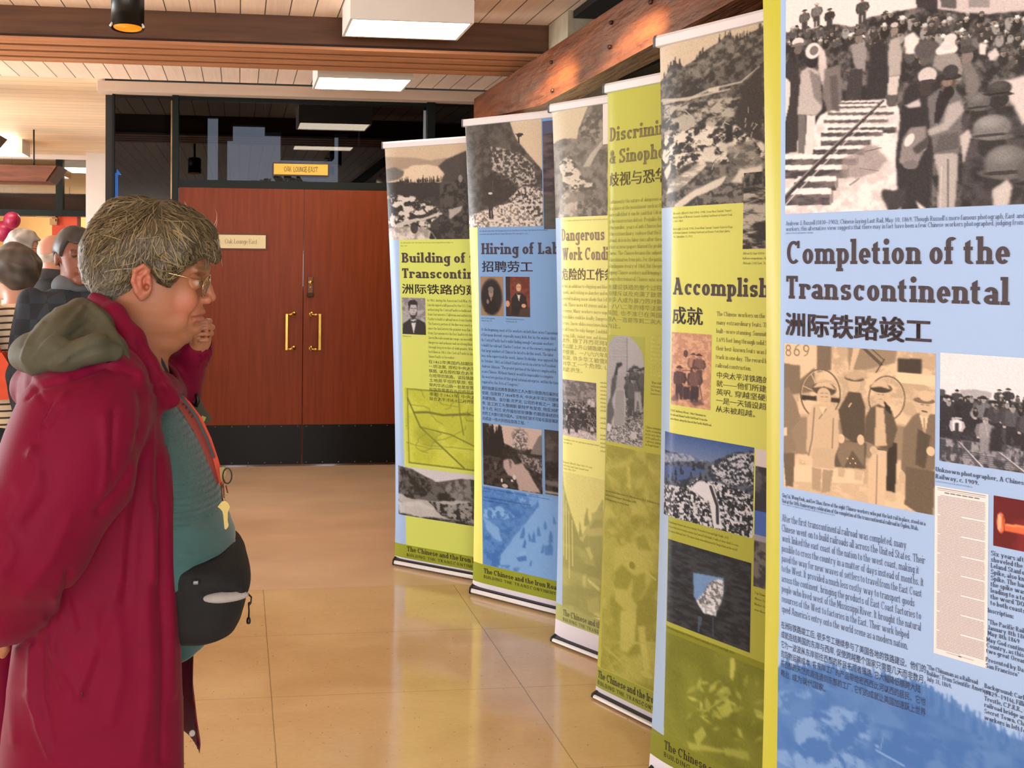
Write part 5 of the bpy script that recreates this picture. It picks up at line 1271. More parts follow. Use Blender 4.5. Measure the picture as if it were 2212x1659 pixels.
def pic_valley_split(p):
    K = lambda v: (v, v, v); p.a[:] = (206, 206, 216)
    rs = np.random.RandomState(5)
    p.poly([(0, 0), (.1, .04), (.24, .24), (.38, .12), (.44, .10), (.56, .30), (.66, .42), (.8, .2), (1, .25), (1, 1), (0, 1)], K(90), 1, 1)
    p.tex(p.mpoly([(0, .02), (.1, .05), (.25, .25), (.44, .55), (.46, 1), (0, 1)], 2, .03), K(38), K(96), 18); p.tex(p.mpoly([(.24, .25), (.38, .12), (.46, .12), (.46, .5), (.36, .55)], 2, .02), K(70), K(130), 14)
    p.poly([(0, .58), (.2, .64), (.44, .52), (.45, .62), (.34, .78), (.2, .8), (0, .75)], K(176), 1, 2, .03); p.poly([(0, .75), (.14, .68), (.2, .74), (.36, .82), (.38, .95), (0, 1)], K(200), .9, 2, .04); p.tex(p.mpoly([(.2, .66), (.44, .56), (.46, .95), (.3, .95)], 1, .04), K(40), K(150), 26, .45, .6)
    p.tex(p.mpoly([(.44, .1), (.52, .08), (.64, .34), (1, .48), (1, 1), (.46, 1)], 1, .02), (34, 58, 42), (84, 112, 82), 22, .38, .64)
    p.poly([(.64, .14), (.74, .12), (.82, .2), (.78, .32), (.68, .26)], (140, 132, 176), 1, 1, .02); p.tex(p.mpoly([(.76, .34), (.86, .2), (1, .08), (1, .5), (.88, .48)], 1, .03), (150, 116, 96), (206, 176, 150), 22); p.poly([(.46, .86), (.62, .88), (.62, .94), (.46, .92)], (186, 176, 214)); p.tex(p.mpoly([(.5, .76), (.64, .8), (.64, .88), (.5, .86)]), (60, 60, 72), (110, 106, 118), 20); p.tex(p.mpoly([(.72, .7), (.9, .72), (.9, .95), (.74, .9)], 2, .03), (70, 92, 46), (176, 160, 60), 18)
    p.trees(.45, 1, .45, .14, 60, (36, 62, 46), rs, .8, .5); p.grain(5)

# ---- panel: Hiring of Labor
def pic_cliff(p):
    K = lambda v: (v, v * .95, v * .90); p.a[:] = (206, 188, 162)
    p.tex(p.MP([(1010, -150), (1450, -150), (1540, 90), (1640, 220), (1740, 340), (1830, 440), (1830, 1060), (1010, 1060)], 1, .015), K(64), K(92), 10, .35, .65)
    p.tex(p.MP([(1280, 180), (1400, 200), (1560, 240), (1740, 380), (1760, 560), (1560, 620), (1400, 580), (1290, 420)], 2, .03), K(70), K(180), 22, .45, .62)
    p.P([(1330, 440), (1560, 580), (1600, 640), (1340, 830), (1180, 800), (1200, 520)], K(52), .8, 5)
    p.tex(p.MP([(1470, 730), (1600, 600), (1830, 620), (1830, 1060), (1700, 1000), (1520, 780)], 1, .02), K(70), K(206), 22, .42, .58); p.tex(p.MP([(1010, 920), (1150, 870), (1360, 800), (1500, 770), (1700, 900), (1830, 1000), (1830, 1060), (1010, 1060)], 1, .02), K(110), K(214), 26, .36, .56)
    p.L([(1265, 690), (1268, 800), (1272, 930)], 22, K(44)); p.L([(1290, 820), (1298, 930)], 16, K(44)); p.P([(1252, 700), (1300, 700), (1300, 850), (1262, 850)], K(58), 1, 1); p.E(1275, 676, 22, 12, K(206)); p.L([(1300, 540), (1300, 690)], 6, K(120), .5)
    p.E(1580, 60, 30, 22, K(56)); p.L([(1570, 70), (1575, 140)], 16, K(52)); p.E(1600, 50, 18, 12, K(66)); p.L([(1540, 50), (1620, 58)], 8, K(50))
    p.grain(5)
def pic_trunk_colour(p):
    p.a[:] = (78, 70, 78); p.tex(np.ones(p.X.shape), (58, 54, 62), (104, 92, 96), 16, .35, .65, ax=.3); p.put((p.Y < .12).astype(float), (84, 90, 120)); p.put((p.Y > .7).astype(float), (70, 78, 66), .6)
def pic_oval_portrait(p):
    p.a[:] = (150, 122, 96); p.ell(.49, .52, .46, .47, (104, 84, 62)); p.ell(.49, .52, .43, .44, (30, 30, 32)); p.ell(.47, .42, .10, .12, (150, 128, 108)); p.ell(.47, .33, .12, .07, (120, 112, 106)); p.poly([(.2, .88), (.3, .6), (.46, .54), (.62, .6), (.78, .85), (.5, .96)], (20, 20, 24)); p.ell(.33, .64, .05, .06, (130, 110, 96)); p.line([(.44, .41), (.46, .41)], .02, (70, 56, 48)); p.line([(.49, .41), (.52, .41)], .02, (70, 56, 48)); p.poly([(.43, .55), (.51, .55), (.47, .64)], (150, 140, 130))
def pic_red_portrait(p):
    p.a[:] = (112, 52, 40); p.tex(np.ones(p.X.shape), (98, 44, 34), (124, 60, 48), 4); p.put((p.X < .2).astype(float), (50, 34, 36)); p.poly([(.2, .98), (.24, .55), (.4, .42), (.66, .40), (.84, .5), (.92, .98)], (30, 28, 32)); p.poly([(.46, .42), (.62, .42), (.55, .62)], (220, 206, 190)); p.poly([(.46, .40), (.62, .40), (.6, .45), (.48, .45)], (24, 22, 26)); p.ell(.54, .27, .10, .12, (206, 160, 128)); p.poly([(.43, .24), (.45, .13), (.6, .12), (.66, .22), (.6, .18), (.48, .19)], (90, 70, 56)); p.poly([(.44, .3), (.48, .37), (.6, .37), (.64, .3), (.62, .40), (.48, .40)], (96, 74, 58)); p.ell(.08, .68, .09, .08, (206, 150, 116)); p.ell(.74, .72, .09, .05, (206, 156, 122)); p.poly([(.6, .8), (1, .76), (1, 1), (.5, 1)], (66, 52, 48)); p.line([(.49, .26), (.52, .26)], .02, (90, 60, 50)); p.line([(.57, .26), (.6, .26)], .02, (90, 60, 50))
def pic_pond(p):
    K = lambda v: (v, v * .94, v * .92); p.a[:] = (196, 176, 168)
    p.tex(p.mpoly([(0, 0), (.12, 0), (.2, .2), (.3, 0), (.36, .28), (.6, .36), (1, .3), (1, 1), (0, 1)], 1, .03), K(30), K(60), 14)
    rs = np.random.RandomState(4); p.trees(0, .35, .5, .5, 16, K(28), rs); p.trees(.35, .95, .48, .18, 30, K(40), rs); p.poly([(.8, .4), (.94, .12), (1, .08), (1, .4)], K(120), 1, 1)
    p.tex(p.mell(.64, .2, .13, .17, 0, .6), K(196), K(90), 26, .4, .6, al=.9); p.line([(.66, .3), (.67, .48)], .02, K(70)); p.tex(p.mpoly([(.6, .42), (1, .46), (1, .7), (.84, .64), (.66, .56)], 2, .03), K(60), K(150), 24, .4, .6)
    p.poly([(.36, .55), (.5, .52), (.56, .6), (.68, .56), (.8, .72), (.96, .98), (.62, 1), (.56, .8), (.44, .78), (.36, .66)], (178, 158, 152), 1, 2, .03); p.poly([(.44, .5), (.5, .56), (.48, .7)], K(60), .6, 2); p.ell(.54, .8, .03, .04, K(206)); p.ell(.38, .96, .05, .03, K(196)); p.ell(.33, .88, .015, .03, K(206)); p.ell(.5, .86, .02, .02, K(200)); p.poly([(.2, .6), (.26, .62), (.24, .74), (.2, .72)], K(110), .7, 1); p.grain(5)
def pic_dark_view(p):
    K = lambda v: (v, v * .94, v * .92); p.a[:] = K(74); p.tex(np.ones(p.X.shape), K(60), K(90), 5); p.tex(p.mpoly([(0, .5), (.5, .44), (1, .4), (1, 1), (0, 1)], 1, .04), K(30), K(60), 14); p.poly([(0, .78), (.5, .76), (1, .8), (1, .86), (0, .86)], K(110), 1, 2, .03); p.poly([(0, .95), (1, .93), (1, .97), (0, .98)], K(170), 1, 1); p.grain(5)
def pic_blue_snow(p):
    p.a[:] = (205, 205, 205); rs = np.random.RandomState(6)
    p.tex(p.MP([(1040, 540), (1300, 560), (1560, 640), (1590, 760), (1480, 900), (1380, 1000), (1300, 1120), (1230, 1220), (1040, 1320)], 2, .02), (60, 60, 60), (120, 120, 120), 20, .35, .65)
    p.tex(p.MP([(1060, 780), (1220, 760), (1360, 860), (1200, 900), (1080, 860)], 2, .04), (90, 90, 90), (210, 210, 210), 26, .42, .58); p.tex(p.MP([(1070, 870), (1200, 930), (1240, 1080), (1180, 1060), (1090, 980)], 2, .03), (190, 190, 190), (206, 206, 206), 12)
    p.tex(p.MP([(1280, 560), (1600, 620), (1560, 780), (1450, 760)], 2, .04), (110, 110, 110), (190, 190, 190), 30, .45, .6)
    for (x, y, h) in ((1430, 1060, 120), (1450, 1150, 90), (1510, 1090, 90), (1540, 1100, 110), (1590, 1040, 100), (1650, 980, 90), (1700, 1100, 120), (1690, 1190, 120), (1510, 1320, 60), (1620, 1200, 90), (1740, 930, 80)):
        a = rs.uniform(-.5, .5); p.P([(x - h * .16, y), (x - h * .1 + h * a * .3, y - h * .6), (x + h * a * .4, y - h), (x + h * .14 + h * a * .3, y - h * .6), (x + h * .2, y)], g3(rs.uniform(70, 110)), .9, 1)
    p.P([(1380, 1240), (1470, 1220), (1480, 1270), (1400, 1280)], g3(80), .9, 1); p.P([(1640, 1130), (1720, 1120), (1720, 1220), (1650, 1220)], g3(100), .8, 1); p.P([(1405, 1190), (1470, 1180), (1470, 1215), (1400, 1225)], g3(225))
    p.tex(p.MP([(1040, 1120), (1230, 1180), (1220, 1330), (1060, 1320)], 2, .03), (60, 60, 60), (120, 120, 120), 20); p.tex(p.MP([(1220, 1320), (1420, 1330), (1400, 1390), (1240, 1370)], 2, .03), (110, 110, 110), (200, 200, 200), 26)
    p.mono((34, 90, 172), (150, 196, 246)); p.grain(3)

# ---- panel: Dangerous Work Conditions
def pic_gorge(p):
    K = lambda v: (v, v * .96, v * .88); p.a[:] = (206, 192, 164)
    p.P([(80, 200), (180, 200), (150, 260), (90, 300)], (226, 214, 192), .7, 4)
    p.tex(p.MP([(80, 545), (200, 500), (320, 495), (340, 400), (380, 300), (430, 160), (470, 100), (600, 60), (600, 1220), (80, 1220)], 1, .015), K(104), K(140), 20, .36, .64)
    p.tex(p.MP([(330, 480), (400, 300), (560, 260), (580, 480), (480, 560), (380, 500)], 2, .03), K(100), K(156), 30, .4, .62); p.P([(370, 755), (420, 660), (520, 540), (560, 500), (540, 560), (430, 750)], K(188), 1, 2, .015)
    p.tex(p.MP([(140, 720), (250, 640), (330, 780), (400, 900), (480, 900), (470, 960), (340, 980), (200, 960)], 2, .03), K(98), K(210), 34, .46, .58, ax=.6); p.tex(p.MP([(130, 1200), (180, 1000), (260, 920), (320, 1050), (330, 1200)], 2, .02), K(150), K(194), 24); p.tex(p.MP([(330, 1060), (500, 1000), (590, 1180), (330, 1200)], 2, .02), K(104), K(150), 26)
    p.grain(4)
def pic_camp(p):
    K = lambda v: (v, v * .96, v * .98); p.a[:] = K(112); p.tex(np.ones(p.X.shape), K(80), K(150), 12); p.tex((p.Y < .35).astype(float), K(110), K(150), 8)
    rs = np.random.RandomState(12); p.tex(p.mpoly([(0, .9), (.4, .82), (1, .9), (1, 1), (0, 1)], 2), K(180), K(214), 24); p.tex(p.mpoly([(0, .4), (1, .35), (1, .85), (0, .85)], 3), K(50), K(140), 20)
    for k in range(22):
        x, y = rs.uniform(.05, .95), rs.uniform(.5, .96); h = rs.uniform(.16, .3); p.man(x, y, h, K(rs.choice([50, 80, 200])), K(60), K(rs.choice([200, 90])), K(180))
    p.grain(5)
def pic_shed_ghost(p):
    p.a[:] = (232, 232, 232)
    p.P([(105, 130), (118, 230), (225, 550), (240, 560), (360, 310), (362, 1000), (100, 1000)], g3(110), 1, 1)
    p.tex(p.MP([(108, 230), (225, 550), (340, 650), (350, 980), (100, 980)], 2), g3(92), g3(130), 14, ax=.3)
    for (x, y0, y1, w) in ((120, 260, 640, 6), (140, 330, 660, 9), (160, 390, 770, 7), (180, 440, 700, 7)): p.L([(x, y0), (x + 3, y1)], w, g3(190))
    for (pts, c) in (([(225, 545), (360, 320), (360, 350), (235, 560)], 150), ([(260, 490), (360, 480), (360, 530), (270, 530)], 170), ([(290, 400), (362, 380), (362, 430), (300, 440)], 150), ([(255, 600), (280, 590), (300, 650), (290, 670)], 190), ([(265, 770), (340, 830), (335, 850), (270, 790)], 220), ([(265, 900), (330, 880), (340, 1000), (270, 960)], 225), ([(240, 760), (258, 750), (258, 830), (242, 830)], 190)): p.P(pts, g3(c), .9, 1)
    p.P([(248, 480), (262, 350), (276, 470)], g3(110), 1, 1, .02); p.P([(218, 540), (228, 440), (242, 530)], g3(100), 1, 1, .02); p.P([(300, 650), (350, 640), (350, 760), (320, 720)], g3(80), .6, 2); p.P([(200, 800), (350, 860), (350, 980), (180, 960)], g3(88), .6, 3, .03)
    p.mono((120, 124, 70), (236, 232, 150)); p.grain(3)

# ---- panel: Discrimination & Sinophobia
def pic_arch(p):
    K = lambda v: (v * .98, v * .98, v)
    p.a[:] = K(176)
    rs = np.random.RandomState(5)
    for k in range(70): y = 660 + k * 6; p.L([(550, y), (740, y + rs.uniform(-4, 10))], 2.5, K(146), .6)
    for x in (735,): p.L([(x, 680), (x, 960)], 5, K(120))
    p.tex(p.MP([(730, 950), (800, 900), (880, 960), (880, 1460), (720, 1400)], 2, .03), K(66), K(150), 22, .4, .6, ax=.7)
    for (x, y, h) in ((760, 1250, 300), (800, 1200, 280), (845, 1260, 320), (870, 1230, 300), (780, 1340, 330)): p.MAN(x, y, h, K(84), K(70), K(60), K(140))
    p.P([(800, 1130), (850, 1130), (860, 1300), (840, 1300), (825, 1190), (810, 1300), (795, 1300)], K(170), .9, 1)
    p.P([(640, 1100), (712, 1110), (715, 1300), (700, 1470), (620, 1460), (625, 1300)], K(168), 1, 1); p.P([(640, 1000), (690, 980), (725, 1040), (700, 1110), (640, 1100), (610, 1200), (600, 1140)], K(160), 1, 1); p.E(678, 925, 26, 44, K(170)); p.P([(650, 885), (690, 880), (696, 905), (660, 930), (652, 985), (620, 1010), (640, 930)], K(50), 1, 1); p.P([(610, 1010), (650, 980), (640, 1100), (600, 1220), (600, 1100)], K(80), 1, 2)
    for k in range(7): p.L([(648 + k * 9, 1120), (630 + k * 13, 1450)], 3.5, K(110), .8)
    p.tex(p.MP([(550, 1430), (880, 1380), (880, 1600), (550, 1540)], 1, .02), K(100), K(190), 24, .42, .58); p.P([(555, 1250), (600, 1180), (630, 1300), (600, 1400), (556, 1440)], K(74), .8, 2, .03); p.E(580, 1430, 22, 34, K(206)); p.L([(720, 1400), (840, 1520)], 8, K(70)); p.E(790, 1500, 26, 34, K(196)); p.L([(740, 1540), (845, 1560)], 6, K(70)); p.grain(4)
    sky = p.MP([(540, 600), (920, 600), (920, 900), (880, 900), (860, 800), (810, 710), (740, 650), (690, 644), (620, 665), (575, 720), (560, 900), (540, 900)], 0); p.put(sky, (170, 176, 72))
def pic_riot_ghost(p):
    p.a[:] = g3(110); rs = np.random.RandomState(14); p.tex(np.ones(p.X.shape), g3(80), g3(170), 9, .35, .65)
    for k in range(90):
        x, y = rs.uniform(330, 690), rs.uniform(0, 700); h = rs.uniform(20, 90); a = rs.uniform(0, 3.1); w = h * .35; ca, sa = math.cos(a), math.sin(a)
        p.P([(x - h * ca, y - h * sa), (x + w * sa, y - w * ca), (x + h * ca, y + h * sa), (x - w * sa, y + w * ca)], g3(rs.choice([70, 95, 150, 190])), .6, 2)
    p.P([(500, 130), (520, 130), (520, 250), (500, 250)], g3(215), .8, 1)
    p.P([(440, 600), (540, 570), (600, 650), (640, 780), (560, 940), (520, 1000), (430, 900), (420, 700)], g3(186), 1, 3); p.P([(460, 960), (550, 960), (545, 1140), (500, 1200), (456, 1180)], g3(200), 1, 2); p.E(465, 550, 26, 34, g3(96)); p.E(475, 560, 16, 20, g3(150)); p.P([(400, 760), (470, 690), (540, 760), (500, 840), (430, 830)], g3(76), .9, 3); p.P([(520, 760), (600, 740), (610, 840), (540, 920), (510, 880)], g3(84), .9, 3, .03); p.E(528, 700, 18, 22, g3(60)); p.P([(550, 540), (600, 520), (640, 620), (560, 600)], g3(70), .8, 2)
    p.P([(555, 900), (640, 880), (650, 1030), (556, 1050)], g3(66), .9, 2); p.P([(560, 1050), (600, 1050), (610, 1180), (630, 1290), (600, 1340), (580, 1200)], g3(206), 1, 2); p.E(610, 1330, 34, 18, g3(200)); p.L([(600, 730), (660, 780)], 12, g3(200)); p.L([(360, 1140), (660, 1150)], 14, g3(180), .8); p.L([(370, 1170), (480, 1270)], 14, g3(170), .8); p.P([(340, 1040), (460, 1060), (440, 1180), (340, 1160)], g3(110), .7, 3); p.P([(370, 560), (420, 540), (430, 780), (380, 900), (350, 800)], g3(150), .7, 3)
    p.mono((128, 128, 38), (214, 212, 120)); p.grain(4)
# ------------------------------------------------------------------ the six panels
BLUE, YEL, YSTR, BSTR, OLIVE = (163, 191, 230), (208, 221, 108), (192, 186, 60), (160, 190, 232), (150, 160, 46)
WHITE = (232, 226, 236)
LOGO1, LOGO2 = 'The Chinese and the Iron Road', 'BUILDING THE TRANSCONTINENTAL RAILROAD'
def logo(b, p1, c1, p2, c2, rgb=(50, 48, 34), e1=None, s1=None, e2=None, s2=None):
    b.text(F_LOGO, LOGO1, p1, c1, rgb, condense=.95, end=e1, sub=s1); b.text(F_SANS, LOGO2, p2, c2, rgb, condense=1.0, track=0.16, end=e2, sub=s2)
def frame(b, main, strip, stripx, band, white, fullcol=None):
    """coloured ground of one sheet: main field, strip down the left edge, olive band at the foot"""
    top = b.top; vb = b.uv(*band)[1]; vw = b.uv(*white)[1]; w = b.w
    b.rect(0, w, b.bot * .74, top, WHITE, 0.0)
    us = b.uv(*stripx)[0] if stripx else 0.0
    if stripx: b.rect(0, us, vb, top - 0.002, strip, 0.0004)
    b.rect(us, w, vb, top - 0.002, main, 0.0004); b.rect(0, w, vw, vb, fullcol or OLIVE, 0.0004)
    return us

# 1: Building of the Transcontinental Railroad (farthest)
b = Panel((850, 1221), -32, (830, 316), (851.2, 1203))
us = frame(b, YEL, BSTR, (862, 530), (851.5, 1172), (852.7, 1201))
b.pic((830, 318), b.w, (838, 518), pic_donner, 0.0026, (800, 280, 4.909))
b.para(F_BODY, ['Left: Alfred A. Hart, 1866–1869, Donner Lake from top of Tunnel, looking Northwest. Right: Li Ju', 'May 2, 2012.'], (866, 526), (866, 532.5), 3.0, (120, 118, 50), .9)
b.text(F_TITLE, 'Building of the', (867.9, 567.2), 21, end=(1007, 566), sub='Building of'); b.text(F_TITLE, 'Transcontinental', (868.5, 600.4), 21, end=(1008, 601), sub='Transconti'); b.cjk('洲际铁路的建设', (868.7, 633.5), 20, 26.5)
b.pic((868.5, 642.6), (920, 700), (868.5, 721), pic_portrait_beard, 0.0024)
b.para(F_BODY, ['Abraham Lincoln'], (870, 727), (870, 727), 3, (120, 120, 52))
b.para(F_BODY, ['In 1862, during the American Civil War, President', 'Lincoln signed a bill passed by the U.S. Congress', 'authorizing the Central Pacific to build east', 'from Sacramento, California and authorizing the Union', 'Pacific to build a railroad west from Omaha, Nebraska.', 'The Eastern portion of the line was much easier', 'since the land across the prairies was flat. Going', 'from Sacramento to the East had to cut through the', 'Sierra Nevada mountain range—an incredibly', 'dangerous and arduous task involving blasting', 'through long stretches of solid granite. Work began on', 'both lines in 1863—the Central Pacific in January and the', 'Union Pacific in December.'], (923.5, 651), (925, 772), 5.6, (96, 96, 44))
b.cjk_para(['在1862年美国内战期间, 林肯总统签署了国会通过的', '一项法案, 授权中央太平洋公司建设西段,', '铁路, 以及授权联合太平洋公司建设东段', '与哈带的铁路。该段铁路的东部很容易,', '土地是平坦的草原, 但是, 从沙加缅度往东', '穿内华达山脉一批是非常艰巨而危险的任务。', '段铁路需要在长段的花岗岩中挖隧道,', '季都于1863年, 中央太平洋段从一月开始,', '联合太平洋从十二月开始。'], (926, 784), (928, 864), 7.5, 1.0, (96, 96, 44))
b.pic((875, 837), b.w - 0.03, (876, 1000), pic_map, 0.004, off=0.0006)
b.pic((855.6, 1004.7), b.w, (856.8, 1110), pic_valley_split, 0.0026)
logo(b, (879, 1190), 10.5, (879, 1201), 6.3, e1=(1017, 1210), s1=LOGO1[:24], e2=(1017, 1222), s2=LOGO2[:24])
b.build('b', 'yellow and blue banner titled Building of the Transcontinental, nearest the wooden doors')

# 2: Hiring of Labor
b = Panel((1016, 1283), -39, (1003.5, 268), (1019.4, 1263))
us = frame(b, (122, 164, 214), (232, 232, 120), (1032, 600), (1021, 1213.5), (1019.4, 1254))
b.pic((1003.5, 270), (1171.5, 400), (1013, 492), pic_cliff, 0.0024, (800, 280, 4.909)); b.pic((1171.5, 262), b.w, (1176, 495), pic_trunk_colour, 0.0028)
b.para(F_BODY, ['Left: Alfred A. Hart, 1866–1869, Heading of East Portal, Tunnel No. 8. From Donner Lake Railroad, Western Summit', 'from Donner Lake Railroad, Western Summit (Hart photo 204), September 21, 2012.'], (1036, 501), (1036, 507.5), 3.2, (70, 84, 110), .9)
b.text(F_TITLE, 'Hiring of Labor', (1040, 549.3), 23.8, (62, 58, 74), end=(1192, 549), sub='Hiring of La'); b.cjk('招聘劳工', (1041.5, 586.5), 22, 26.5, (62, 58, 74))
b.pic((1037.5, 597), (1088, 640), (1038.5, 681), pic_oval_portrait, 0.0022); b.pic((1092.5, 597.5), (1144.5, 640), (1093, 683), pic_red_portrait, 0.0022)
for xy in ((1039, 688), (1093, 690)): b.para(F_BODY, ['Charles C. Crocker, painted by' if xy[0] < 1050 else 'Leland Stanford painted by Jean Louis', 'Stephen W. Shaw, 1872' if xy[0] < 1050 else 'Ernest Meissonier, 1881'], xy, (xy[0], xy[1] + 5.5), 3, (70, 84, 110), .8)
b.para(F_BODY, ['At the beginning, most of the workers on both lines were Caucasians', 'of European descent, especially many Irish. But by the winter 1864,', 'the Central Pacific had trouble finding enough Caucasian workers', 'to build the railroad. Charles Crocker, one of the owners, suggested', 'that large numbers of Chinese be hired to do this work. The labor', 'boss who supervised the work, James Strobridge, was opposed. But', 'by October, 1865, as Leland Stanford wrote in a letter to President', 'Andrew Johnson, “The greater portion of the laborers employed by', 'us are Chinese. Without them it would be impossible to complete', 'the western portion of this great national enterprise, within the time', 'required by the Acts of Congress.”'], (1039, 714), (1041, 827), 6.4, (62, 72, 100), .84)
b.cjk_para(['刚开始建设这两条铁路的工人大部分是欧洲后裔的白人, 尤其是爱尔兰人。', '但是, 但是到了1864年冬天, 中央太平洋公司很难找到足够的白人工人', '来建铁路。查尔斯·克罗克, 公司的老板之一, 建议雇用大批中国劳工,', '作, 监工的工头詹姆斯·斯特罗布里奇, 他反对雇用华工。但是到1865', '年十月, 利兰·史丹福在给安德鲁·约翰逊总统的信中写道: “我们雇用', '的劳工大部分是中国人。没有他们就不可能在国会规定的时间内', '完成这一伟大的西段铁路工程。”'], (1041, 840), (1043, 906), 7.4, 0.8, (62, 72, 100))
b.pic((1042, 912.7), (1171, 1000), (1044, 1046), pic_pond, 0.0024); b.pic((1175.6, 927.6), b.w - 0.04, (1176, 1066.6), pic_dark_view, 0.003)
b.pic((1041, 1049), b.w, (1044, 1218), pic_blue_snow, 0.0026, (800, 920, 4.367), off=0.0006)
b.para(F_BODY, ['Albert Bierstadt, View of Donner Lake, California, 1871 or 1872. Painting of the lake seen from the summit pass', 'Donner Lake'], (1044, 1055), (1044, 1061), 3.2, (40, 74, 130)); b.para(F_BODY, ['Carleton E. Watkins, Mirror View in the Yosemite Valley, looking toward the falls', 'Background: laborers in the snow at Summit'], (1044, 1074), (1044, 1081), 3.2, (40, 74, 130))
logo(b, (1044.6, 1237), 10.5, (1045, 1248), 6.4, e1=(1196, 1268), s1=LOGO1[:27], e2=(1195, 1282), s2=LOGO2[:26])
b.build('b', 'blue banner with yellow edge titled Hiring of Labor, second from the wooden doors')

# 3: Dangerous Work Conditions
HAZE_INK = (150, 134, 112)  # glare haze is put into this sheet's washed-out ink and ground colours
b = Panel((1192, 1387), -52, (1191, 236), (1196, 1370))
us = frame(b, (238, 238, 150), (170, 198, 230), (1209, 520), (1198, 1302), (1196.3, 1337), (178, 182, 112))
b.pic((1191, 238), b.w, (1200.5, 470.5), pic_gorge, 0.0022, (1170, 180, 4.147))
b.rect(b.uv(1302.6, 260)[0], b.uv(1310, 260)[0] + .02, b.uv(1304, 312)[1], b.uv(1303, 206)[1], (238, 232, 226), 0.001)
b.para(F_BODY, ['Carleton E. Watkins with Donner Pass in the distance, constructed by rail, at the East'], (1211, 479), (1211, 479), 3.4, (170, 166, 110))
b.text(F_TITLE, 'Dangerous', (1209.8, 521), 26.5, HAZE_INK, end=(1307, 516)); b.text(F_TITLE, 'Work Conditions', (1211.2, 562), 26.5, HAZE_INK, end=(1309, 560), sub='Work Cond'); b.cjk('危险的工作条件', (1211, 604), 24, 18.2, HAZE_INK)
b.para(F_BODY, ['In this, in addition to chipping and blasting through granite,', 'tunnels, and risking avalanches and more, many Chinese were', 'lowered making snow sheds that fell to protection for the rail', 'roads. There were 44 storms and an average of a dozen of snow', 'to storms. Many workers were engaged to tend snow removal', 'these slides could be deadly. Dangerous avalanches were only', 'terrors. Snow slides sometimes buried the whole construction', 'result from the only danger. Landslides, explosions, blasting', 'storms, falls, violent men, and disease all took their toll.'], (1211, 621), (1211, 727), 7.6, (176, 172, 108), .84)
b.cjk_para(['此外, 除了开凿花岗岩隧道, 华工还要冒着生命危险', '在山崖上开山铺路建造防雪棚以保护铁路不受雪崩', '的侵害。一八六六年的冬天有四十四场暴风雪, 积雪', '很深, 许多华工被雪崩活埋, 等到春天才找到他们的', '对华工一个危险, 山崩, 爆炸, 陨落和疾病, 许多华人', '因此丧生。'], (1211, 738), (1211, 800), 9.5, 0.95, (176, 172, 108))
b.pic((1210.5, 818), (1289, 880), (1212, 938.5), pic_camp, 0.0024)
b.para(F_BODY, ['Chinese laborers with carts and tools at a meeting of miners', 'Sutter’s Mill, 1852'], (1213, 949), (1213, 956), 3.6, (150, 146, 92)); b.para(F_BODY, ['Background: Alfred A. Hart 1865–69, seen', 'constructing Sand Canal, Summit near', 'Tunnel 6, 1866, 1869.'], (1212, 998), (1213, 1012), 4.2, (150, 146, 92))
for y0, y1, n in ((828, 888, 8), (904, 926, 3), (941, 975, 5)): b.para(F_BODY, ['wheelbarrow gang at the face of the cliff on'] * n, (1297, y0), (1297, y1), 4.2, (150, 146, 92))
b.pic((1211, 1016), b.w, (1213.5, 1310), pic_shed_ghost, 0.0028, (1170, 960, 2.677), off=0.0006)
logo(b, (1214.8, 1328), 13, (1214.8, 1340), 7.5, (112, 112, 92), (1286, 1345), LOGO1[:15], (1289, 1362), LOGO2[:17])
b.build('b', 'pale yellow banner titled Dangerous Work Conditions, third from the wooden doors')

# 4: Discrimination & Sinophobia
b = Panel((1281, 1508), -58, (1311, 194), (1285, 1490), curlw=0.03, curl=0.012)
OL4 = (186, 188, 74); HAZE_INK4 = (118, 108, 56)  # olive ground and brownish ink have the sheet's glare haze mixed in
us = frame(b, OL4, OL4, None, (1291, 1440), (1284, 1481), (160, 166, 70))
b.text(F_TITLE, 'Discrimination', (1314.7, 306.6), 30, HAZE_INK4, end=(1423, 295), sub='Discrimi'); b.text(F_TITLE, '& Sinophobia', (1314.7, 355), 30, HAZE_INK4, end=(1421, 348), sub='& Sinoph'); b.cjk('歧视与恐华', (1314, 403), 28, 24, HAZE_INK4)
b.para(F_BODY, ['Continuously the nature of dangerous and hard', 'for a share of the punishment such as the Chinese', 'were called but it can be said that I do not like', 'up the construction did not. Prejudice by the', 'in the number, years of anti-Chinese feeling and', 'of the extraordinary violence that the Chinese', 'railroad, driven by labor riots after the end of', 'strikes as newspapers blamed the problem on', 'Chinese. The Chinese became the subject of', 'of discrimination from jobs. For the justice', 'or Burlingame treaty of 1868, But the protection', 'stopping Chinese workers and bringing to the U.S.', 'In ways discriminated, Chinese who were citizens'], (1313, 441), (1312.5, 606), 8.6, (142, 144, 62), .8)
b.cjk_para(['在建设铁路的整个过程中, 华工受到了不同待遇', '的排斥以及充满了敌意, 他们的工资比白人低', '许多人成为暴力的对象, 受到很多歧视与攻击', '一八八二年的排华法案, 不许中国劳工入境', '美国, 也不准已在美国的华人成为美国公民, 大部', '份人一直要等到二次大战, 这条法律才被废除', '为止。'], (1312.5, 624), (1312, 707), 10.5, 0.95, (142, 144, 62))
b.pic((1309.5, 722), (1392.5, 830), (1309, 951), pic_arch, 0.0022, (1170, 560, 3.95))
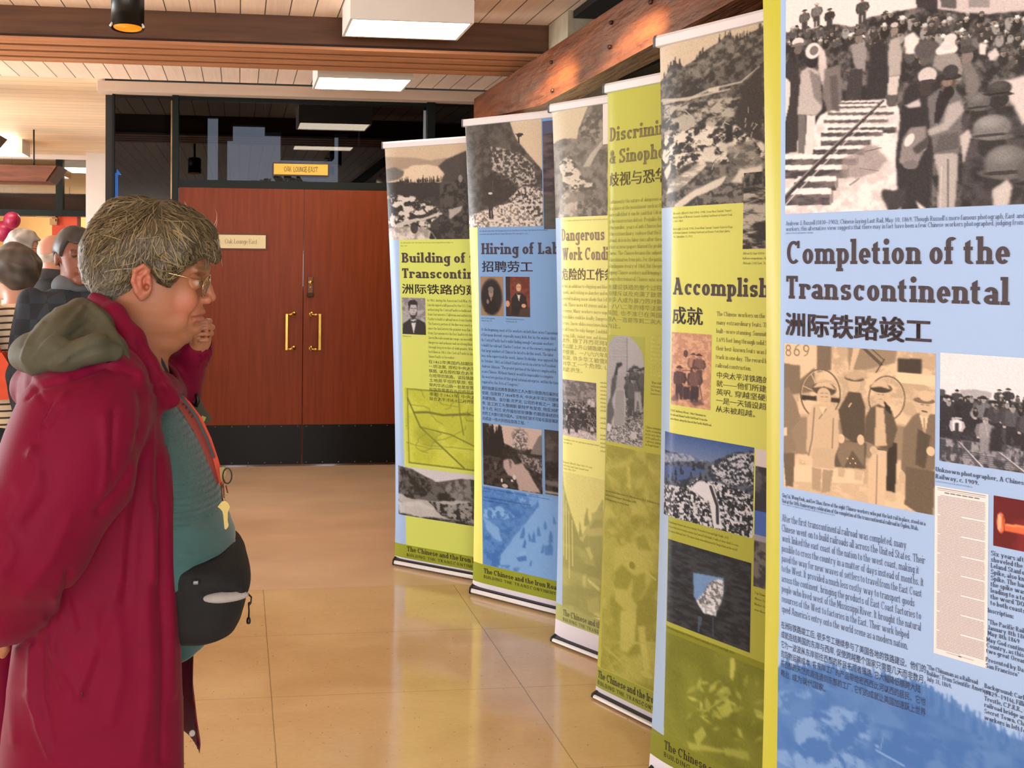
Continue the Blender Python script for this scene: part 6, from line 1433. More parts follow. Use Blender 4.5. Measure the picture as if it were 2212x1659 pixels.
b.para(F_BOLD, ['Why did', 'that law', 'attempt', 'to exclude', 'Chinese', 'people and', 'what did it', 'mean for', 'those who', 'were here'], (1408, 732), (1409, 812), 6.0, (222, 224, 130)); b.para(F_BODY, ['“What shall we do', 'with our boys,” in', 'The Wasp, San', 'Francisco, 1882'], (1407, 828), (1407, 852), 5, HAZE_INK4); b.para(F_BODY, ['Chinese immigrants', 'Pacific steamship,', 'in the early days', 'of the gold rush of', 'California, looking', 'at Angel Island'], (1396, 924), (1396, 962), 5, HAZE_INK4)
b.pic((1306, 958), b.w, (1291, 1438), pic_riot_ghost, 0.003, (1170, 960, 2.677), off=0.0006)
b.para(F_BODY, ['Denver’s Anti-Chinese Riot of 1880, drawn by N. B. Wilkins for the', 'Illustrated Newspaper, November 1880.'], (1307, 1060), (1306.5, 1069), 4.6, (92, 90, 40)); b.para(F_BODY, ['Wood engraving showing a mob'], (1305, 1078), (1305, 1078), 4.6, (92, 90, 40))
logo(b, (1289.5, 1462), 16, (1289.5, 1477), 9, (64, 62, 40), (1394, 1500), LOGO1[:19], (1401, 1522), LOGO2[:20])
b.build('b', 'olive yellow banner titled Discrimination and Sinophobia, without a coloured side strip')

# 5: Accomplishments
b = Panel((1397, 1690), -59, (1422.5, 93), (1399, 1652))
us = frame(b, (216, 218, 108), (168, 194, 224), (1447, 600), (1402.8, 1573), (1399.5, 1628), (140, 144, 44))
b.pic((1422.5, 95), b.w, (1428.5, 449), pic_summit, 0.002, (1390, 0, 3.318)); b.pic((1607.6, 374), b.w, (1605.5, 538), pic_trunk, 0.002, off=0.001)
b.para(F_BODY, ['Above left: Alfred A. Hart (1816–1908), Scene Near Summit Tunnel—', 'Eastern Slope of Western Summit—Looking Southeast at Donner Peak,', 'c. 1865–1869.', '', 'Above right: Li Ju (b. 1956), Scene Near Summit Tunnel—Eastern Slope', 'of Western Summit—Looking Southeast at Donner Peak (Hart photo', '#96), September 15, 2012.'], (1452, 464), (1451.5, 514), 4.8, (98, 92, 50), .86)
b.para(F_BODY, ['Alfred A. Hart (1816–1908),', 'balloon composition—Western', 'Altitude 7,042 feet. Tunnel'], (1605, 550), (1604.6, 571), 5.2, (98, 92, 50))
b.text(F_TITLE, 'Accomplishments', (1450.3, 636), 36.8, (72, 62, 66), end=(1638.6, 643), sub='Accomplis'); b.cjk('成就', (1450, 697.5), 35, 34, (72, 62, 66))
b.para(F_BODY, ['The Chinese workers on the Central Pacific achieved', 'many extraordinary feats. The tunnels they', 'built—were stunning. Summit Tunnel was', '1,695 feet long through solid Sierra granite. One of', 'their best-known feats was laying ten miles of', 'track in one day. The record has never been broken in', 'railroad construction.'], (1549, 682), (1548, 793), 9.6, (84, 78, 56), .80)
b.cjk_para(['中央太平洋铁路的华工完成了许多非凡的成', '就——他们所建造的——着实令人惊叹, 长', '英呎, 穿越坚硬的内华达山脉的花岗岩, 其中之', '一是一天铺设超过十英哩的轨道, 此记录', '从未被超越。'], (1548.5, 815), (1547, 888), 13.5, 0.86, (84, 78, 56))
b.pic((1448.8, 716.5), (1537.5, 790), (1445.8, 872.5), pic_sketch, 0.0018, (1390, 440, 3.318))
b.para(F_BOLD, ['E. & H.T. Anthony (Firm), “John Chinaman on', 'the rail road, Union Pacific Rail Road” from the', 'series Views along the line of the Pacific Rail Road.'], (1445.5, 887), (1445.5, 905), 4.6, (92, 84, 46), .80)
b.rect(us, b.w, b.uv(1439, 1573)[1] - .001, b.uv(1439.4, 1350)[1], (136, 140, 40), 0.0005)
b.rect(us, b.w, b.uv(1439.4, 1350)[1], b.uv(1439, 1106)[1], (170, 172, 68), 0.0005)
b.pic((1426.6, 930), (1629, 1000), (1423, 1108), pic_lake, 0.0018, (1390, 900, 2.185))
b.para(F_BODY, ['Richard Koenig, Donner Lake from Summit, Towards Seven and Eight Visible, 2011.', 'Because of the severe winter storms, the Central Pacific built 37 miles of snow sheds to cover', 'the tracks in 1868 and 1869. The snow sheds were nicknamed the “longest barn in the world.”'], (1441, 1127), (1440.6, 1146), 4.8, (84, 80, 36), .74)
b.pic((1440, 1162), (1622.5, 1260), (1439, 1340), pic_tunnel, 0.0018, (1390, 900, 2.185)); b.para(F_BODY, ['Richard Koenig, Interior of Donner Tunnel, Looking East out of Tunnel Eight, 2011.'], (1439.4, 1355), (1439.4, 1355), 5, (84, 80, 36), .8)
b.pic((1632.6, 968.6), b.w, (1629, 1266), pic_side_colour, 0.003, off=0.0007); b.para(F_BODY, ['Top: Donner Pass, 2012', 'Above: Tunnel Eight', 'Marker: the summit', 'was closed in 1993'], (1630, 1282), (1629, 1318), 5.2, (84, 80, 36))
b.pic((1436, 1362), b.w, (1430, 1610), pic_stump_ghost, 0.0026, (1390, 900, 2.185), off=0.0006)
b.rect(0, b.w, b.uv(1399.5, 1628)[1], b.uv(1402.8, 1573)[1], (132, 136, 42), 0.0007)
logo(b, (1433.5, 1616), 19, (1433.5, 1633), 10.5, (54, 50, 34), (1550, 1655), LOGO1[:14], (1493, 1655), LOGO2[:8])
b.build('b', 'yellow banner with blue edge titled Accomplishments, behind the large blue front banner')

# 6: Completion of the Transcontinental (nearest)
A = on_z(1692, 464, 1.555)
_d6 = np.array([math.cos(math.radians(-54)), math.sin(math.radians(-54)), 0])
class NearPanel(Panel):
    def __init__(s):
        s.V = []; s.C = []; s.loops = []; s.sizes = []; s.nv = 0
        s.d = _d6; s.n = np.array([math.sin(math.radians(-54)), -math.cos(math.radians(-54)), 0.0]); s.P = np.array([A[0], A[1], 0.0])
        T = on_plane(1645.5, -28, s.P, s.n); B_ = on_plane(1637, 1700, s.P, s.n)
        s.k = (T - B_) / (T[2] - B_[2]); s.O = B_ - s.k * B_[2]; s.top = T[2]; s.bot = 0.10
        s.w, s.bow, s.curl, s.cw = 0.85, 0.010, 0.016, 0.06; s.base = np.array([s.O[0], s.O[1], 0.0]) + s.n * 0.022
b = NearPanel()
us = min(b.uv(1691, 300)[0], b.uv(1683, 900)[0], b.uv(1679, 1300)[0])
vb = 0.26
b.rect(0, b.w, b.bot - .03, b.top, WHITE, 0.0); b.rect(0, us, vb, b.top - .002, YSTR, 0.0004); b.rect(us, b.w, vb, b.top - .002, BLUE, 0.0004); b.rect(0, b.w, b.bot + .06, vb, OLIVE, 0.0004)
b.pic((1698, -24), b.w, (1690, 463), pic_last_rail, 0.0017, (1660, 0, 3.607))
N6 = (58, 66, 92)
b.text(F_BODY, 'Andrew J. Russell (1830–1902), Chinese laying Last Rail, May 10, 1869. Though Russell’s more famous photograph, East and West Shaking Hands at Laying Last Rail, does not include Chinese', (1697, 487.5), 9.4, N6, size=None, end=None, condense=.74); b.text(F_BODY, 'workers, this alternative view suggests that there may in fact have been a few Chinese workers photographed, judging from the baggy clothing of two individuals along the right side.', (1697, 499.5), 9.4, N6, condense=.72)
b.text(F_BODY, 'COURTESY OF THE OAKLAND MUSEUM OF CALIFORNIA', (1697, 506), 3.4, (90, 110, 150), end=(1758, 504))
DK = (70, 62, 68)
b.text(F_TITLE, 'Completion of the', (1697.5, 570.4), 49.5, DK, end=(2183, 570.4)); b.text(F_TITLE, 'Transcontinental', (1696.5, 644.6), 49.0, DK, end=(2181.7, 658)); b.cjk('洲际铁路竣工', (1695.5, 722), 46, 47.5, DK, 0.05)
b.pic((1693, 741), (2020.9, 759.6), (1687, 1049), pic_float_1869, 0.0013, (1660, 440, 3.949))
b.text(F_BOLD, 'Ging Cui, Wong Fook, and Lee Shao, three of the eight Chinese workers who put the last rail in place, stood on a', (1687.3, 1072), 8.6, N6, end=(1999.3, 1137)); b.text(F_BOLD, 'float at the 50th Anniversary celebration of the completion of the transcontinental railroad in Ogden, Utah.', (1687.3, 1084), 8.6, N6, end=(1984, 1147))
b.text(F_BODY, 'PHOTO COURTESY OF UNION PACIFIC ARCHIVE, UTAH STATE HISTORICAL SOCIETY', (1687.3, 1089), 3.2, (90, 110, 150), end=(1806, 1112))
body = ['After the first transcontinental railroad was completed, many', 'Chinese went on to build railroads all across the United States. Their', 'work linked the east coast of the nation to the west coast, making it', 'possible to cross the country in a matter of days instead of months. It', 'paved the way for new waves of settlers to travel from the East Coast', 'to the West. It provided a much less costly way to transport goods', 'across the continent, bringing the products of East Coast factories to', 'people who lived west of the Mississippi River. It brought the natural', 'resources of the West to factories in the East. Their work helped', 'speed America’s entry onto the world scene as a modern nation.']
ends = [(1959, 1187), (1999, 1221), (1986, 1244), (1996, 1270), (1992, 1294), (1976, 1315), (1990, 1343), (1990, 1368), (1964, 1386), (1962, 1411)]
for i, (t, e) in enumerate(zip(body, ends)):
    y = 1124 + (1319.5 - 1124) * i / 9; b.text(F_BODY, t, (1686.6, y), 15.5, N6, end=e)
b.cjk_para(['在洲际铁路竣工后, 很多华工继续参与了美国各地的铁路建设。他们的', '成就连结美国的东岸与西岸, 促使跨越整个国家只需要几天而非数月。', '它为一波波从东岸前往西部的移民拓荒者铺路, 它大幅降低横跨大陆', '的货物运输成本, 将东岸工厂的产品带给密西西比河以西的居民。它也', '将西部的天然资源连通到东部的工厂, 它们的成就让美国加速跃上世界', '舞台, 成为现代国家。'], (1685.3, 1353), (1684, 1457), 15, 0.455, N6)
b.pic((2031, 761.6), b.w - .02, (2023.4, 994.7), pic_work_gang, 0.0014, (1660, 820, 3.949))
b.para(F_BOLD, ['Unknown photographer, A Chinese work gang for the Great Northern', 'Railway, c. 1909.'], (2020.8, 1018), (2020.8, 1033), 9.6, N6, .86); b.text(F_BODY, 'COURTESY OF SPECIAL COLLECTIONS, UNIVERSITY OF WASHINGTON', (2020.4, 1041), 3, (90, 110, 150), end=(2100, 1054))
b.pic((2019.5, 1049), (2134.8, 1069.4), (2004.7, 1406.7), pic_news, 0.0011)
b.pic((2146, 1070.7), b.w - .02, (2139.8, 1178), pic_spike, 0.0016, (1660, 820, 3.949))
b.para(F_BOLD, ['Six years after he ceremoniously', 'shoveled the first heap of dirt,', 'Leland Stanford struck the Golden', 'Spike, also known as the Last', 'Spike. The hammer he used to drive', 'the spike was attached to a wire', 'leading to a telegraph line so that', 'the word “DONE” could be sent', 'to both coasts instantly.'], (2139.8, 1200), (2134.5, 1306), 10.5, N6, .76)
b.para(F_BOLD, ['Inscription:', '', '“The Pacific Railroad ground broken', 'January 8th 1863, and completed', 'May 8th 1869'], (2133.5, 1323), (2131, 1372), 10, N6, .74); b.para(F_BOLD, ['May God continue the unity of our', 'Country, as this Railroad unites the', 'two great Oceans of the world.'], (2130, 1386), (2129, 1410), 10, N6, .74); b.para(F_BOLD, ['Presented by David Hewes', 'San Francisco”'], (2128.5, 1429), (2128, 1442), 10, N6, .74)
b.para(F_BOLD, ['Background: Carleton E. Watkins', '(1829–1916), Filling in Secret Town', 'Trestle, C.P.R.R., Cal. View of', 'railroad bridge and trestle at', 'Secret Town. Chinese railroad', 'workers in left foreground.'], (2126, 1486), (2122, 1553), 10, N6, .74)
b.para(F_BOLD, ['“The Chinaman as a Railroad', 'Builder.” From Scientific American,', 'July 31, 1869.'], (2002, 1445), (2001, 1470), 10, N6, .60)
b.pic((1677, 1372), b.w, (1672, 1900), pic_blue_valley, 0.0022, (1660, 1240, 3.96), off=0.0006)
logo(b, (1700, 2040), 20, (1700, 2062), 11)
b.build('b', 'large blue banner titled Completion of the Transcontinental, nearest the camera at right')
# ------------------------------------------------------------------ smooth solid shapes (distance fields meshed by surface nets)
def sd_ell(P, c, r, rot=0.0):
    d = P - np.asarray(c)
    if rot:
        ca, sa = math.cos(rot), math.sin(rot); d = np.stack([d[:, 0] * ca + d[:, 2] * sa, d[:, 1], -d[:, 0] * sa + d[:, 2] * ca], 1)
    r = np.asarray(r, float); k0 = np.linalg.norm(d / r, axis=1); k1 = np.linalg.norm(d / (r * r), axis=1) + 1e-9
    return k0 * (k0 - 1.0) / k1
def sd_cap(P, a, b, ra, rb=None):
    a = np.asarray(a, float); b = np.asarray(b, float); rb = ra if rb is None else rb
    ba = b - a; t = np.clip(((P - a) @ ba) / (ba @ ba + 1e-12), 0, 1)
    return np.linalg.norm(P - a - t[:, None] * ba, axis=1) - (ra + (rb - ra) * t)
def sd_chain(P, pts, k=0.01):
    d = None
    for (a, ra), (b, rb) in zip(pts, pts[1:]):
        e = sd_cap(P, a, b, ra, rb); d = e if d is None else smin(d, e, k)
    return d
def smin(a, b, k):
    h = np.clip(0.5 + 0.5 * (b - a) / k, 0, 1); return b * (1 - h) + a * h - k * h * (1 - h)
def smax(a, b, k): return -smin(-a, -b, k)
def sd_loft(P, rows, yc, n=2.2, nf=None):
    """stack of flattened ovals: rows of (z, x_back, x_front, half_width), z descending"""
    rows = sorted(rows); Z = np.array([q[0] for q in rows]); z = P[:, 2]
    xb, xf, w = (np.interp(z, Z, [q[i] for q in rows]) for i in (1, 2, 3))
    a = np.maximum((xf - xb) / 2, 1e-3); xc = (xf + xb) / 2
    if nf is not None: n = np.where(P[:, 0] > xc, nf, n)
    rho = (np.abs((P[:, 0] - xc) / a) ** n + np.abs((P[:, 1] - yc) / w) ** n) ** (1.0 / n)
    d = (rho - 1) * np.minimum(a, w)
    return np.maximum(d, np.maximum(z - Z[-1], Z[0] - z))
def sd_poly2(P, pts):
    """signed distance (negative inside) to a polygon in the x-z plane"""
    x, z = P[:, 0], P[:, 2]; d = np.full(len(P), 1e9); ins = np.zeros(len(P), bool); n = len(pts)
    for i in range(n):
        (x0, z0), (x1, z1) = pts[i], pts[(i + 1) % n]; ex, ez = x1 - x0, z1 - z0
        t = np.clip(((x - x0) * ex + (z - z0) * ez) / (ex * ex + ez * ez + 1e-12), 0, 1)
        d = np.minimum(d, np.hypot(x - x0 - t * ex, z - z0 - t * ez))
        if z0 != z1: ins ^= ((z0 > z) != (z1 > z)) & (x < ex * (z - z0) / (z1 - z0) + x0)
    return np.where(ins, -d, d)
def nets(f, lo, hi, h):
    """mesh of f = 0; evaluated only in blocks near the surface"""
    lo = np.asarray(lo, float); n = np.ceil((np.asarray(hi) - lo) / h).astype(int) + 1; B = 8
    nb = np.ceil(n / B).astype(int); n = nb * B
    bc = np.stack(np.meshgrid(*[np.arange(k) for k in nb], indexing='ij'), -1).reshape(-1, 3)
    cen = lo + (bc * B + (B - 1) / 2) * h; fc = f(cen)
    V = np.repeat(np.repeat(np.repeat(np.sign(fc).reshape(nb), B, 0), B, 1), B, 2).astype(np.float32)
    act = np.where(np.abs(fc) < h * B * 1.25)[0]
    loc = np.stack(np.meshgrid(*[np.arange(B)] * 3, indexing='ij'), -1).reshape(-1, 3)
    for c0 in range(0, len(act), 400):
        ii = (bc[act[c0:c0 + 400]] * B)[:, None, :] + loc[None]; ii = ii.reshape(-1, 3)
        V[ii[:, 0], ii[:, 1], ii[:, 2]] = f(lo + ii * h)
    S = V < 0
    cnt = sum(S[i:n[0] - 1 + i, j:n[1] - 1 + j, k:n[2] - 1 + k].astype(np.int8) for i in (0, 1) for j in (0, 1) for k in (0, 1))
    cells = np.argwhere((cnt > 0) & (cnt < 8))
    idx = np.full(cnt.shape, -1, np.int32); idx[tuple(cells.T)] = np.arange(len(cells))
    acc = np.zeros((len(cells), 3)); num = np.zeros(len(cells))
    cor = [(i, j, k) for i in (0, 1) for j in (0, 1) for k in (0, 1)]
    val = {c: V[cells[:, 0] + c[0], cells[:, 1] + c[1], cells[:, 2] + c[2]] for c in cor}
    for a in cor:
        for ax in range(3):
            if a[ax]: continue
            b = tuple(1 if q == ax else a[q] for q in range(3)); va, vb = val[a], val[b]; m = (va < 0) != (vb < 0)
            t = np.where(m, va / np.where(m, va - vb, 1), 0); p = np.array(a, float) + t[:, None] * np.eye(3)[ax]
            acc[m] += p[m]; num += m
    P = lo + (cells + acc / num[:, None]) * h
    Q = []
    for ax in range(3):
        u, v = (ax + 1) % 3, (ax + 2) % 3
        sl0 = [slice(None)] * 3; sl1 = [slice(None)] * 3; sl0[ax] = slice(0, n[ax] - 1); sl1[ax] = slice(1, n[ax])
        e = np.argwhere(S[tuple(sl0)] != S[tuple(sl1)]); e = e[(e[:, u] > 0) & (e[:, v] > 0) & (e[:, u] < n[u] - 1) & (e[:, v] < n[v] - 1)]
        def cell(du, dv): c = e.copy(); c[:, u] -= du; c[:, v] -= dv; return idx[c[:, 0], c[:, 1], c[:, 2]]
        q = np.stack([cell(1, 1), cell(0, 1), cell(0, 0), cell(1, 0)], 1)
        flip = ~S[e[:, 0], e[:, 1], e[:, 2]]; q[flip] = q[flip][:, ::-1]; Q.append(q)
    Q = np.concatenate(Q); Q = Q[(Q >= 0).all(1)]
    return P, Q
def grad(f, P, e=0.002):
    g = np.stack([f(P + d) - f(P - d) for d in np.eye(3) * e], 1); return g / (np.linalg.norm(g, axis=1, keepdims=True) + 1e-9)
def solid(name, f, lo, hi, h, m, parent, col=None, fold=None, relax=0):
    P, Q = nets(f, lo, hi, h)
    if fold is not None: P = P + grad(f, P, h) * fold(P)[:, None]
    me = bpy.data.meshes.new(name)
    me.vertices.add(len(P)); me.vertices.foreach_set('co', P.astype(np.float32).ravel()); me.loops.add(len(Q) * 4); me.loops.foreach_set('vertex_index', Q.astype(np.int32).ravel())
    me.polygons.add(len(Q)); me.polygons.foreach_set('loop_start', np.arange(0, len(Q) * 4, 4, dtype=np.int32)); me.update(calc_edges=True)
    if col is not None:
        at = me.color_attributes.new('Col', 'FLOAT_COLOR', 'POINT'); c4 = np.ones((len(P), 4), np.float32); c4[:, :3] = col(P); at.data.foreach_set('color', c4.ravel())
    return link_mesh(name, me, m, parent, True, True)
def pnoise(P, s, seed):
    """cheap smooth noise in -1..1 from a few random waves"""
    rs = np.random.RandomState(seed); t = 0
    for k in range(7):
        w = rs.normal(size=3); w *= s * rs.uniform(.6, 1.5) / np.linalg.norm(w); t = t + np.sin(P @ w + rs.uniform(0, 6.3))
    return t / 4.0
def lerpc(a, b, t): return np.asarray(a) * (1 - t[:, None]) + np.asarray(b) * t[:, None]
def strands(name, f, seeds, field, steps, step, width, off, m, parent, colf, seed=1, drift=0.25):
    """hair: many thin tapering ribbons that follow a surface along a direction field"""
    rs = np.random.RandomState(seed); P = seeds.copy(); n = len(P); pts = []; nr = []
    offs = off * rs.uniform(0.2, 1.0, n); jit = rs.normal(size=(n, 3)) * drift
    for k in range(steps):
        N = grad(f, P); P = P - N * (f(P) - offs * (0.4 + 1.2 * k / steps))[:, None]; pts.append(P.copy()); nr.append(N)
        D = field(P) + jit; D -= N * (D * N).sum(1, keepdims=True); D /= np.linalg.norm(D, axis=1, keepdims=True) + 1e-9; P = P + D * step
    pts = np.stack(pts, 1); nr = np.stack(nr, 1)
    T = np.gradient(pts, axis=1); Sd = np.cross(T, nr); Sd /= np.linalg.norm(Sd, axis=2, keepdims=True) + 1e-9
    w = width * rs.uniform(.6, 1.4, (n, 1, 1)) * (np.sin(np.pi * (np.linspace(0.12, 0.97, steps))) ** .6)[None, :, None]
    V = np.stack([pts - Sd * w / 2, pts + nr * (w * .25), pts + Sd * w / 2], 2).reshape(-1, 3)
    b = np.arange(n)[:, None] * steps * 3 + np.arange(steps - 1)[None] * 3; b = b.reshape(-1)
    Q = np.concatenate([np.stack([b, b + 1, b + 4, b + 3], 1), np.stack([b + 1, b + 2, b + 5, b + 4], 1)])
    col = np.repeat(colf(pts[:, 0], rs), steps * 3, 0)
    return V, Q, col
def ribbon_mesh(name, V, Q, col, m, parent):
    me = bpy.data.meshes.new(name); me.vertices.add(len(V)); me.vertices.foreach_set('co', V.astype(np.float32).ravel())
    me.loops.add(len(Q) * 4); me.loops.foreach_set('vertex_index', Q.astype(np.int32).ravel()); me.polygons.add(len(Q)); me.polygons.foreach_set('loop_start', np.arange(0, len(Q) * 4, 4, dtype=np.int32)); me.update(calc_edges=True)
    at = me.color_attributes.new('Col', 'FLOAT_COLOR', 'POINT'); c4 = np.ones((len(V), 4), np.float32); c4[:, :3] = col; at.data.foreach_set('color', c4.ravel())
    return link_mesh(name, me, m, parent, True, True)
M_skin = mat('skin', (200, 140, 110), 0.5, attr='Col', var=0.05, scale=30, bump=0.06, bscale=250)
M_skin.node_tree.nodes['Principled BSDF'].inputs['Subsurface Weight'].default_value = 0.08
M_skin.node_tree.nodes['Principled BSDF'].inputs['Subsurface Radius'].default_value = (0.012, 0.005, 0.003)
M_hair = mat('hair', (120, 100, 76), 0.45, attr='Col', spec=0.4)
# ------------------------------------------------------------------ the woman in the crimson coat
YC = 1.35
def wp(x, y, Y=YC):
    p = on_y(x, y, Y); return np.array([p[0], Y, p[2]])
def wx(x, y, Y=YC): return on_y(x, y, Y)[0]
def wz(x, y, Y=YC): return on_y(x, y, Y)[2]
def rows(lst, Y=YC): return [(wz((a + b) / 2, y, Y), wx(a, y, Y), wx(b, y, Y), w) for y, a, b, w in lst]
HEAD = rows([(462, 290, 350, .01), (468, 262, 385, .028), (482, 234, 420, .045), (508, 212, 446, .062), (540, 203, 453, .073), (575, 205, 449, .072), (595, 208, 441, .070), (620, 214, 440, .069), (650, 225, 438, .066), (668, 238, 439, .062), (682, 250, 435, .057), (696, 262, 432, .052), (712, 276, 428, .044), (722, 292, 414, .032), (728, 310, 392, .02)])
def face_sdf(P):
    y = np.abs(P[:, 1] - YC); Q = np.stack([P[:, 0], y, P[:, 2]], 1)
    def q(px, py, dy): v = wp(px, py); return np.array([v[0], dy, v[2]])
    d = sd_loft(P, HEAD, YC, 2.25, 1.75)
    d = smin(d, sd_chain(P, [(wp(318, 640), .056), (wp(298, 720), .054), (wp(272, 800), .062), (wp(250, 860), .075)], .02), .025)     # neck
    d = smin(d, sd_ell(Q, q(380, 714, .0), (.032, .036, .016), -.5), .014)            # soft chin
    d = smin(d, sd_ell(Q, q(352, 728, .0), (.034, .036, .023), -.6), .02)
    d = smin(d, sd_ell(Q, q(402, 645, .036), (.022, .016, .026)), .010)                 # cheek
    d = smin(d, sd_ell(Q, q(378, 690, .034), (.026, .014, .018)), .010)                 # jowl
    d = smin(d, sd_cap(Q, q(445, 582, 0), q(428, 585, .040), .006, .003), .014)         # brow
    d = smax(d, -sd_ell(Q, q(436, 608, .033), (.014, .017, .011)), .012)                # eye socket
    d = smin(d, sd_ell(Q, q(424, 609, .031), (.0125, .0135, .0125)), .002)              # eyeball with lids
    d = smin(d, sd_cap(Q, q(436, 603, .024), q(428, 604, .042), .0035, .003), .003); d = smin(d, sd_cap(Q, q(433, 617, .024), q(426, 616, .041), .0032, .003), .004)
    d = smin(d, sd_chain(Q, [(q(441, 596, 0), .0065), (q(449, 622, 0), .0075), (q(456, 642, 0), .0088)], .006), .009)   # nose
    d = smin(d, sd_ell(Q, q(446, 648, .0115), (.0095, .0065, .0075)), .006)
    d = smax(d, -sd_ell(Q, q(449, 656, .0065), (.0055, .0035, .004)), .003)
    d = smax(d, -sd_cap(Q, q(440, 652, .0195), q(430, 657, .022), .0022), .003)
    d = smin(d, sd_cap(Q, q(438, 674, 0), q(422, 679, .021), .0052, .003), .006); d = smin(d, sd_cap(Q, q(434, 690, 0), q(421, 686, .019), .0060, .003), .006)   # lips
    d = smax(d, -sd_chain(Q, [(q(443, 681, 0), .0022), (q(431, 682, .016), .0020), (q(416, 684, .026), .0018)], .002), .003)
    d = smax(d, -sd_chain(Q, [(q(431, 655, .026), .002), (q(418, 676, .034), .0022), (q(412, 694, .036), .0018)], .003), .008)
    d = smin(d, sd_ell(Q, q(421, 707, 0), (.0135, .016, .012)), .008)
    d = smax(d, -sd_cap(Q, q(435, 700, 0), q(424, 700, .016), .0025), .008)
    # ear
    e = sd_ell(Q, q(319, 607, .077), (.0165, .0085, .0285), .12)
    e = smax(e, -sd_ell(Q, q(322, 604, .087), (.0105, .009, .0200), .12), .004)
    e = smin(e, sd_chain(Q, [(q(335, 582, .078), .0035), (q(322, 575, .083), .004), (q(306, 584, .086), .004), (q(302, 606, .086), .004), (q(309, 628, .083), .0045), (q(318, 640, .079), .0055)], .003), .004)
    e = smin(e, sd_chain(Q, [(q(328, 588, .081), .003), (q(316, 598, .083), .0032), (q(316, 620, .081), .0034)], .003), .004)
    e = smin(e, sd_ell(Q, q(331, 610, .079), (.005, .005, .007)), .004)
    e = smax(e, -sd_ell(Q, q(328, 618, .080), (.0045, .012, .0055)), .003)
    d = smin(d, e, .004)
    return d
HY = 1.405                      # the raised left hand, beside the chin
def finger(P, pts, r): return sd_chain(P, [(p, rr) for p, rr in zip(pts, np.linspace(r, r * .82, len(pts)))], .003)
def hand_raised(P):
    w = lambda x, y, dy=0.0: wp(x, y, HY + dy)
    d = sd_ell(P, w(432, 726, .018), (.020, .016, .026), .3)
    d = smin(d, sd_cap(P, w(424, 745, .016), w(418, 775, .03), .019, .021), .015)
    for k, (y, xr, l) in enumerate(((694, 452, 1.0), (707, 458, 1.0), (720, 456, .95), (733, 450, .85))):
        d = smin(d, finger(P, [w(437, y + 6, .026), w(xr - 4, y, .020), w(xr, y, .006), w(446, y + 1, -.010), w(430 + k, y + 2, -.012)], .0060 * (1 - .05 * k)), .0010)
    d = smin(d, finger(P, [w(424, 738, .0), w(420, 722, -.010), w(424, 706, -.010), w(433, 699, -.006)], .0085), .004)
    return d
def hand_low(P):
    Y = 1.17; w = lambda x, y, dy=0.0: wp(x, y, Y + dy)
    d = sd_ell(P, w(-8, 1352, .0), (.022, .034, .036), .2)
    for k, (x, dy, l) in enumerate(((8, -.026, 1.0), (10, -.008, 1.08), (8, .010, 1.0), (4, .027, .84))):
        d = smin(d, finger(P, [w(-4, 1374, dy * .8), w(x - 2, 1374 + 14 * l, dy), w(x + 1, 1374 + 26 * l, dy), w(x - 4, 1374 + 36 * l, dy)], .0078), .003)
    d = smin(d, finger(P, [w(-2, 1345, -.03), w(14, 1362, -.042), w(18, 1384, -.040)], .0088), .004)
    return d
def body_sdf(P):
    w = wp
    d = face_sdf(P)
    d = smin(d, sd_chain(P, [(w(250, 880), .09), (w(235, 1100), .10), (w(235, 1330), .11)], .05), .05)
    for s, Ys in ((0, 1.19), (1, 1.51)):
        d = smin(d, sd_cap(P, w(250, 870, YC), w(225 if s == 0 else 320, 880, Ys), .05, .045), .04)
    d = smin(d, sd_chain(P, [(w(210, 890, 1.18), .046), (w(70, 1150, 1.12), .040), (w(0, 1300, 1.15), .030), (w(-6, 1340, 1.17), .025)], .02), .02)
    d = smin(d, hand_low(P), .010)
    d = smin(d, sd_chain(P, [(w(322, 890, 1.51), .045), (w(364, 960, 1.53), .036), (w(381, 850, 1.487), .026), (w(395, 800, 1.466), .022), (w(417, 768, HY + .032), .020)], .02), .02)
    d = smin(d, hand_raised(P), .008)
    for s in (-.085, .085):
        d = smin(d, sd_chain(P, [(np.array([w(235, 1350)[0], YC + s, w(235, 1350)[2]]), .09), (np.array([-.18, YC + s, .45]), .052), (np.array([-.19, YC + s, .10]), .036), (np.array([-.12, YC + s, .05]), .032)], .03), .03)
    return d
def skin_col(P):
    c = np.tile(s2l((168, 110, 78)), (len(P), 1)); y = np.abs(P[:, 1] - YC)
    def blob(px, py, rx, rz, rgb, a, ymax=1.0, ymin=0.0):
        nonlocal c
        v = wp(px, py); t = np.clip(1.3 - np.hypot((P[:, 0] - v[0]) / rx, (P[:, 2] - v[2]) / rz), 0, 1) * a * (y < ymax) * (y > ymin); c = lerpc(0, 1, t * 0)[:, :1] * 0 + c * (1 - t[:, None]) + np.array(s2l(rgb)) * t[:, None]
    blob(410, 660, .034, .03, (190, 108, 84), .5); blob(319, 607, .02, .03, (188, 98, 76), .7, 1, .06); blob(456, 644, .014, .012, (192, 112, 88), .4)
    blob(432, 675, .013, .0045, (176, 100, 86), .6, .024); blob(430, 689, .013, .0055, (176, 98, 86), .6, .022); blob(436, 682, .015, .0022, (104, 54, 46), .8, .027)
    blob(440, 580, .012, .004, (96, 74, 52), .7, .05, .006); blob(431, 610, .005, .0045, (190, 172, 158), .8, .045, .02); blob(434, 610, .004, .005, (60, 50, 44), .9, .042, .020); blob(430, 603, .009, .002, (90, 62, 50), .8, .045, .02)
    return c
woman = empty('person', (wx(240, 1300), YC, 0.0), 0, 'person in a long crimson raincoat and glasses studying the panels, hand at chin', 'person')
Z = lambda y: wz(240, y)
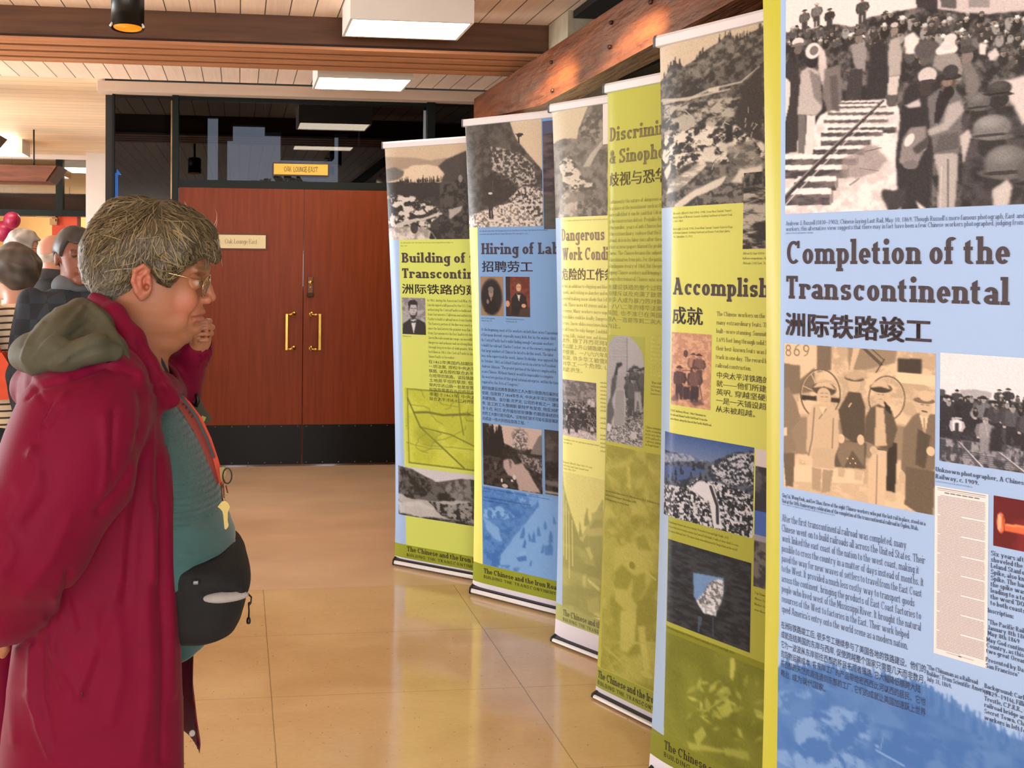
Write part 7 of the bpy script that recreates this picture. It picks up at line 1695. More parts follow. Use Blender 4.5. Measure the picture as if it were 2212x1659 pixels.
solid('body', body_sdf, (-.50, 1.02, 0.012), (.02, 1.64, 1.585), .0025, M_skin, woman, skin_col)

# hair: rounded mass cut to the hairline, with loose strands
CROWN = wp(318, 455)
HAIRCUT = [(wx(a, b), wz(a, b)) for a, b in ((520, 556), (474, 556), (466, 562), (457, 558), (450, 552), (440, 550), (424, 562), (405, 574), (390, 590), (372, 613), (352, 604), (344, 590), (336, 577), (322, 568), (306, 574), (297, 592), (294, 615), (290, 638), (280, 649), (256, 648), (228, 638), (205, 616), (180, 596), (180, 800), (520, 800))]
def hair_mass(P):
    d = sd_ell(P, wp(320, 548), (.106, .083, .083))
    d = smin(d, sd_ell(P, wp(398, 530), (.052, .070, .056)), .02)
    d = smin(d, sd_ell(P, wp(245, 580), (.046, .078, .062)), .03)
    d = smin(d, sd_ell(P, wp(442, 540), (.020, .050, .030), .3), .012)
    d = smin(d, sd_chain(P, [(wp(232, 486), .016), (wp(258, 466), .020), (wp(300, 458), .020), (wp(350, 462), .020), (wp(400, 478), .018)], .02), .02)
    d = smin(d, sd_ell(P, wp(360, 590), (.022, .080, .022)), .015)
    d = d + .0030 * pnoise(P * np.array([1, 1, 1.6]), 90, 3) + .0012 * pnoise(P, 300, 4)
    return smax(d, -sd_poly2(P, HAIRCUT), .006)
def hair_col(P):
    t = np.clip(.5 + .6 * pnoise(P, 90, 8), 0, 1); c = lerpc(s2l((58, 50, 36)), s2l((104, 90, 64)), t)
    g = np.clip((wz(250, 560) - P[:, 2]) / .05 + (wx(270, 600) - P[:, 0]) / .10, 0, 1); return c * (1 - .55 * g[:, None]) + np.array(s2l((158, 150, 130))) * .55 * g[:, None]
hair = solid('hair', hair_mass, (-.30, 1.22, 1.34), (.02, 1.48, 1.585), .0035, M_hair, woman, hair_col)
hv = np.array([v.co for v in hair.data.vertices]); rs = np.random.RandomState(5)
def hair_field(P):
    d = P - CROWN; d[:, 2] -= .02; d[:, 0] += np.where(P[:, 0] > wx(350, 500), .03, -.03); d[:, 1] *= .6; n = np.linalg.norm(d, axis=1, keepdims=True); return d / n + np.array([0, 0, -.25])
def strand_col(P, rs):
    t = rs.rand(len(P)); c = lerpc(s2l((62, 53, 36)), s2l((150, 130, 92)), t ** 2.0)
    g = np.clip((wz(250, 560) - P[:, 2]) / .05 + (wx(270, 600) - P[:, 0]) / .10, 0, 1); return c * (1 - .6 * g[:, None]) + np.array(s2l((164, 158, 142))) * .6 * g[:, None] * rs.uniform(.6, 1.1, (len(P), 1))
near = hv[(hv[:, 1] < YC + .06)]
V1, Q1, C1 = strands('s', hair_mass, near[rs.randint(0, len(near), 4200)], hair_field, 9, .0065, .0017, .005, None, None, strand_col, 2, .42)
low = hv[(hv[:, 2] < wz(300, 590)) | (hv[:, 0] > wx(420, 520))]
V2, Q2, C2 = strands('s', lambda P: hair_mass(P), low[rs.randint(0, len(low), 1700)], hair_field, 8, .0052, .0016, .006, None, None, strand_col, 3, .35)
fly = []; fc = []; fq = []
def flyaway(pts, w, rgb):
    pts = [np.array(p) for p in pts]; ts = np.linspace(0, 1, 12); P = np.array([(1 - t) ** 2 * pts[0] + 2 * t * (1 - t) * pts[1] + t * t * pts[2] for t in ts]); b = sum(len(q) for q in fly)
    T = np.gradient(P, axis=0); N = np.cross(T, np.array([0, 1, 0.])); N /= np.linalg.norm(N, axis=1, keepdims=True) + 1e-9; ww = w * (1.05 - ts)[:, None]
    fly.append(np.stack([P - N * ww, P + N * ww], 1).reshape(-1, 3)); fc.append(np.tile(s2l(rgb), (24, 1))); fq.extend([(b + 2 * i, b + 2 * i + 1, b + 2 * i + 3, b + 2 * i + 2) for i in range(11)])
for (a, b_, c_) in (((448, 490), (452, 470), (438, 462)), ((455, 496), (476, 474), (464, 450)), ((458, 500), (474, 486), (466, 466)), ((470, 530), (478, 560), (481, 578)), ((404, 446), (400, 440), (398, 434)), ((468, 520), (476, 540), (474, 556)), ((446, 500), (462, 488), (456, 474)), ((462, 505), (470, 500), (475, 506))):
    flyaway([wp(*a), wp(*b_), wp(*c_)], .0006, (206, 176, 140))
for k in range(170):
    x = rs.uniform(428, 470); yy = rs.uniform(515, 552); Y = YC + rs.uniform(-.05, .045); l = rs.uniform(12, 34)
    flyaway([wp(x, yy, Y), wp(x + rs.uniform(2, 9), yy + l * .5, Y), wp(x + rs.uniform(-7, 5), yy + l, Y - .002)], .0009, (104, 88, 58) if k % 3 else (150, 130, 92))
for k in range(110):
    x = rs.uniform(220, 286); yy = 484 - (x - 222) * .36; Y = YC + rs.uniform(-.03, .03)
    flyaway([wp(x + 24, yy + 6, Y), wp(x, yy - rs.uniform(18, 44), Y), wp(x - rs.uniform(10, 34), yy + rs.uniform(6, 40), Y)], .0007, (150, 128, 100))
nA, nB = len(V1), len(V2); VF = np.concatenate(fly)
ribbon_mesh('loose_hair', np.concatenate([V1, V2, VF]), np.concatenate([Q1, Q2 + nA, np.array(fq) + nA + nB]), np.concatenate([C1, C2, np.concatenate(fc)]), M_hair, hair)

# coat
M_coat = mat('crimson_raincoat_cloth', (114, 2, 42), 0.65, var=0.06, scale=18, bump=0.08, bscale=420, spec=0.16, sheen=0.04)
M_olive = mat('grey_green_hood_cloth', (80, 79, 62), 0.75, var=0.08, scale=22, bump=0.08, bscale=380, spec=0.3)
COATR = rows([(690, 130, 215, .06), (715, 105, 245, .10), (745, 90, 285, .14), (775, 80, 335, .165), (805, 70, 378, .19), (850, 62, 402, .205), (900, 66, 405, .21), (1000, 66, 415, .212), (1100, 62, 430, .215), (1200, 62, 440, .22), (1300, 58, 445, .225), (1400, 46, 446, .23), (1500, 30, 448, .235), (1600, 22, 450, .24), (1780, 14, 455, .245)])
SLEEVE = [((205, 845, 1.175), .080), ((172, 930, 1.125), .087), ((140, 1020, 1.105), .087), ((62, 1160, 1.09), .084), ((8, 1270, 1.12), .070), ((-8, 1330, 1.155), .055), ((-10, 1352, 1.165), .052)]
EDGE_N = [(740, 335), (790, 362), (838, 386), (868, 388), (886, 362), (900, 345), (925, 346), (960, 353), (990, 362), (1070, 380), (1140, 385), (1250, 386), (1400, 391), (1659, 398), (1790, 402)]
EDGE_F = [(740, 372), (800, 415), (900, 420), (1100, 420), (1400, 420), (1480, 418), (1560, 428), (1620, 440), (1790, 440)]
def edge(P):
    z = P[:, 2]; yn, yf = 1.20, 1.50
    a = sorted((wz(x, y, yn), wx(x, y, yn)) for y, x in EDGE_N); b = sorted((wz(x, y, yf), wx(x, y, yf)) for y, x in EDGE_F)
    xn = np.interp(z, *zip(*a)); xf = np.interp(z, *zip(*b)); t = np.clip((P[:, 1] - 1.27) / .16, 0, 1); return xn * (1 - t) + xf * t
HEMZ = .50
def coat_sdf(P):
    d = sd_loft(P, COATR, YC, 2.5)
    inner = d + .014
    d = smax(d, P[:, 0] - edge(P), .006)
    cav = np.maximum(inner, -(P[:, 0] - wx(215, 900)))
    d = smax(d, -cav, .004)
    d = smax(d, -sd_chain(P, [(wp(318, 650), .066), (wp(290, 740), .063), (wp(305, 810), .060)], .02), .008)      # neck opening
    s = sd_chain(P, [(wp(*p), r) for p, r in SLEEVE], .03); s = smax(s, wz(-10, 1350, 1.165) - P[:, 2], .008); d = smin(d, s, .020)
    f = sd_chain(P, [(wp(335, 870, 1.52), .072), (wp(366, 960, 1.53), .058), (wp(382, 850, 1.485), .042), (wp(395, 800, 1.465), .037), (wp(417, 758, 1.44), .030), (wp(423, 748, 1.437), .030)], .02); f = smax(f, -sd_cap(P, wp(418, 765, 1.44), wp(430, 735, 1.43), .025), .004); d = smin(d, f, .012)
    roll = sd_chain(P, [(wp(78, 815, 1.42), .030), (wp(74, 836, 1.30), .034), (wp(110, 824, 1.20), .034), (wp(170, 806, 1.145), .026), (wp(235, 796, 1.13), .019), (wp(285, 822, 1.14), .015), (wp(306, 848, 1.16), .010)], .02); d = smin(d, roll, .010)
    d = smin(d, sd_ell(P, wp(68, 862, 1.27), (.018, .05, .022)), .008)
    col = sd_chain(P, [(wp(206, 648, 1.29), .016), (wp(244, 682, 1.245), .020), (wp(282, 734, 1.228), .021), (wp(312, 788, 1.225), .017), (wp(346, 834, 1.22), .015), (wp(370, 862, 1.23), .014)], .012); d = smin(d, col, .010)
    colf = sd_chain(P, [(wp(345, 735, 1.47), .018), (wp(372, 770, 1.46), .02), (wp(392, 830, 1.45), .018)], .012); d = smin(d, colf, .01)
    d = smax(d, HEMZ - P[:, 2] + .05 * np.clip((P[:, 1] - 1.4) / .1, -1, 0) , .004)
    tail = sd_ell(P, wp(10, 1500, 1.45), (.040, .05, .30)); d = smin(d, smax(tail, wz(10, 1604, 1.43) - P[:, 2], .004), .01)
    return d
FOLDS = [  # photo polyline, width (px), height (mm); positive ridges, negative creases
    ([(300, 850), (306, 880), (303, 930), (285, 1000), (255, 1055), (212, 1105)], 9, -5), ([(246, 885), (244, 930), (238, 1010)], 6, -4), ([(224, 900), (232, 1000), (222, 1060)], 9, 3), ([(322, 860), (325, 950), (322, 1080), (330, 1250)], 11, 6), ([(308, 930), (300, 1040), (278, 1180), (272, 1300)], 9, -5), ([(290, 990), (270, 1100), (262, 1250)], 10, 4), ([(345, 990), (350, 1100), (346, 1250), (352, 1400), (348, 1640)], 8, -5), ([(366, 1080), (368, 1250), (372, 1500)], 9, 4), ([(335, 1100), (318, 1300), (322, 1500), (300, 1640)], 14, 5),
    ([(140, 855), (100, 915), (70, 985)], 8, 5), ([(108, 870), (88, 920), (78, 965)], 5, -6), ([(128, 885), (100, 930), (84, 960)], 5, -4), ([(205, 830), (150, 872), (112, 930)], 8, 4), ([(70, 985), (92, 1000), (66, 1060), (30, 1110)], 14, 4), ([(40, 1060), (68, 1085), (30, 1130)], 12, 3), ([(96, 1000), (110, 1060), (60, 1140)], 12, -4), ([(12, 1150), (30, 1190), (4, 1240)], 10, 5), ([(150, 1120), (110, 1210), (50, 1290)], 14, 3),
    ([(148, 1235), (142, 1290), (160, 1360)], 7, -5), ([(120, 1290), (118, 1400), (135, 1480)], 9, 5), ([(172, 1499), (120, 1410), (96, 1340)], 9, 4), ([(172, 1499), (205, 1400), (250, 1280)], 12, 4), ([(160, 1500), (130, 1450)], 6, -3), ([(72, 1400), (68, 1480), (84, 1570), (108, 1630)], 8, 6), ([(90, 1400), (92, 1500), (112, 1600)], 7, -5), ([(40, 1400), (24, 1490), (34, 1600)], 10, 4), ([(200, 1320), (215, 1420), (190, 1490)], 10, -3), ([(250, 1330), (262, 1450), (236, 1560)], 14, 4), ([(60, 1500), (100, 1560), (110, 1600)], 8, 4),
    ([(80, 838), (130, 826), (180, 806), (225, 792), (290, 812)], 7, -6), ([(60, 800), (90, 830), (150, 815)], 8, 4), ([(62, 862), (80, 845), (96, 868)], 4, -4), ([(330, 780), (352, 830), (380, 866)], 7, 3), ([(300, 740), (330, 800), (352, 850)], 6, -3), ([(315, 838), (350, 828), (378, 846)], 5, 3)]
def fold_fn(folds, Y0, Y1, base=.0025, seed=21):
    fl = [(np.array([[wx(x, y, 1.14), wz(x, y, 1.14)] for x, y in p]), w * .00069, h * .001) for p, w, h in folds]
    def fn(P):
        t = base * pnoise(P * np.array([1.3, 1, .5]), 38, seed); g = np.clip((Y1 - P[:, 1]) / (Y1 - Y0), 0, 1); P2 = P[:, [0, 2]].copy()
        k = (P[:, 1] / 1.14)[:, None]; P2 = np.stack([P2[:, 0] / k[:, 0], (P2[:, 1] - HC) / k[:, 0] + HC], 1)      # folds carried across the depth of the coat
        for pl, w, h in fl:
            d = np.full(len(P), 9.)
            for a, b in zip(pl, pl[1:]):
                e = b - a; s = np.clip(((P2 - a) @ e) / (e @ e), 0, 1); d = np.minimum(d, np.linalg.norm(P2 - a - s[:, None] * e, axis=1))
            t = t + h * np.exp(-(d / w) ** 2) * g
        return t
    return fn
coat = solid('coat', coat_sdf, (-.52, .98, .43), (.06, 1.66, 1.40), .0048, M_coat, woman, None, fold_fn(FOLDS, 1.22, 1.34))
def disc(px, py, r, m, name, par, f=None, h=.003):
    c = wp(px, py, 1.0); d = c - EYE; 
    ts = np.linspace(1.0, 1.6, 240); Pt = EYE + ts[:, None] * d; v = (f or coat_sdf)(Pt); i = int(np.argmax(v < .001)); p = Pt[max(i - 1, 0)]; n = grad(f or coat_sdf, p[None])[0]
    b = MB(); b.lathe([(0, h), (r * .8, h), (r, h * .4), (r, -.002)], (0, 0, 0), 'Z', 20); o = b.build(name, m, None)
    o.matrix_world = Matrix.Translation(p) @ Vector(n).to_track_quat('Z', 'Y').to_matrix().to_4x4(); bpy.context.view_layer.update(); mw = o.matrix_world.copy(); o.parent = par; o.matrix_parent_inverse = Matrix.Identity(4); o.matrix_world = mw
    return o
M_snap = mat('dull_metal_snap', (70, 60, 56), 0.35, metal=.7)
disc(172, 1499, .0062, M_snap, 'snap_button', coat); disc(233, 776, .0050, M_snap, 'snap_button', coat)
rb_ = MB(); q0 = wp(415, 1583, 1.478); rb_.lathe([(.0035, -.002), (.0058, -.003), (.0058, .002), (.0035, .001)], tuple(q0), 'Y', 18); rb_.build('snap_ring', M_white, coat)

# hood, lying folded on the shoulders
def hood_sdf(P):
    d = sd_ell(P, wp(120, 748, 1.26), (.062, .135, .036), .25)
    d = smin(d, sd_ell(P, wp(160, 714, 1.24), (.050, .120, .040), -.25), .03)
    d = smin(d, sd_chain(P, [(wp(178, 664, 1.29), .014), (wp(206, 706, 1.215), .025), (wp(240, 758, 1.165), .022), (wp(276, 804, 1.15), .013), (wp(304, 856, 1.155), .006)], .015), .025)
    d = smin(d, sd_chain(P, [(wp(58, 762, 1.20), .022), (wp(92, 776, 1.135), .024), (wp(142, 768, 1.105), .023), (wp(200, 752, 1.10), .019), (wp(246, 762, 1.115), .012)], .015), .02)
    d = smax(d, -sd_chain(P, [(wp(318, 650), .070), (wp(290, 740), .066)], .02), .008)
    return d
HF = [([(178, 668), (150, 700), (112, 735), (72, 775)], 6, 5), ([(196, 690), (150, 728), (100, 776)], 5, -4), ([(95, 700), (62, 735), (50, 775)], 6, 4), ([(110, 668), (70, 700), (48, 745)], 5, -3), ([(210, 704), (180, 720), (130, 740)], 9, -4), ([(225, 730), (190, 742), (130, 782)], 7, 4), ([(240, 748), (200, 755), (150, 775)], 4, -4), ([(200, 660), (230, 690), (262, 745), (292, 815)], 5, 4), ([(160, 655), (120, 690), (90, 740)], 10, 3)]
hood = solid('hood', hood_sdf, (-.42, 1.05, 1.24), (-.10, 1.45, 1.40), .0042, M_olive, woman, None, fold_fn(HF, 1.25, 1.36, .0018, 5))

# shirt, with a ribbed knit yoke above a plain lower part
def shirt_mat():
    m = mat('teal_knit', (60, 96, 94), 0.8, var=0.07, scale=30, spec=.2, sheen=.3); nt = m.node_tree; N = nt.nodes; L = nt.links; b = N['Principled BSDF']
    g = N.new('ShaderNodeNewGeometry'); sp = N.new('ShaderNodeSeparateXYZ'); L.new(g.outputs['Position'], sp.inputs[0])
    w = N.new('ShaderNodeTexWave'); w.bands_direction = 'Z'; w.inputs['Scale'].default_value = 34; w.inputs['Distortion'].default_value = 1.2; w.inputs['Detail Scale'].default_value = 3
    mp = N.new('ShaderNodeMapping'); mp.inputs['Rotation'].default_value = (0, -.18, 0); L.new(g.outputs['Position'], mp.inputs[0]); L.new(mp.outputs[0], w.inputs[0])
    k = N.new('ShaderNodeMath'); k.operation = 'GREATER_THAN'; k.inputs[1].default_value = wz(420, 1082); L.new(sp.outputs[2], k.inputs[0])
    mu = N.new('ShaderNodeMath'); mu.operation = 'MULTIPLY'; L.new(w.outputs['Fac'], mu.inputs[0]); L.new(k.outputs[0], mu.inputs[1])
    bp = N.new('ShaderNodeBump'); bp.inputs['Strength'].default_value = .8; bp.inputs['Distance'].default_value = .003; L.new(mu.outputs[0], bp.inputs['Height']); L.new(bp.outputs[0], b.inputs['Normal'])
    return m
SH = rows([(862, 230, 366, .09), (885, 225, 384, .115), (920, 220, 408, .13), (960, 215, 432, .14), (1010, 210, 455, .15), (1060, 205, 476, .158), (1110, 200, 495, .165), (1150, 198, 507, .17), (1190, 196, 514, .172), (1215, 196, 508, .160), (1250, 196, 494, .135), (1300, 196, 476, .120), (1350, 196, 466, .115), (1385, 196, 456, .115), (1420, 196, 446, .115)])
def shirt_sdf(P):
    d = sd_loft(P, SH, YC, 2.0)
    z0 = wz(400, 1440, 1.25); x0 = wx(400, 1440, 1.25); return smax(d, (z0 + .28 * np.maximum(P[:, 0] - x0, 0)) - P[:, 2], .006)
SF = [([(395, 1200), (430, 1205), (470, 1195), (505, 1170)], 6, 4), ([(390, 1212), (440, 1215), (500, 1200)], 4, -3), ([(400, 1120), (440, 1108), (470, 1090)], 10, -3), ([(398, 1140), (450, 1150), (500, 1140)], 14, 3)]
solid('shirt', shirt_sdf, (-.30, 1.13, .74), (.03, 1.57, 1.22), .005, shirt_mat(), woman, None, fold_fn(SF, 1.3, 1.5, .0015, 9))
# trousers and shoes
M_tr = mat('dark_trousers', (34, 34, 42), 0.8, var=.1, scale=20)
for s in (-.09, .09):
    c = np.array([0, s, 0])
    solid('trouser_leg', lambda P: smax(sd_chain(P, [(np.array([wx(235, 1370), YC + s, .79]), .105), (np.array([-.18, YC + s, .45]), .075), (np.array([-.19, YC + s, .10]), .062)], .03), .085 - P[:, 2], .005), (-.36, YC + s - .13, .06), (-.04, YC + s + .13, .92), .008, M_tr, woman)
    solid('shoe', lambda P: smax(smin(sd_cap(P, (-.21, YC + s, .045), (-.06, YC + s, .035), .045, .038), sd_cap(P, (-.19, YC + s, .05), (-.19, YC + s, .11), .048, .05), .03), -P[:, 2] + .001, .004), (-.30, YC + s - .07, -.01), (.02, YC + s + .07, .18), .006, mat('black_shoe', (24, 22, 22), .5), woman)
# glasses
gl = None
M_gold = mat('thin_gold_wire', (206, 176, 120), 0.2, metal=1.0)
b = MB()
LX, LZ = wx(449, 617), wz(449, 617)
for s in (-1, 1):
    cy = YC + s * .0335
    ring = [(LX + .004 * math.sin(a) - .006 * abs(math.cos(a)) * (1 if math.cos(a) * s > 0 else .1), cy + .0235 * math.cos(a), LZ + .0185 * math.sin(a)) for a in np.linspace(0, 2 * math.pi, 33)]
    b.tube(ring, .0008, 6, False)
    b.tube([(LX - .007, cy + s * .0235, LZ + .008), (LX - .012, YC + s * .066, LZ + .011), (wx(400, 596), YC + s * .074, wz(400, 596)), (wx(350, 584), YC + s * .079, wz(350, 584)), (wx(326, 580), YC + s * .080, wz(326, 580))], .0011, 6)
    b.tube([(LX - .003, YC + s * .011, LZ + .004), (LX - .009, YC + s * .009, LZ - .002)], .001, 6)
b.tube([(LX, YC - .0105, LZ + .006), (LX + .004, YC, LZ + .009), (LX, YC + .0105, LZ + .006)], .0012, 6)
gl = b.build('glasses', M_gold, woman)
M_lens = glass_mat('spectacle_lens', (.98, .98, .98), .0)
for s in (-1, 1):
    cy = YC + s * .0335; V = [(LX + .004, cy, LZ)] + [(LX + .004 * math.sin(a) - .006 * abs(math.cos(a)) * (1 if math.cos(a) * s > 0 else .1), cy + .0230 * math.cos(a), LZ + .018 * math.sin(a)) for a in np.linspace(0, 2 * math.pi, 33)[:-1]]
    mesh_from('lens', V, [(0, 1 + i, 1 + (i + 1) % 32) for i in range(32)], M_lens, gl)
    MB().lathe([(0, -.0015), (.003, -.0012), (.0042, 0), (.003, .0012), (0, .0015)], (LX - .008, YC + s * .0085, LZ - .003), 'X', 12).build('nose_pad', mat('clear_silicone', (226, 210, 200), .2), gl)

# waist bag
M_bag = mat('black_nylon', (11, 13, 14), 0.85, var=.15, scale=30, bump=.1, bscale=500)
bag = empty('waist_bag', tuple(wp(455, 1388)), 0, 'black waist bag worn over the teal shirt, pocket gaping with white lining', 'bag')
BG = rows([(1213, 335, 498, .10), (1222, 333, 524, .115), (1240, 331, 534, .12), (1265, 330, 539, .122), (1292, 330, 539, .122), (1320, 330, 534, .12), (1350, 330, 524, .117), (1372, 334, 512, .11), (1386, 345, 482, .095), (1392, 370, 450, .07)], 1.22)
def bag_sdf(P): return smax(smin(sd_loft(P, BG, YC - .05, 3.0), sd_ell(P, wp(519, 1240, 1.26), (.018, .08, .020)), .01), -sd_ell(P, wp(478, 1289, 1.172), (.043, .014, .0090)), .003)
solid('pouch', bag_sdf, (-.20, 1.14, .76), (.06, 1.46, .98), .0035, M_bag, bag, None, lambda P: .0015 * pnoise(P, 70, 3))
solid('pocket_lining', lambda P: sd_ell(P, wp(481, 1289, 1.186), (.041, .012, .0085), .06), (-.12, 1.15, .82), (.05, 1.22, .92), .002, mat('white_lining', (158, 152, 148), .8, var=.1, scale=60), bag)
b = MB(); b.tube([wp(536, 1283, 1.30), wp(543, 1290, 1.29), wp(542, 1302, 1.29), wp(537, 1302, 1.29), wp(538, 1320, 1.29), wp(537, 1338, 1.29)], [.0015] * 6, 6); b.lathe([(0, -.006), (.0035, -.004), (.004, 0), (.003, .005), (0, .006)], tuple(wp(537, 1341, 1.29)), 'Z', 10); b.lathe([(0, -.004), (.003, 0), (0, .004)], tuple(wp(539, 1304, 1.29)), 'Z', 10)
b.build('zip_cord', M_black, bag)
b = MB(); p = wp(423, 1258, 1.172); b.box(p[0] - .004, p[0] + .004, p[1] - .003, p[1] + .003, p[2] - .0025, p[2] + .0025, .001); b.build('zip_slider', mat('zip_metal', (120, 124, 126), .35, metal=.8), bag)
b = MB(); b.tube([wp(330, 1240, 1.19), wp(392, 1236, 1.20)], .012, 8); b.build('belt_strap', M_bag, bag)

# lanyard with keys
lan = empty('key_lanyard', tuple(wp(480, 1050)), 0, 'orange lanyard with a brass key hanging down the front of the teal shirt', 'lanyard')
def ribbon(name, pts, w, th, m, par, Y):
    pts = [wp(x, y, Y) for x, y in pts]; b = MB(); L_ = []; R_ = []
    for i, p in enumerate(pts):
        t = pts[min(i + 1, len(pts) - 1)] - pts[max(i - 1, 0)]; n = np.array([-t[2], 0, t[0]]); n /= np.linalg.norm(n); L_.append(p + n * w / 2); R_.append(p - n * w / 2)
    b.poly_prism([tuple(v) for v in L_] + [tuple(v) for v in R_[::-1]], (0, th, 0)); return b.build(name, m, par)
M_or = mat('orange_ribbon', (206, 60, 24), .6, var=.05, scale=40); M_or2 = mat('dark_orange_ribbon', (150, 48, 26), .65)
ribbon('front_strap', [(381, 848), (406, 872), (432, 906), (452, 950), (466, 992), (476, 1030), (480, 1046)], .0085, .0015, M_or, lan, 1.325)
bk = ribbon('back_strap', [(384, 862), (402, 884), (426, 922), (446, 962), (462, 1004), (476, 1042)], .017, .0015, M_or2, lan, 1.336)
for k, (x, y) in enumerate(((398, 872), (404, 880), (411, 890), (417, 899))):
    ribbon('printed_mark', [(x - 4, y + 3), (x + 1, y - 2)], .0032, .0004, mat('dark_print', (60, 24, 18), .6), bk, 1.3345)
ribbon('black_edge', [(338, 758), (352, 784), (372, 826), (396, 862), (424, 900), (446, 946), (462, 990)], .0048, .002, M_black, lan, 1.318)
def keyshape(name, pts, Y, th, m): b = MB(); b.poly_prism([tuple(wp(x, y, Y)) for x, y in pts], (0, th, 0)); return b.build(name, m, lan)
M_key = mat('brass_key', (176, 158, 96), .35, metal=.75)
keyshape('key', [(470, 1095), (476, 1087), (480, 1083), (486, 1082), (490, 1084), (494, 1088), (497, 1096), (494, 1102), (492, 1108), (492, 1126), (494, 1134), (493, 1138), (488, 1144), (485, 1142), (482, 1112), (480, 1104), (474, 1098)], 1.17, .0022, M_key)
keyshape('key', [(474, 1010), (484, 1008), (489, 1020), (485, 1036), (481, 1046), (476, 1034)], 1.30, .0022, mat('dull_key', (132, 112, 70), .4, metal=.7))
b = MB(); c0 = wp(491, 1028, 1.30); b.tube([(c0[0] + .0075 * math.cos(a), c0[1], c0[2] + .013 * math.sin(a)) for a in np.linspace(0, 6.283, 25)], .0012, 6, False); b.build('key_ring', mat('dark_steel', (60, 56, 54), .3, metal=.9), lan)
b = MB(); b.tube([wp(479, 1044, 1.30), wp(481, 1060, 1.25), wp(482, 1078, 1.19), wp(484, 1084, 1.172)], .0028, 8); b.tube([wp(488, 1050, 1.29), wp(492, 1066, 1.24), wp(486, 1070, 1.21)], .0013, 6); b.build('clip', mat('chrome', (210, 200, 170), .15, metal=1), lan)
# strap tab on the far cuff side
tab = MB(); tab.tube([wp(414, 842, 1.46), wp(414, 862, 1.455), wp(421, 874, 1.45)], .0022, 6); tab.tube([wp(425, 851, 1.45), wp(428, 866, 1.45), wp(422, 878, 1.45)], .0042, 8)
tb = tab.build('strap_loop', M_black, coat)
ribbon('strap_tab', [(423, 872), (432, 888), (442, 902), (448, 914)], .020, .003, mat('grey_green_webbing', (74, 72, 54), .7), coat, 1.452); ribbon('yellow_label', [(434, 903), (443, 907)], .010, .0012, mat('yellow_label', (190, 184, 84), .6), coat, 1.449)
# ------------------------------------------------------------------ the people in the hall at the left
def stripe_mat():
    m = mat('striped_knit', (226, 208, 176), .8); nt = m.node_tree; N = nt.nodes; L = nt.links; b = N['Principled BSDF']
    tc = N.new('ShaderNodeTexCoord'); sp = N.new('ShaderNodeSeparateXYZ'); L.new(tc.outputs['Object'], sp.inputs[0])
    f = N.new('ShaderNodeMath'); f.operation = 'MULTIPLY'; f.inputs[1].default_value = 38.0; L.new(sp.outputs[2], f.inputs[0])
    g = N.new('ShaderNodeMath'); g.operation = 'FRACT'; L.new(f.outputs[0], g.inputs[0]); k = N.new('ShaderNodeMath'); k.operation = 'LESS_THAN'; k.inputs[1].default_value = .28; L.new(g.outputs[0], k.inputs[0])
    mx = N.new('ShaderNodeMix'); mx.data_type = 'RGBA'; L.new(k.outputs[0], mx.inputs['Factor']); mx.inputs['A'].default_value = (*s2l((232, 212, 180)), 1); mx.inputs['B'].default_value = (*s2l((70, 54, 48)), 1); L.new(mx.outputs['Result'], b.inputs['Base Color'])
    return m
def plaid_mat():
    m = mat('dark_plaid_flannel', (44, 52, 64), .85); nt = m.node_tree; N = nt.nodes; L = nt.links; b = N['Principled BSDF']
    tc = N.new('ShaderNodeTexCoord'); ck = N.new('ShaderNodeTexChecker'); ck.inputs['Scale'].default_value = 17; L.new(tc.outputs['Object'], ck.inputs[0])
    ck.inputs['Color1'].default_value = (*s2l((46, 55, 66)), 1); ck.inputs['Color2'].default_value = (*s2l((35, 41, 50)), 1); L.new(ck.outputs[0], b.inputs['Base Color'])
    return m
def v3(*a): return np.array(a, float)
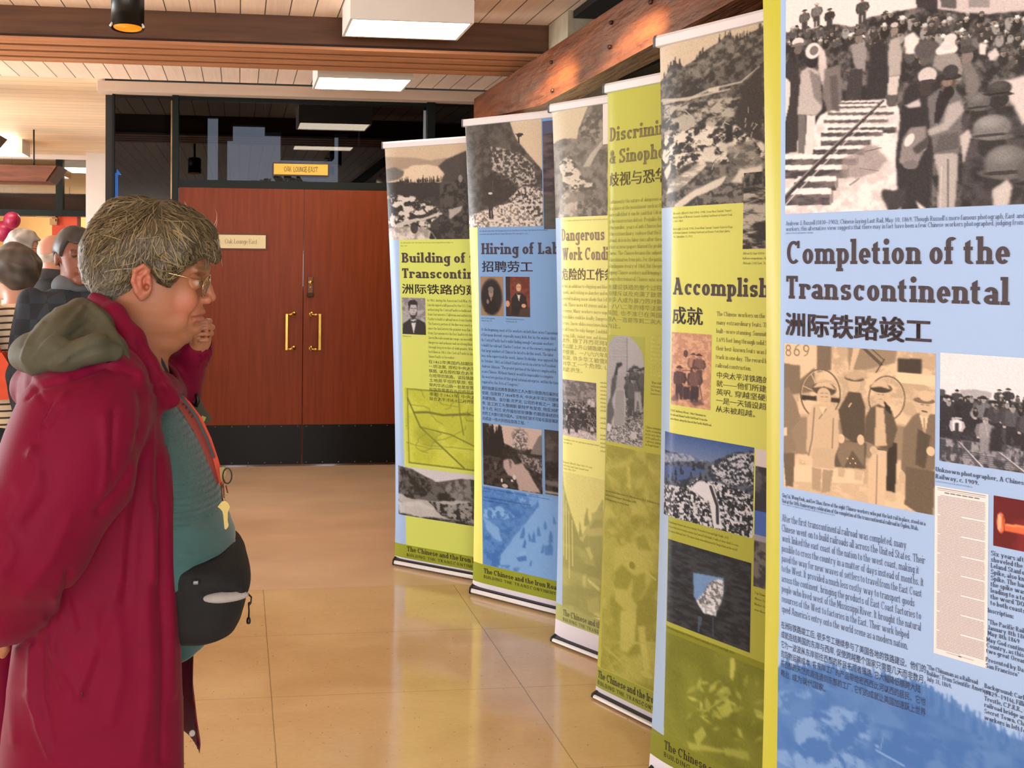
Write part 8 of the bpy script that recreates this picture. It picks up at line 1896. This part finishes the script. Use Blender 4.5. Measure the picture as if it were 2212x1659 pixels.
def bystander(label, px, py_top, Y, deg, hair, hair_rgb, skin_rgb, top_m, leg_rgb, arms=((-.04, .27, .0), (.06, .25, .1)), collar=None, shoe_rgb=(40, 38, 38), thin=1.0):
    top = on_y(px, py_top, Y); H = top[2]; k = H / 1.68; hc = v3(.02, 0, H - .118 * k)
    t = empty('person', (0, 0, 0), 0, label, 'person')
    def A(P): return np.stack([P[:, 0], np.abs(P[:, 1]), P[:, 2]], 1)
    h = lambda x, y, z: hc + v3(x, y, z) * k
    sh, hip = H - .30 * k, .50 * H
    def arm(s): a = arms[0 if s < 0 else 1]; return [(v3(-.01, s * .17 * k, sh), .05), (v3(a[0], s * a[1] * k, sh - .29 * k), .043), (v3(a[2] + .04, s * (a[1] - .01) * k, sh - .52 * k), .03)]
    def body(P):
        Q = A(P)
        d = sd_ell(Q, h(-.012, 0, .028), v3(.096, .074, .090) * k); d = smin(d, sd_ell(Q, h(.030, 0, -.035), v3(.060, .055, .082) * k), .03)
        d = smax(d, -sd_ell(Q, h(.088, .032, .0), v3(.016, .018, .010) * k), .012); d = smin(d, sd_ell(Q, h(.070, .031, .0), v3(.013, .014, .011) * k), .003)
        d = smin(d, sd_cap(Q, h(.084, 0, .02), h(.080, .042, .018), .008 * k, .006 * k), .01); d = smin(d, sd_cap(Q, h(.085, 0, .002), h(.108, 0, -.036), .008 * k, .011 * k), .01); d = smin(d, sd_ell(Q, h(.096, .013, -.040), v3(.011, .008, .009) * k), .006)
        d = smin(d, sd_cap(Q, h(.088, 0, -.066), h(.078, .020, -.068), .007 * k, .004 * k), .008); d = smax(d, -sd_cap(Q, h(.098, 0, -.071), h(.078, .026, -.073), .0025), .003); d = smin(d, sd_ell(Q, h(.068, 0, -.098), v3(.022, .024, .020) * k), .015)
        d = smin(d, sd_ell(Q, h(-.008, .077, -.012), v3(.017, .009, .030) * k), .006)
        d = smin(d, sd_cap(P, h(-.02, 0, -.06), v3(-.02, 0, sh + .02), .055 * k, .06 * k), .02)
        d = smin(d, sd_chain(P, [(v3(-.02, 0, sh - .05), .10), (v3(0, 0, hip + .05), .11)], .05), .04)
        for s in (-1, 1):
            d = smin(d, sd_chain(P, [(p, r * .8) for p, r in arm(s)], .02), .03); w = arm(s)[-1][0]
            d = smin(d, sd_ell(P, w + v3(.01, 0, -.06), (.022, .030, .045)), .012)
            for j in range(4): d = smin(d, sd_cap(P, w + v3(.012, (j - 1.5) * .017, -.085), w + v3(.03, (j - 1.5) * .016, -.150 + .012 * abs(j - 1.4)), .0085, .007), .004)
            d = smin(d, sd_cap(P, w + v3(.02, -s * .02, -.04), w + v3(.05, -s * .03, -.085), .010, .008), .006)
            d = smin(d, sd_chain(P, [(v3(0, s * .08, hip), .08), (v3(.01, s * .09, .27 * H), .055), (v3(-.01, s * .09, .09), .04)], .02), .03)
        return d
    def scol(P):
        c = np.tile(s2l(skin_rgb), (len(P), 1)); q = A(P) - hc
        m = (np.hypot((q[:, 0] - .09 * k) / .03, (q[:, 2] + .071 * k) / .008) < 1) & (q[:, 1] < .026); c[m] *= (.8, .55, .52)
        m = (np.hypot((q[:, 1] - .031 * k) / .011, q[:, 2] / .0055) < 1) & (q[:, 0] > .06 * k); c[m] = s2l((60, 48, 42)); m = (np.abs(q[:, 2] - .020 * k) < .005) & (q[:, 1] > .014) & (q[:, 1] < .05) & (q[:, 0] > .065 * k); c[m] *= .45
        return c
    bod = solid('body', body, (-.22, -.42, .03), (.24, .42, H + .02), .0062, M_skin, t, scol)
    if hair == 'short': cut = [(.085, .045), (.06, .060), (.045, .02), (.03, -.005), (.012, .012), (-.02, .012), (-.03, -.03), (-.05, -.065), (-.2, -.065), (-.2, .3), (.3, .3), (.14, .075)]
    elif hair == 'wavy': cut = [(.10, .06), (.06, .05), (.045, .0), (.012, .012), (-.03, .01), (-.04, -.03), (-.05, -.06), (-.2, -.06), (-.2, .3), (.3, .3)]
    elif hair == 'cap': cut = [(.08, .06), (.05, .02), (.04, -.03), (.0, -.03), (-.03, -.06), (-.05, -.085), (-.2, -.085), (-.2, .3), (.3, .3)]
    else: cut = [(.03, -.005), (.012, .012), (-.02, .018), (-.03, -.03), (-.05, -.075), (-.2, -.075), (-.2, .0), (-.08, .01), (-.02, .03), (.02, .02)]
    cut = [(hc[0] + x * k, hc[2] + z * k) for x, z in cut]; th = {'short': .010, 'wavy': .020, 'cap': .022}.get(hair, .003); amp = {'short': .002, 'wavy': .006, 'cap': .007}.get(hair, .0008)
    def hm(P): d = sd_ell(P, h(-.012, 0, .028), v3(.096, .076, .090) * k + th) + amp * pnoise(P, 75, 4); return smax(d, sd_poly2(P, cut), .006)
    def hcol(P): n = np.clip(.5 + .5 * pnoise(P, 110, 6), 0, 1); return lerpc(np.array(s2l(hair_rgb)) * .6, np.array(s2l(hair_rgb)) * 1.25, n)
    hr = solid('hair', hm, (-.19, -.16, H - .30), (.18, .16, H + .06), .0055, M_hair, t, hcol)
    TR = [(sh + .055 * k, -.09, .06, .075 * k), (sh + .02, -.11, .09, .15 * k), (sh - .06, -.125, .12, .185 * k), (sh - .25, -.12, .13, .18 * k), (hip + .02, -.12, .13, .185 * k), (hip - .08, -.125, .13, .19 * k)]
    def topf(P):
        d = sd_loft(P, TR, 0, 2.3)
        for s in (-1, 1): d = smin(d, sd_chain(P, [(p, r * 1.28 * thin) for p, r in arm(s)], .02), .03)
        d = smax(d, -sd_cap(P, v3(.0, 0, sh + .02), v3(.06, 0, sh + .2), .062 * k), .006)
        return d + .003 * pnoise(P, 30, 2)
    tp = solid('top', topf, (-.26, -.44, hip - .12), (.28, .44, sh + .12), .0085, top_m, t)
    if collar:
        def cf(P): return smax(np.abs(sd_ell(P, v3(-.012, 0, sh + .06 * k), (.085 * k, .082 * k, .05))) - .006, P[:, 0] - .075 * k + (P[:, 2] - sh - .06) * .6, .004)
        solid('collar', cf, (-.16, -.16, sh - .06), (.16, .16, sh + .16), .005, mat('collar_%d' % collar[0], collar, .8, var=.08), tp)
    for s in (-1, 1):
        solid('trouser_leg', lambda P: sd_chain(P, [(v3(-.005, s * .075, hip), .105), (v3(.01, s * .09, .27 * H), .078), (v3(-.01, s * .09, .10), .064)], .03) + .003 * pnoise(P, 40, 5), (-.15, s * .09 - .15, .02), (.15, s * .09 + .15, hip + .13), .011, mat('trousers_%d_%d' % leg_rgb[:2], leg_rgb, .85, var=.2, scale=14), t)
        solid('shoe', lambda P: smax(smin(sd_cap(P, (-.03, s * .09, .045), (.13, s * .10, .035), .046, .040), sd_cap(P, (-.01, s * .09, .05), (-.01, s * .09, .10), .046, .048), .03), .003 - P[:, 2], .004), (-.1, s * .09 - .08, -.01), (.2, s * .09 + .09, .17), .009, mat('shoe_%d' % shoe_rgb[0], shoe_rgb, .5), t)
    t.location = (top[0], Y, 0); t.rotation_euler = (0, 0, math.radians(deg)); return t, bod, hc, k
M_char = mat('charcoal_cotton', (40, 43, 46), .85, var=.08)
bystander('man in a dark plaid shirt, half hidden behind the head of the woman in crimson', 161, 492, 3.05, -62, 'short', (62, 60, 58), (136, 84, 62), plaid_mat(), (44, 46, 54), arms=((-.04, .215, .0), (.06, .2, .1)), collar=(92, 98, 104), thin=.85)
st, _, _, _ = bystander('person with dark curly hair and striped sleeves seen from behind at the left edge', 36, 536, 3.2, 150, 'cap', (84, 76, 68), (206, 150, 124), stripe_mat(), (34, 36, 42), arms=((.0, .27, .1), (-.02, .26, .02)), thin=1.05)
gm, gb, ghc, gk = bystander('grey-haired man in thin glasses and dark jeans looking right, left background', 47, 500, 5.2, 12, 'wavy', (172, 168, 162), (206, 150, 124), mat('pale_shirt', (190, 186, 180), .8), (44, 54, 72), shoe_rgb=(150, 146, 144))
bystander('bald man in a dark charcoal collared shirt seen from behind', 112, 508, 4.3, 52, 'bald', (206, 196, 188), (216, 158, 136), M_char, (40, 42, 48), collar=(58, 60, 64))
bystander('person in navy clothes farther back, nearly hidden between grey-haired and bald men', 84, 532, 6.6, 100, 'short', (40, 38, 40), (190, 140, 116), mat('navy_cotton', (50, 56, 78), .85), (36, 38, 48))
g = MB()
for s in (-1, 1):
    c = ghc + v3(.098, s * .032, 0) * gk; g.tube([(c[0], c[1] + .02 * math.cos(a), c[2] + .016 * math.sin(a)) for a in np.linspace(0, 6.283, 17)], .0016, 6, False); g.tube([(c[0], s * .052 * gk, c[2] + .004), (ghc[0], s * .080 * gk, c[2] + .006)], .0016, 6)
g.tube([(ghc[0] + .098 * gk, -.012, ghc[2] + .004), (ghc[0] + .098 * gk, .012, ghc[2] + .004)], .0016, 6); g.build('glasses', mat('dark_red_wire', (96, 40, 34), .3, metal=.5), gm, False)
# orange tote carried by the striped person
q = on_y(6, 815, 3.0); b = MB(); b.poly_prism([(q[0] - .14, 2.95, q[2] - .09), (q[0] + .045, 2.95, q[2] - .075), (q[0] + .035, 2.95, q[2] + .06), (q[0] + .01, 2.95, q[2] + .10), (q[0] - .13, 2.95, q[2] + .05)], (0, .06, 0))
tote = empty('tote_bag', (q[0] - .05, 2.98, q[2] - .09), 0, 'red-orange cloth bag hanging below the striped sleeve at the left edge', 'bag'); b.build('bag_body', mat('red_orange_cloth', (226, 84, 44), .7, var=.08), tote)
b = MB(); b.tube([(q[0] - .10, 2.98, q[2] + .05), (q[0] - .06, 2.98, q[2] + .22), (q[0] + .0, 2.98, q[2] + .09)], .007, 8); b.build('handle', mat('red_orange_cloth', (226, 84, 44), .7), tote)
# cream table at the far left edge
tx = on_y(22, 900, 5.6)[0]; tb = empty('table', (tx - .6, 5.9, 0), 0, 'cream covered table at the far left edge behind the jeans', 'table')
MB().box(tx - 1.2, tx, 5.6, 6.2, .70, .745, .006).build('tabletop', mat('cream_cloth', (232, 216, 190), .8), tb); MB().box(tx - 1.19, tx - .01, 5.61, 6.19, .02, .70, .004).build('table_skirt', mat('cream_cloth', (232, 216, 190), .8), tb)
# paper balls, orange door with closer, wooden hanging lamps
for x, y, r, w in ((26, 476, .090, 'upper'), (9, 500, .115, 'lower')):
    yb_ = 8.7 if w == 'upper' else 9.0; p = on_y(x, y, yb_); o = empty('balloon', tuple(p), 0, 'crimson balloon under the far dark header, %s one of the two' % w, 'balloon', 'crimson balloons')
    MB().lathe([(max(.001, r * math.sin(a)), -r * 1.05 * math.cos(a)) for a in np.linspace(0.03, 3.11, 20)], tuple(p), 'Z', 28).build('ball', mat('crimson_latex', (150, 22, 64), .35), o); MB().tube([(p[0], yb_, p[2] - r * 1.03), (p[0], yb_, p[2] - r * 1.2)], .006, 6).build('knot', mat('crimson_latex', (150, 22, 64), .35), o)
    MB().tube([(p[0], yb_, p[2] + r), (p[0], yb_, ZC - .002)], .0007, 5).build('string', M_black, o)
xa, xb = on_y(113, 470, 9.7)[0], on_y(168, 470, 9.7)[0]
d3 = structure(MB().box(xa, xb, 9.68, 9.72, .01, 2.08, .002).build('door_3', mat('orange_door', (236, 84, 40), .5, var=.05, scale=2)))
MB().box(xb, xb + .03, 9.66, 9.74, .01, 2.09).build('door_jamb', mat('dark_red_jamb', (124, 34, 34), .5), d3)
p = on_y(115, 478, 9.62); b = MB(); b.box(p[0] - .04, p[0] + .05, 9.60, 9.68, p[2] - .045, p[2] + .035, .006); b.box(p[0] - .20, p[0] + .05, 9.60, 9.63, p[2] + .045, p[2] + .065); b.box(p[0] + .03, p[0] + .05, 9.60, 9.63, p[2], p[2] + .06); b.build('door_closer', mat('beige_closer', (216, 170, 116), .5), d3)
M_lampwood = wood_mat('reddish_lamp_wood', (126, 70, 44), (84, 44, 26), axis=(1, 8, 8), scale=3, rough=.45)
def wood_lamp(x1, y0, y1, Y, L_, label):
    a = on_y(x1, y0, Y); z1 = a[2]; z0 = on_y(x1, y1, Y)[2]; t = empty('pendant_lamp', (a[0] - L_ / 2, Y, z0), 0, label, 'pendant lamp', 'wooden plank pendant lamps')
    b = MB(); b.poly_prism([(a[0] - L_, Y, z0), (a[0] - .10, Y, z0), (a[0], Y, z1), (a[0] - L_, Y, z1)], (0, .03, 0)); b.build('side_plank', M_lampwood, t)
    b = MB(); b.poly_prism([(a[0] - L_, Y + .32, z0), (a[0] - .10, Y + .32, z0), (a[0], Y + .32, z1), (a[0] - L_, Y + .32, z1)], (0, .03, 0)); b.build('side_plank', M_lampwood, t)
    b = MB(); b.poly_prism([(a[0] - .10, Y + .03, z0), (a[0] - .07, Y + .03, z0), (a[0] + .03, Y + .03, z1), (a[0], Y + .03, z1)], (0, .29, 0)); b.build('end_plank', M_beamwood, t)
    for dx in (-.25, -L_ + .2): MB().tube([(a[0] + dx, Y + .17, z0 + .03), (a[0] + dx, Y + .17, ZC - .002)], .008, 8).build('hanging_rod', M_black, t)
    b = MB(); b.box(a[0] - L_, a[0] - .12, Y + .03, Y + .32, z0 + .02, z0 + .035); b.build('bottom_panel', M_beamwood, t)
wood_lamp(122, 358, 392, 7.4, 2.0, 'long reddish wooden pendant lamp hanging before the glazed screen at left'); wood_lamp(-22, 285, 322, 5.6, 1.2, 'dark wooden pendant lamp end cut by the left edge of the view')
# lettering on the two signs
def sign_text(txt, font, x0, x1, z, size, y, m, parent):
    tot = sum(font.glyph(c)[1] for c in txt); V = []; Fc = []
    for q in font.line(txt, x0, z, size, x1 - x0): i = len(V); V += [(px, y, pz) for px, pz in q]; Fc.append(tuple(range(i, len(V))))
    return mesh_from('lettering', V, Fc, m, parent)
F_NARROW = Font(0.11, 0.10, 0.0, 0.0, 8, xh=.66, wide=.7)
sign_text('OAK  LOUNGE-EAST', F_NARROW, .318, .562, 2.128, .036, YW - .0588, mat('brown_paint', (74, 40, 14), .5), sg); sign_text('Oak Lounge East', Font(.09, .05, .03, .03, 8, xh=.62), -.10, .135, 1.610, .034, YW - .0396, mat('grey_paint', (110, 102, 80), .5), sgp)
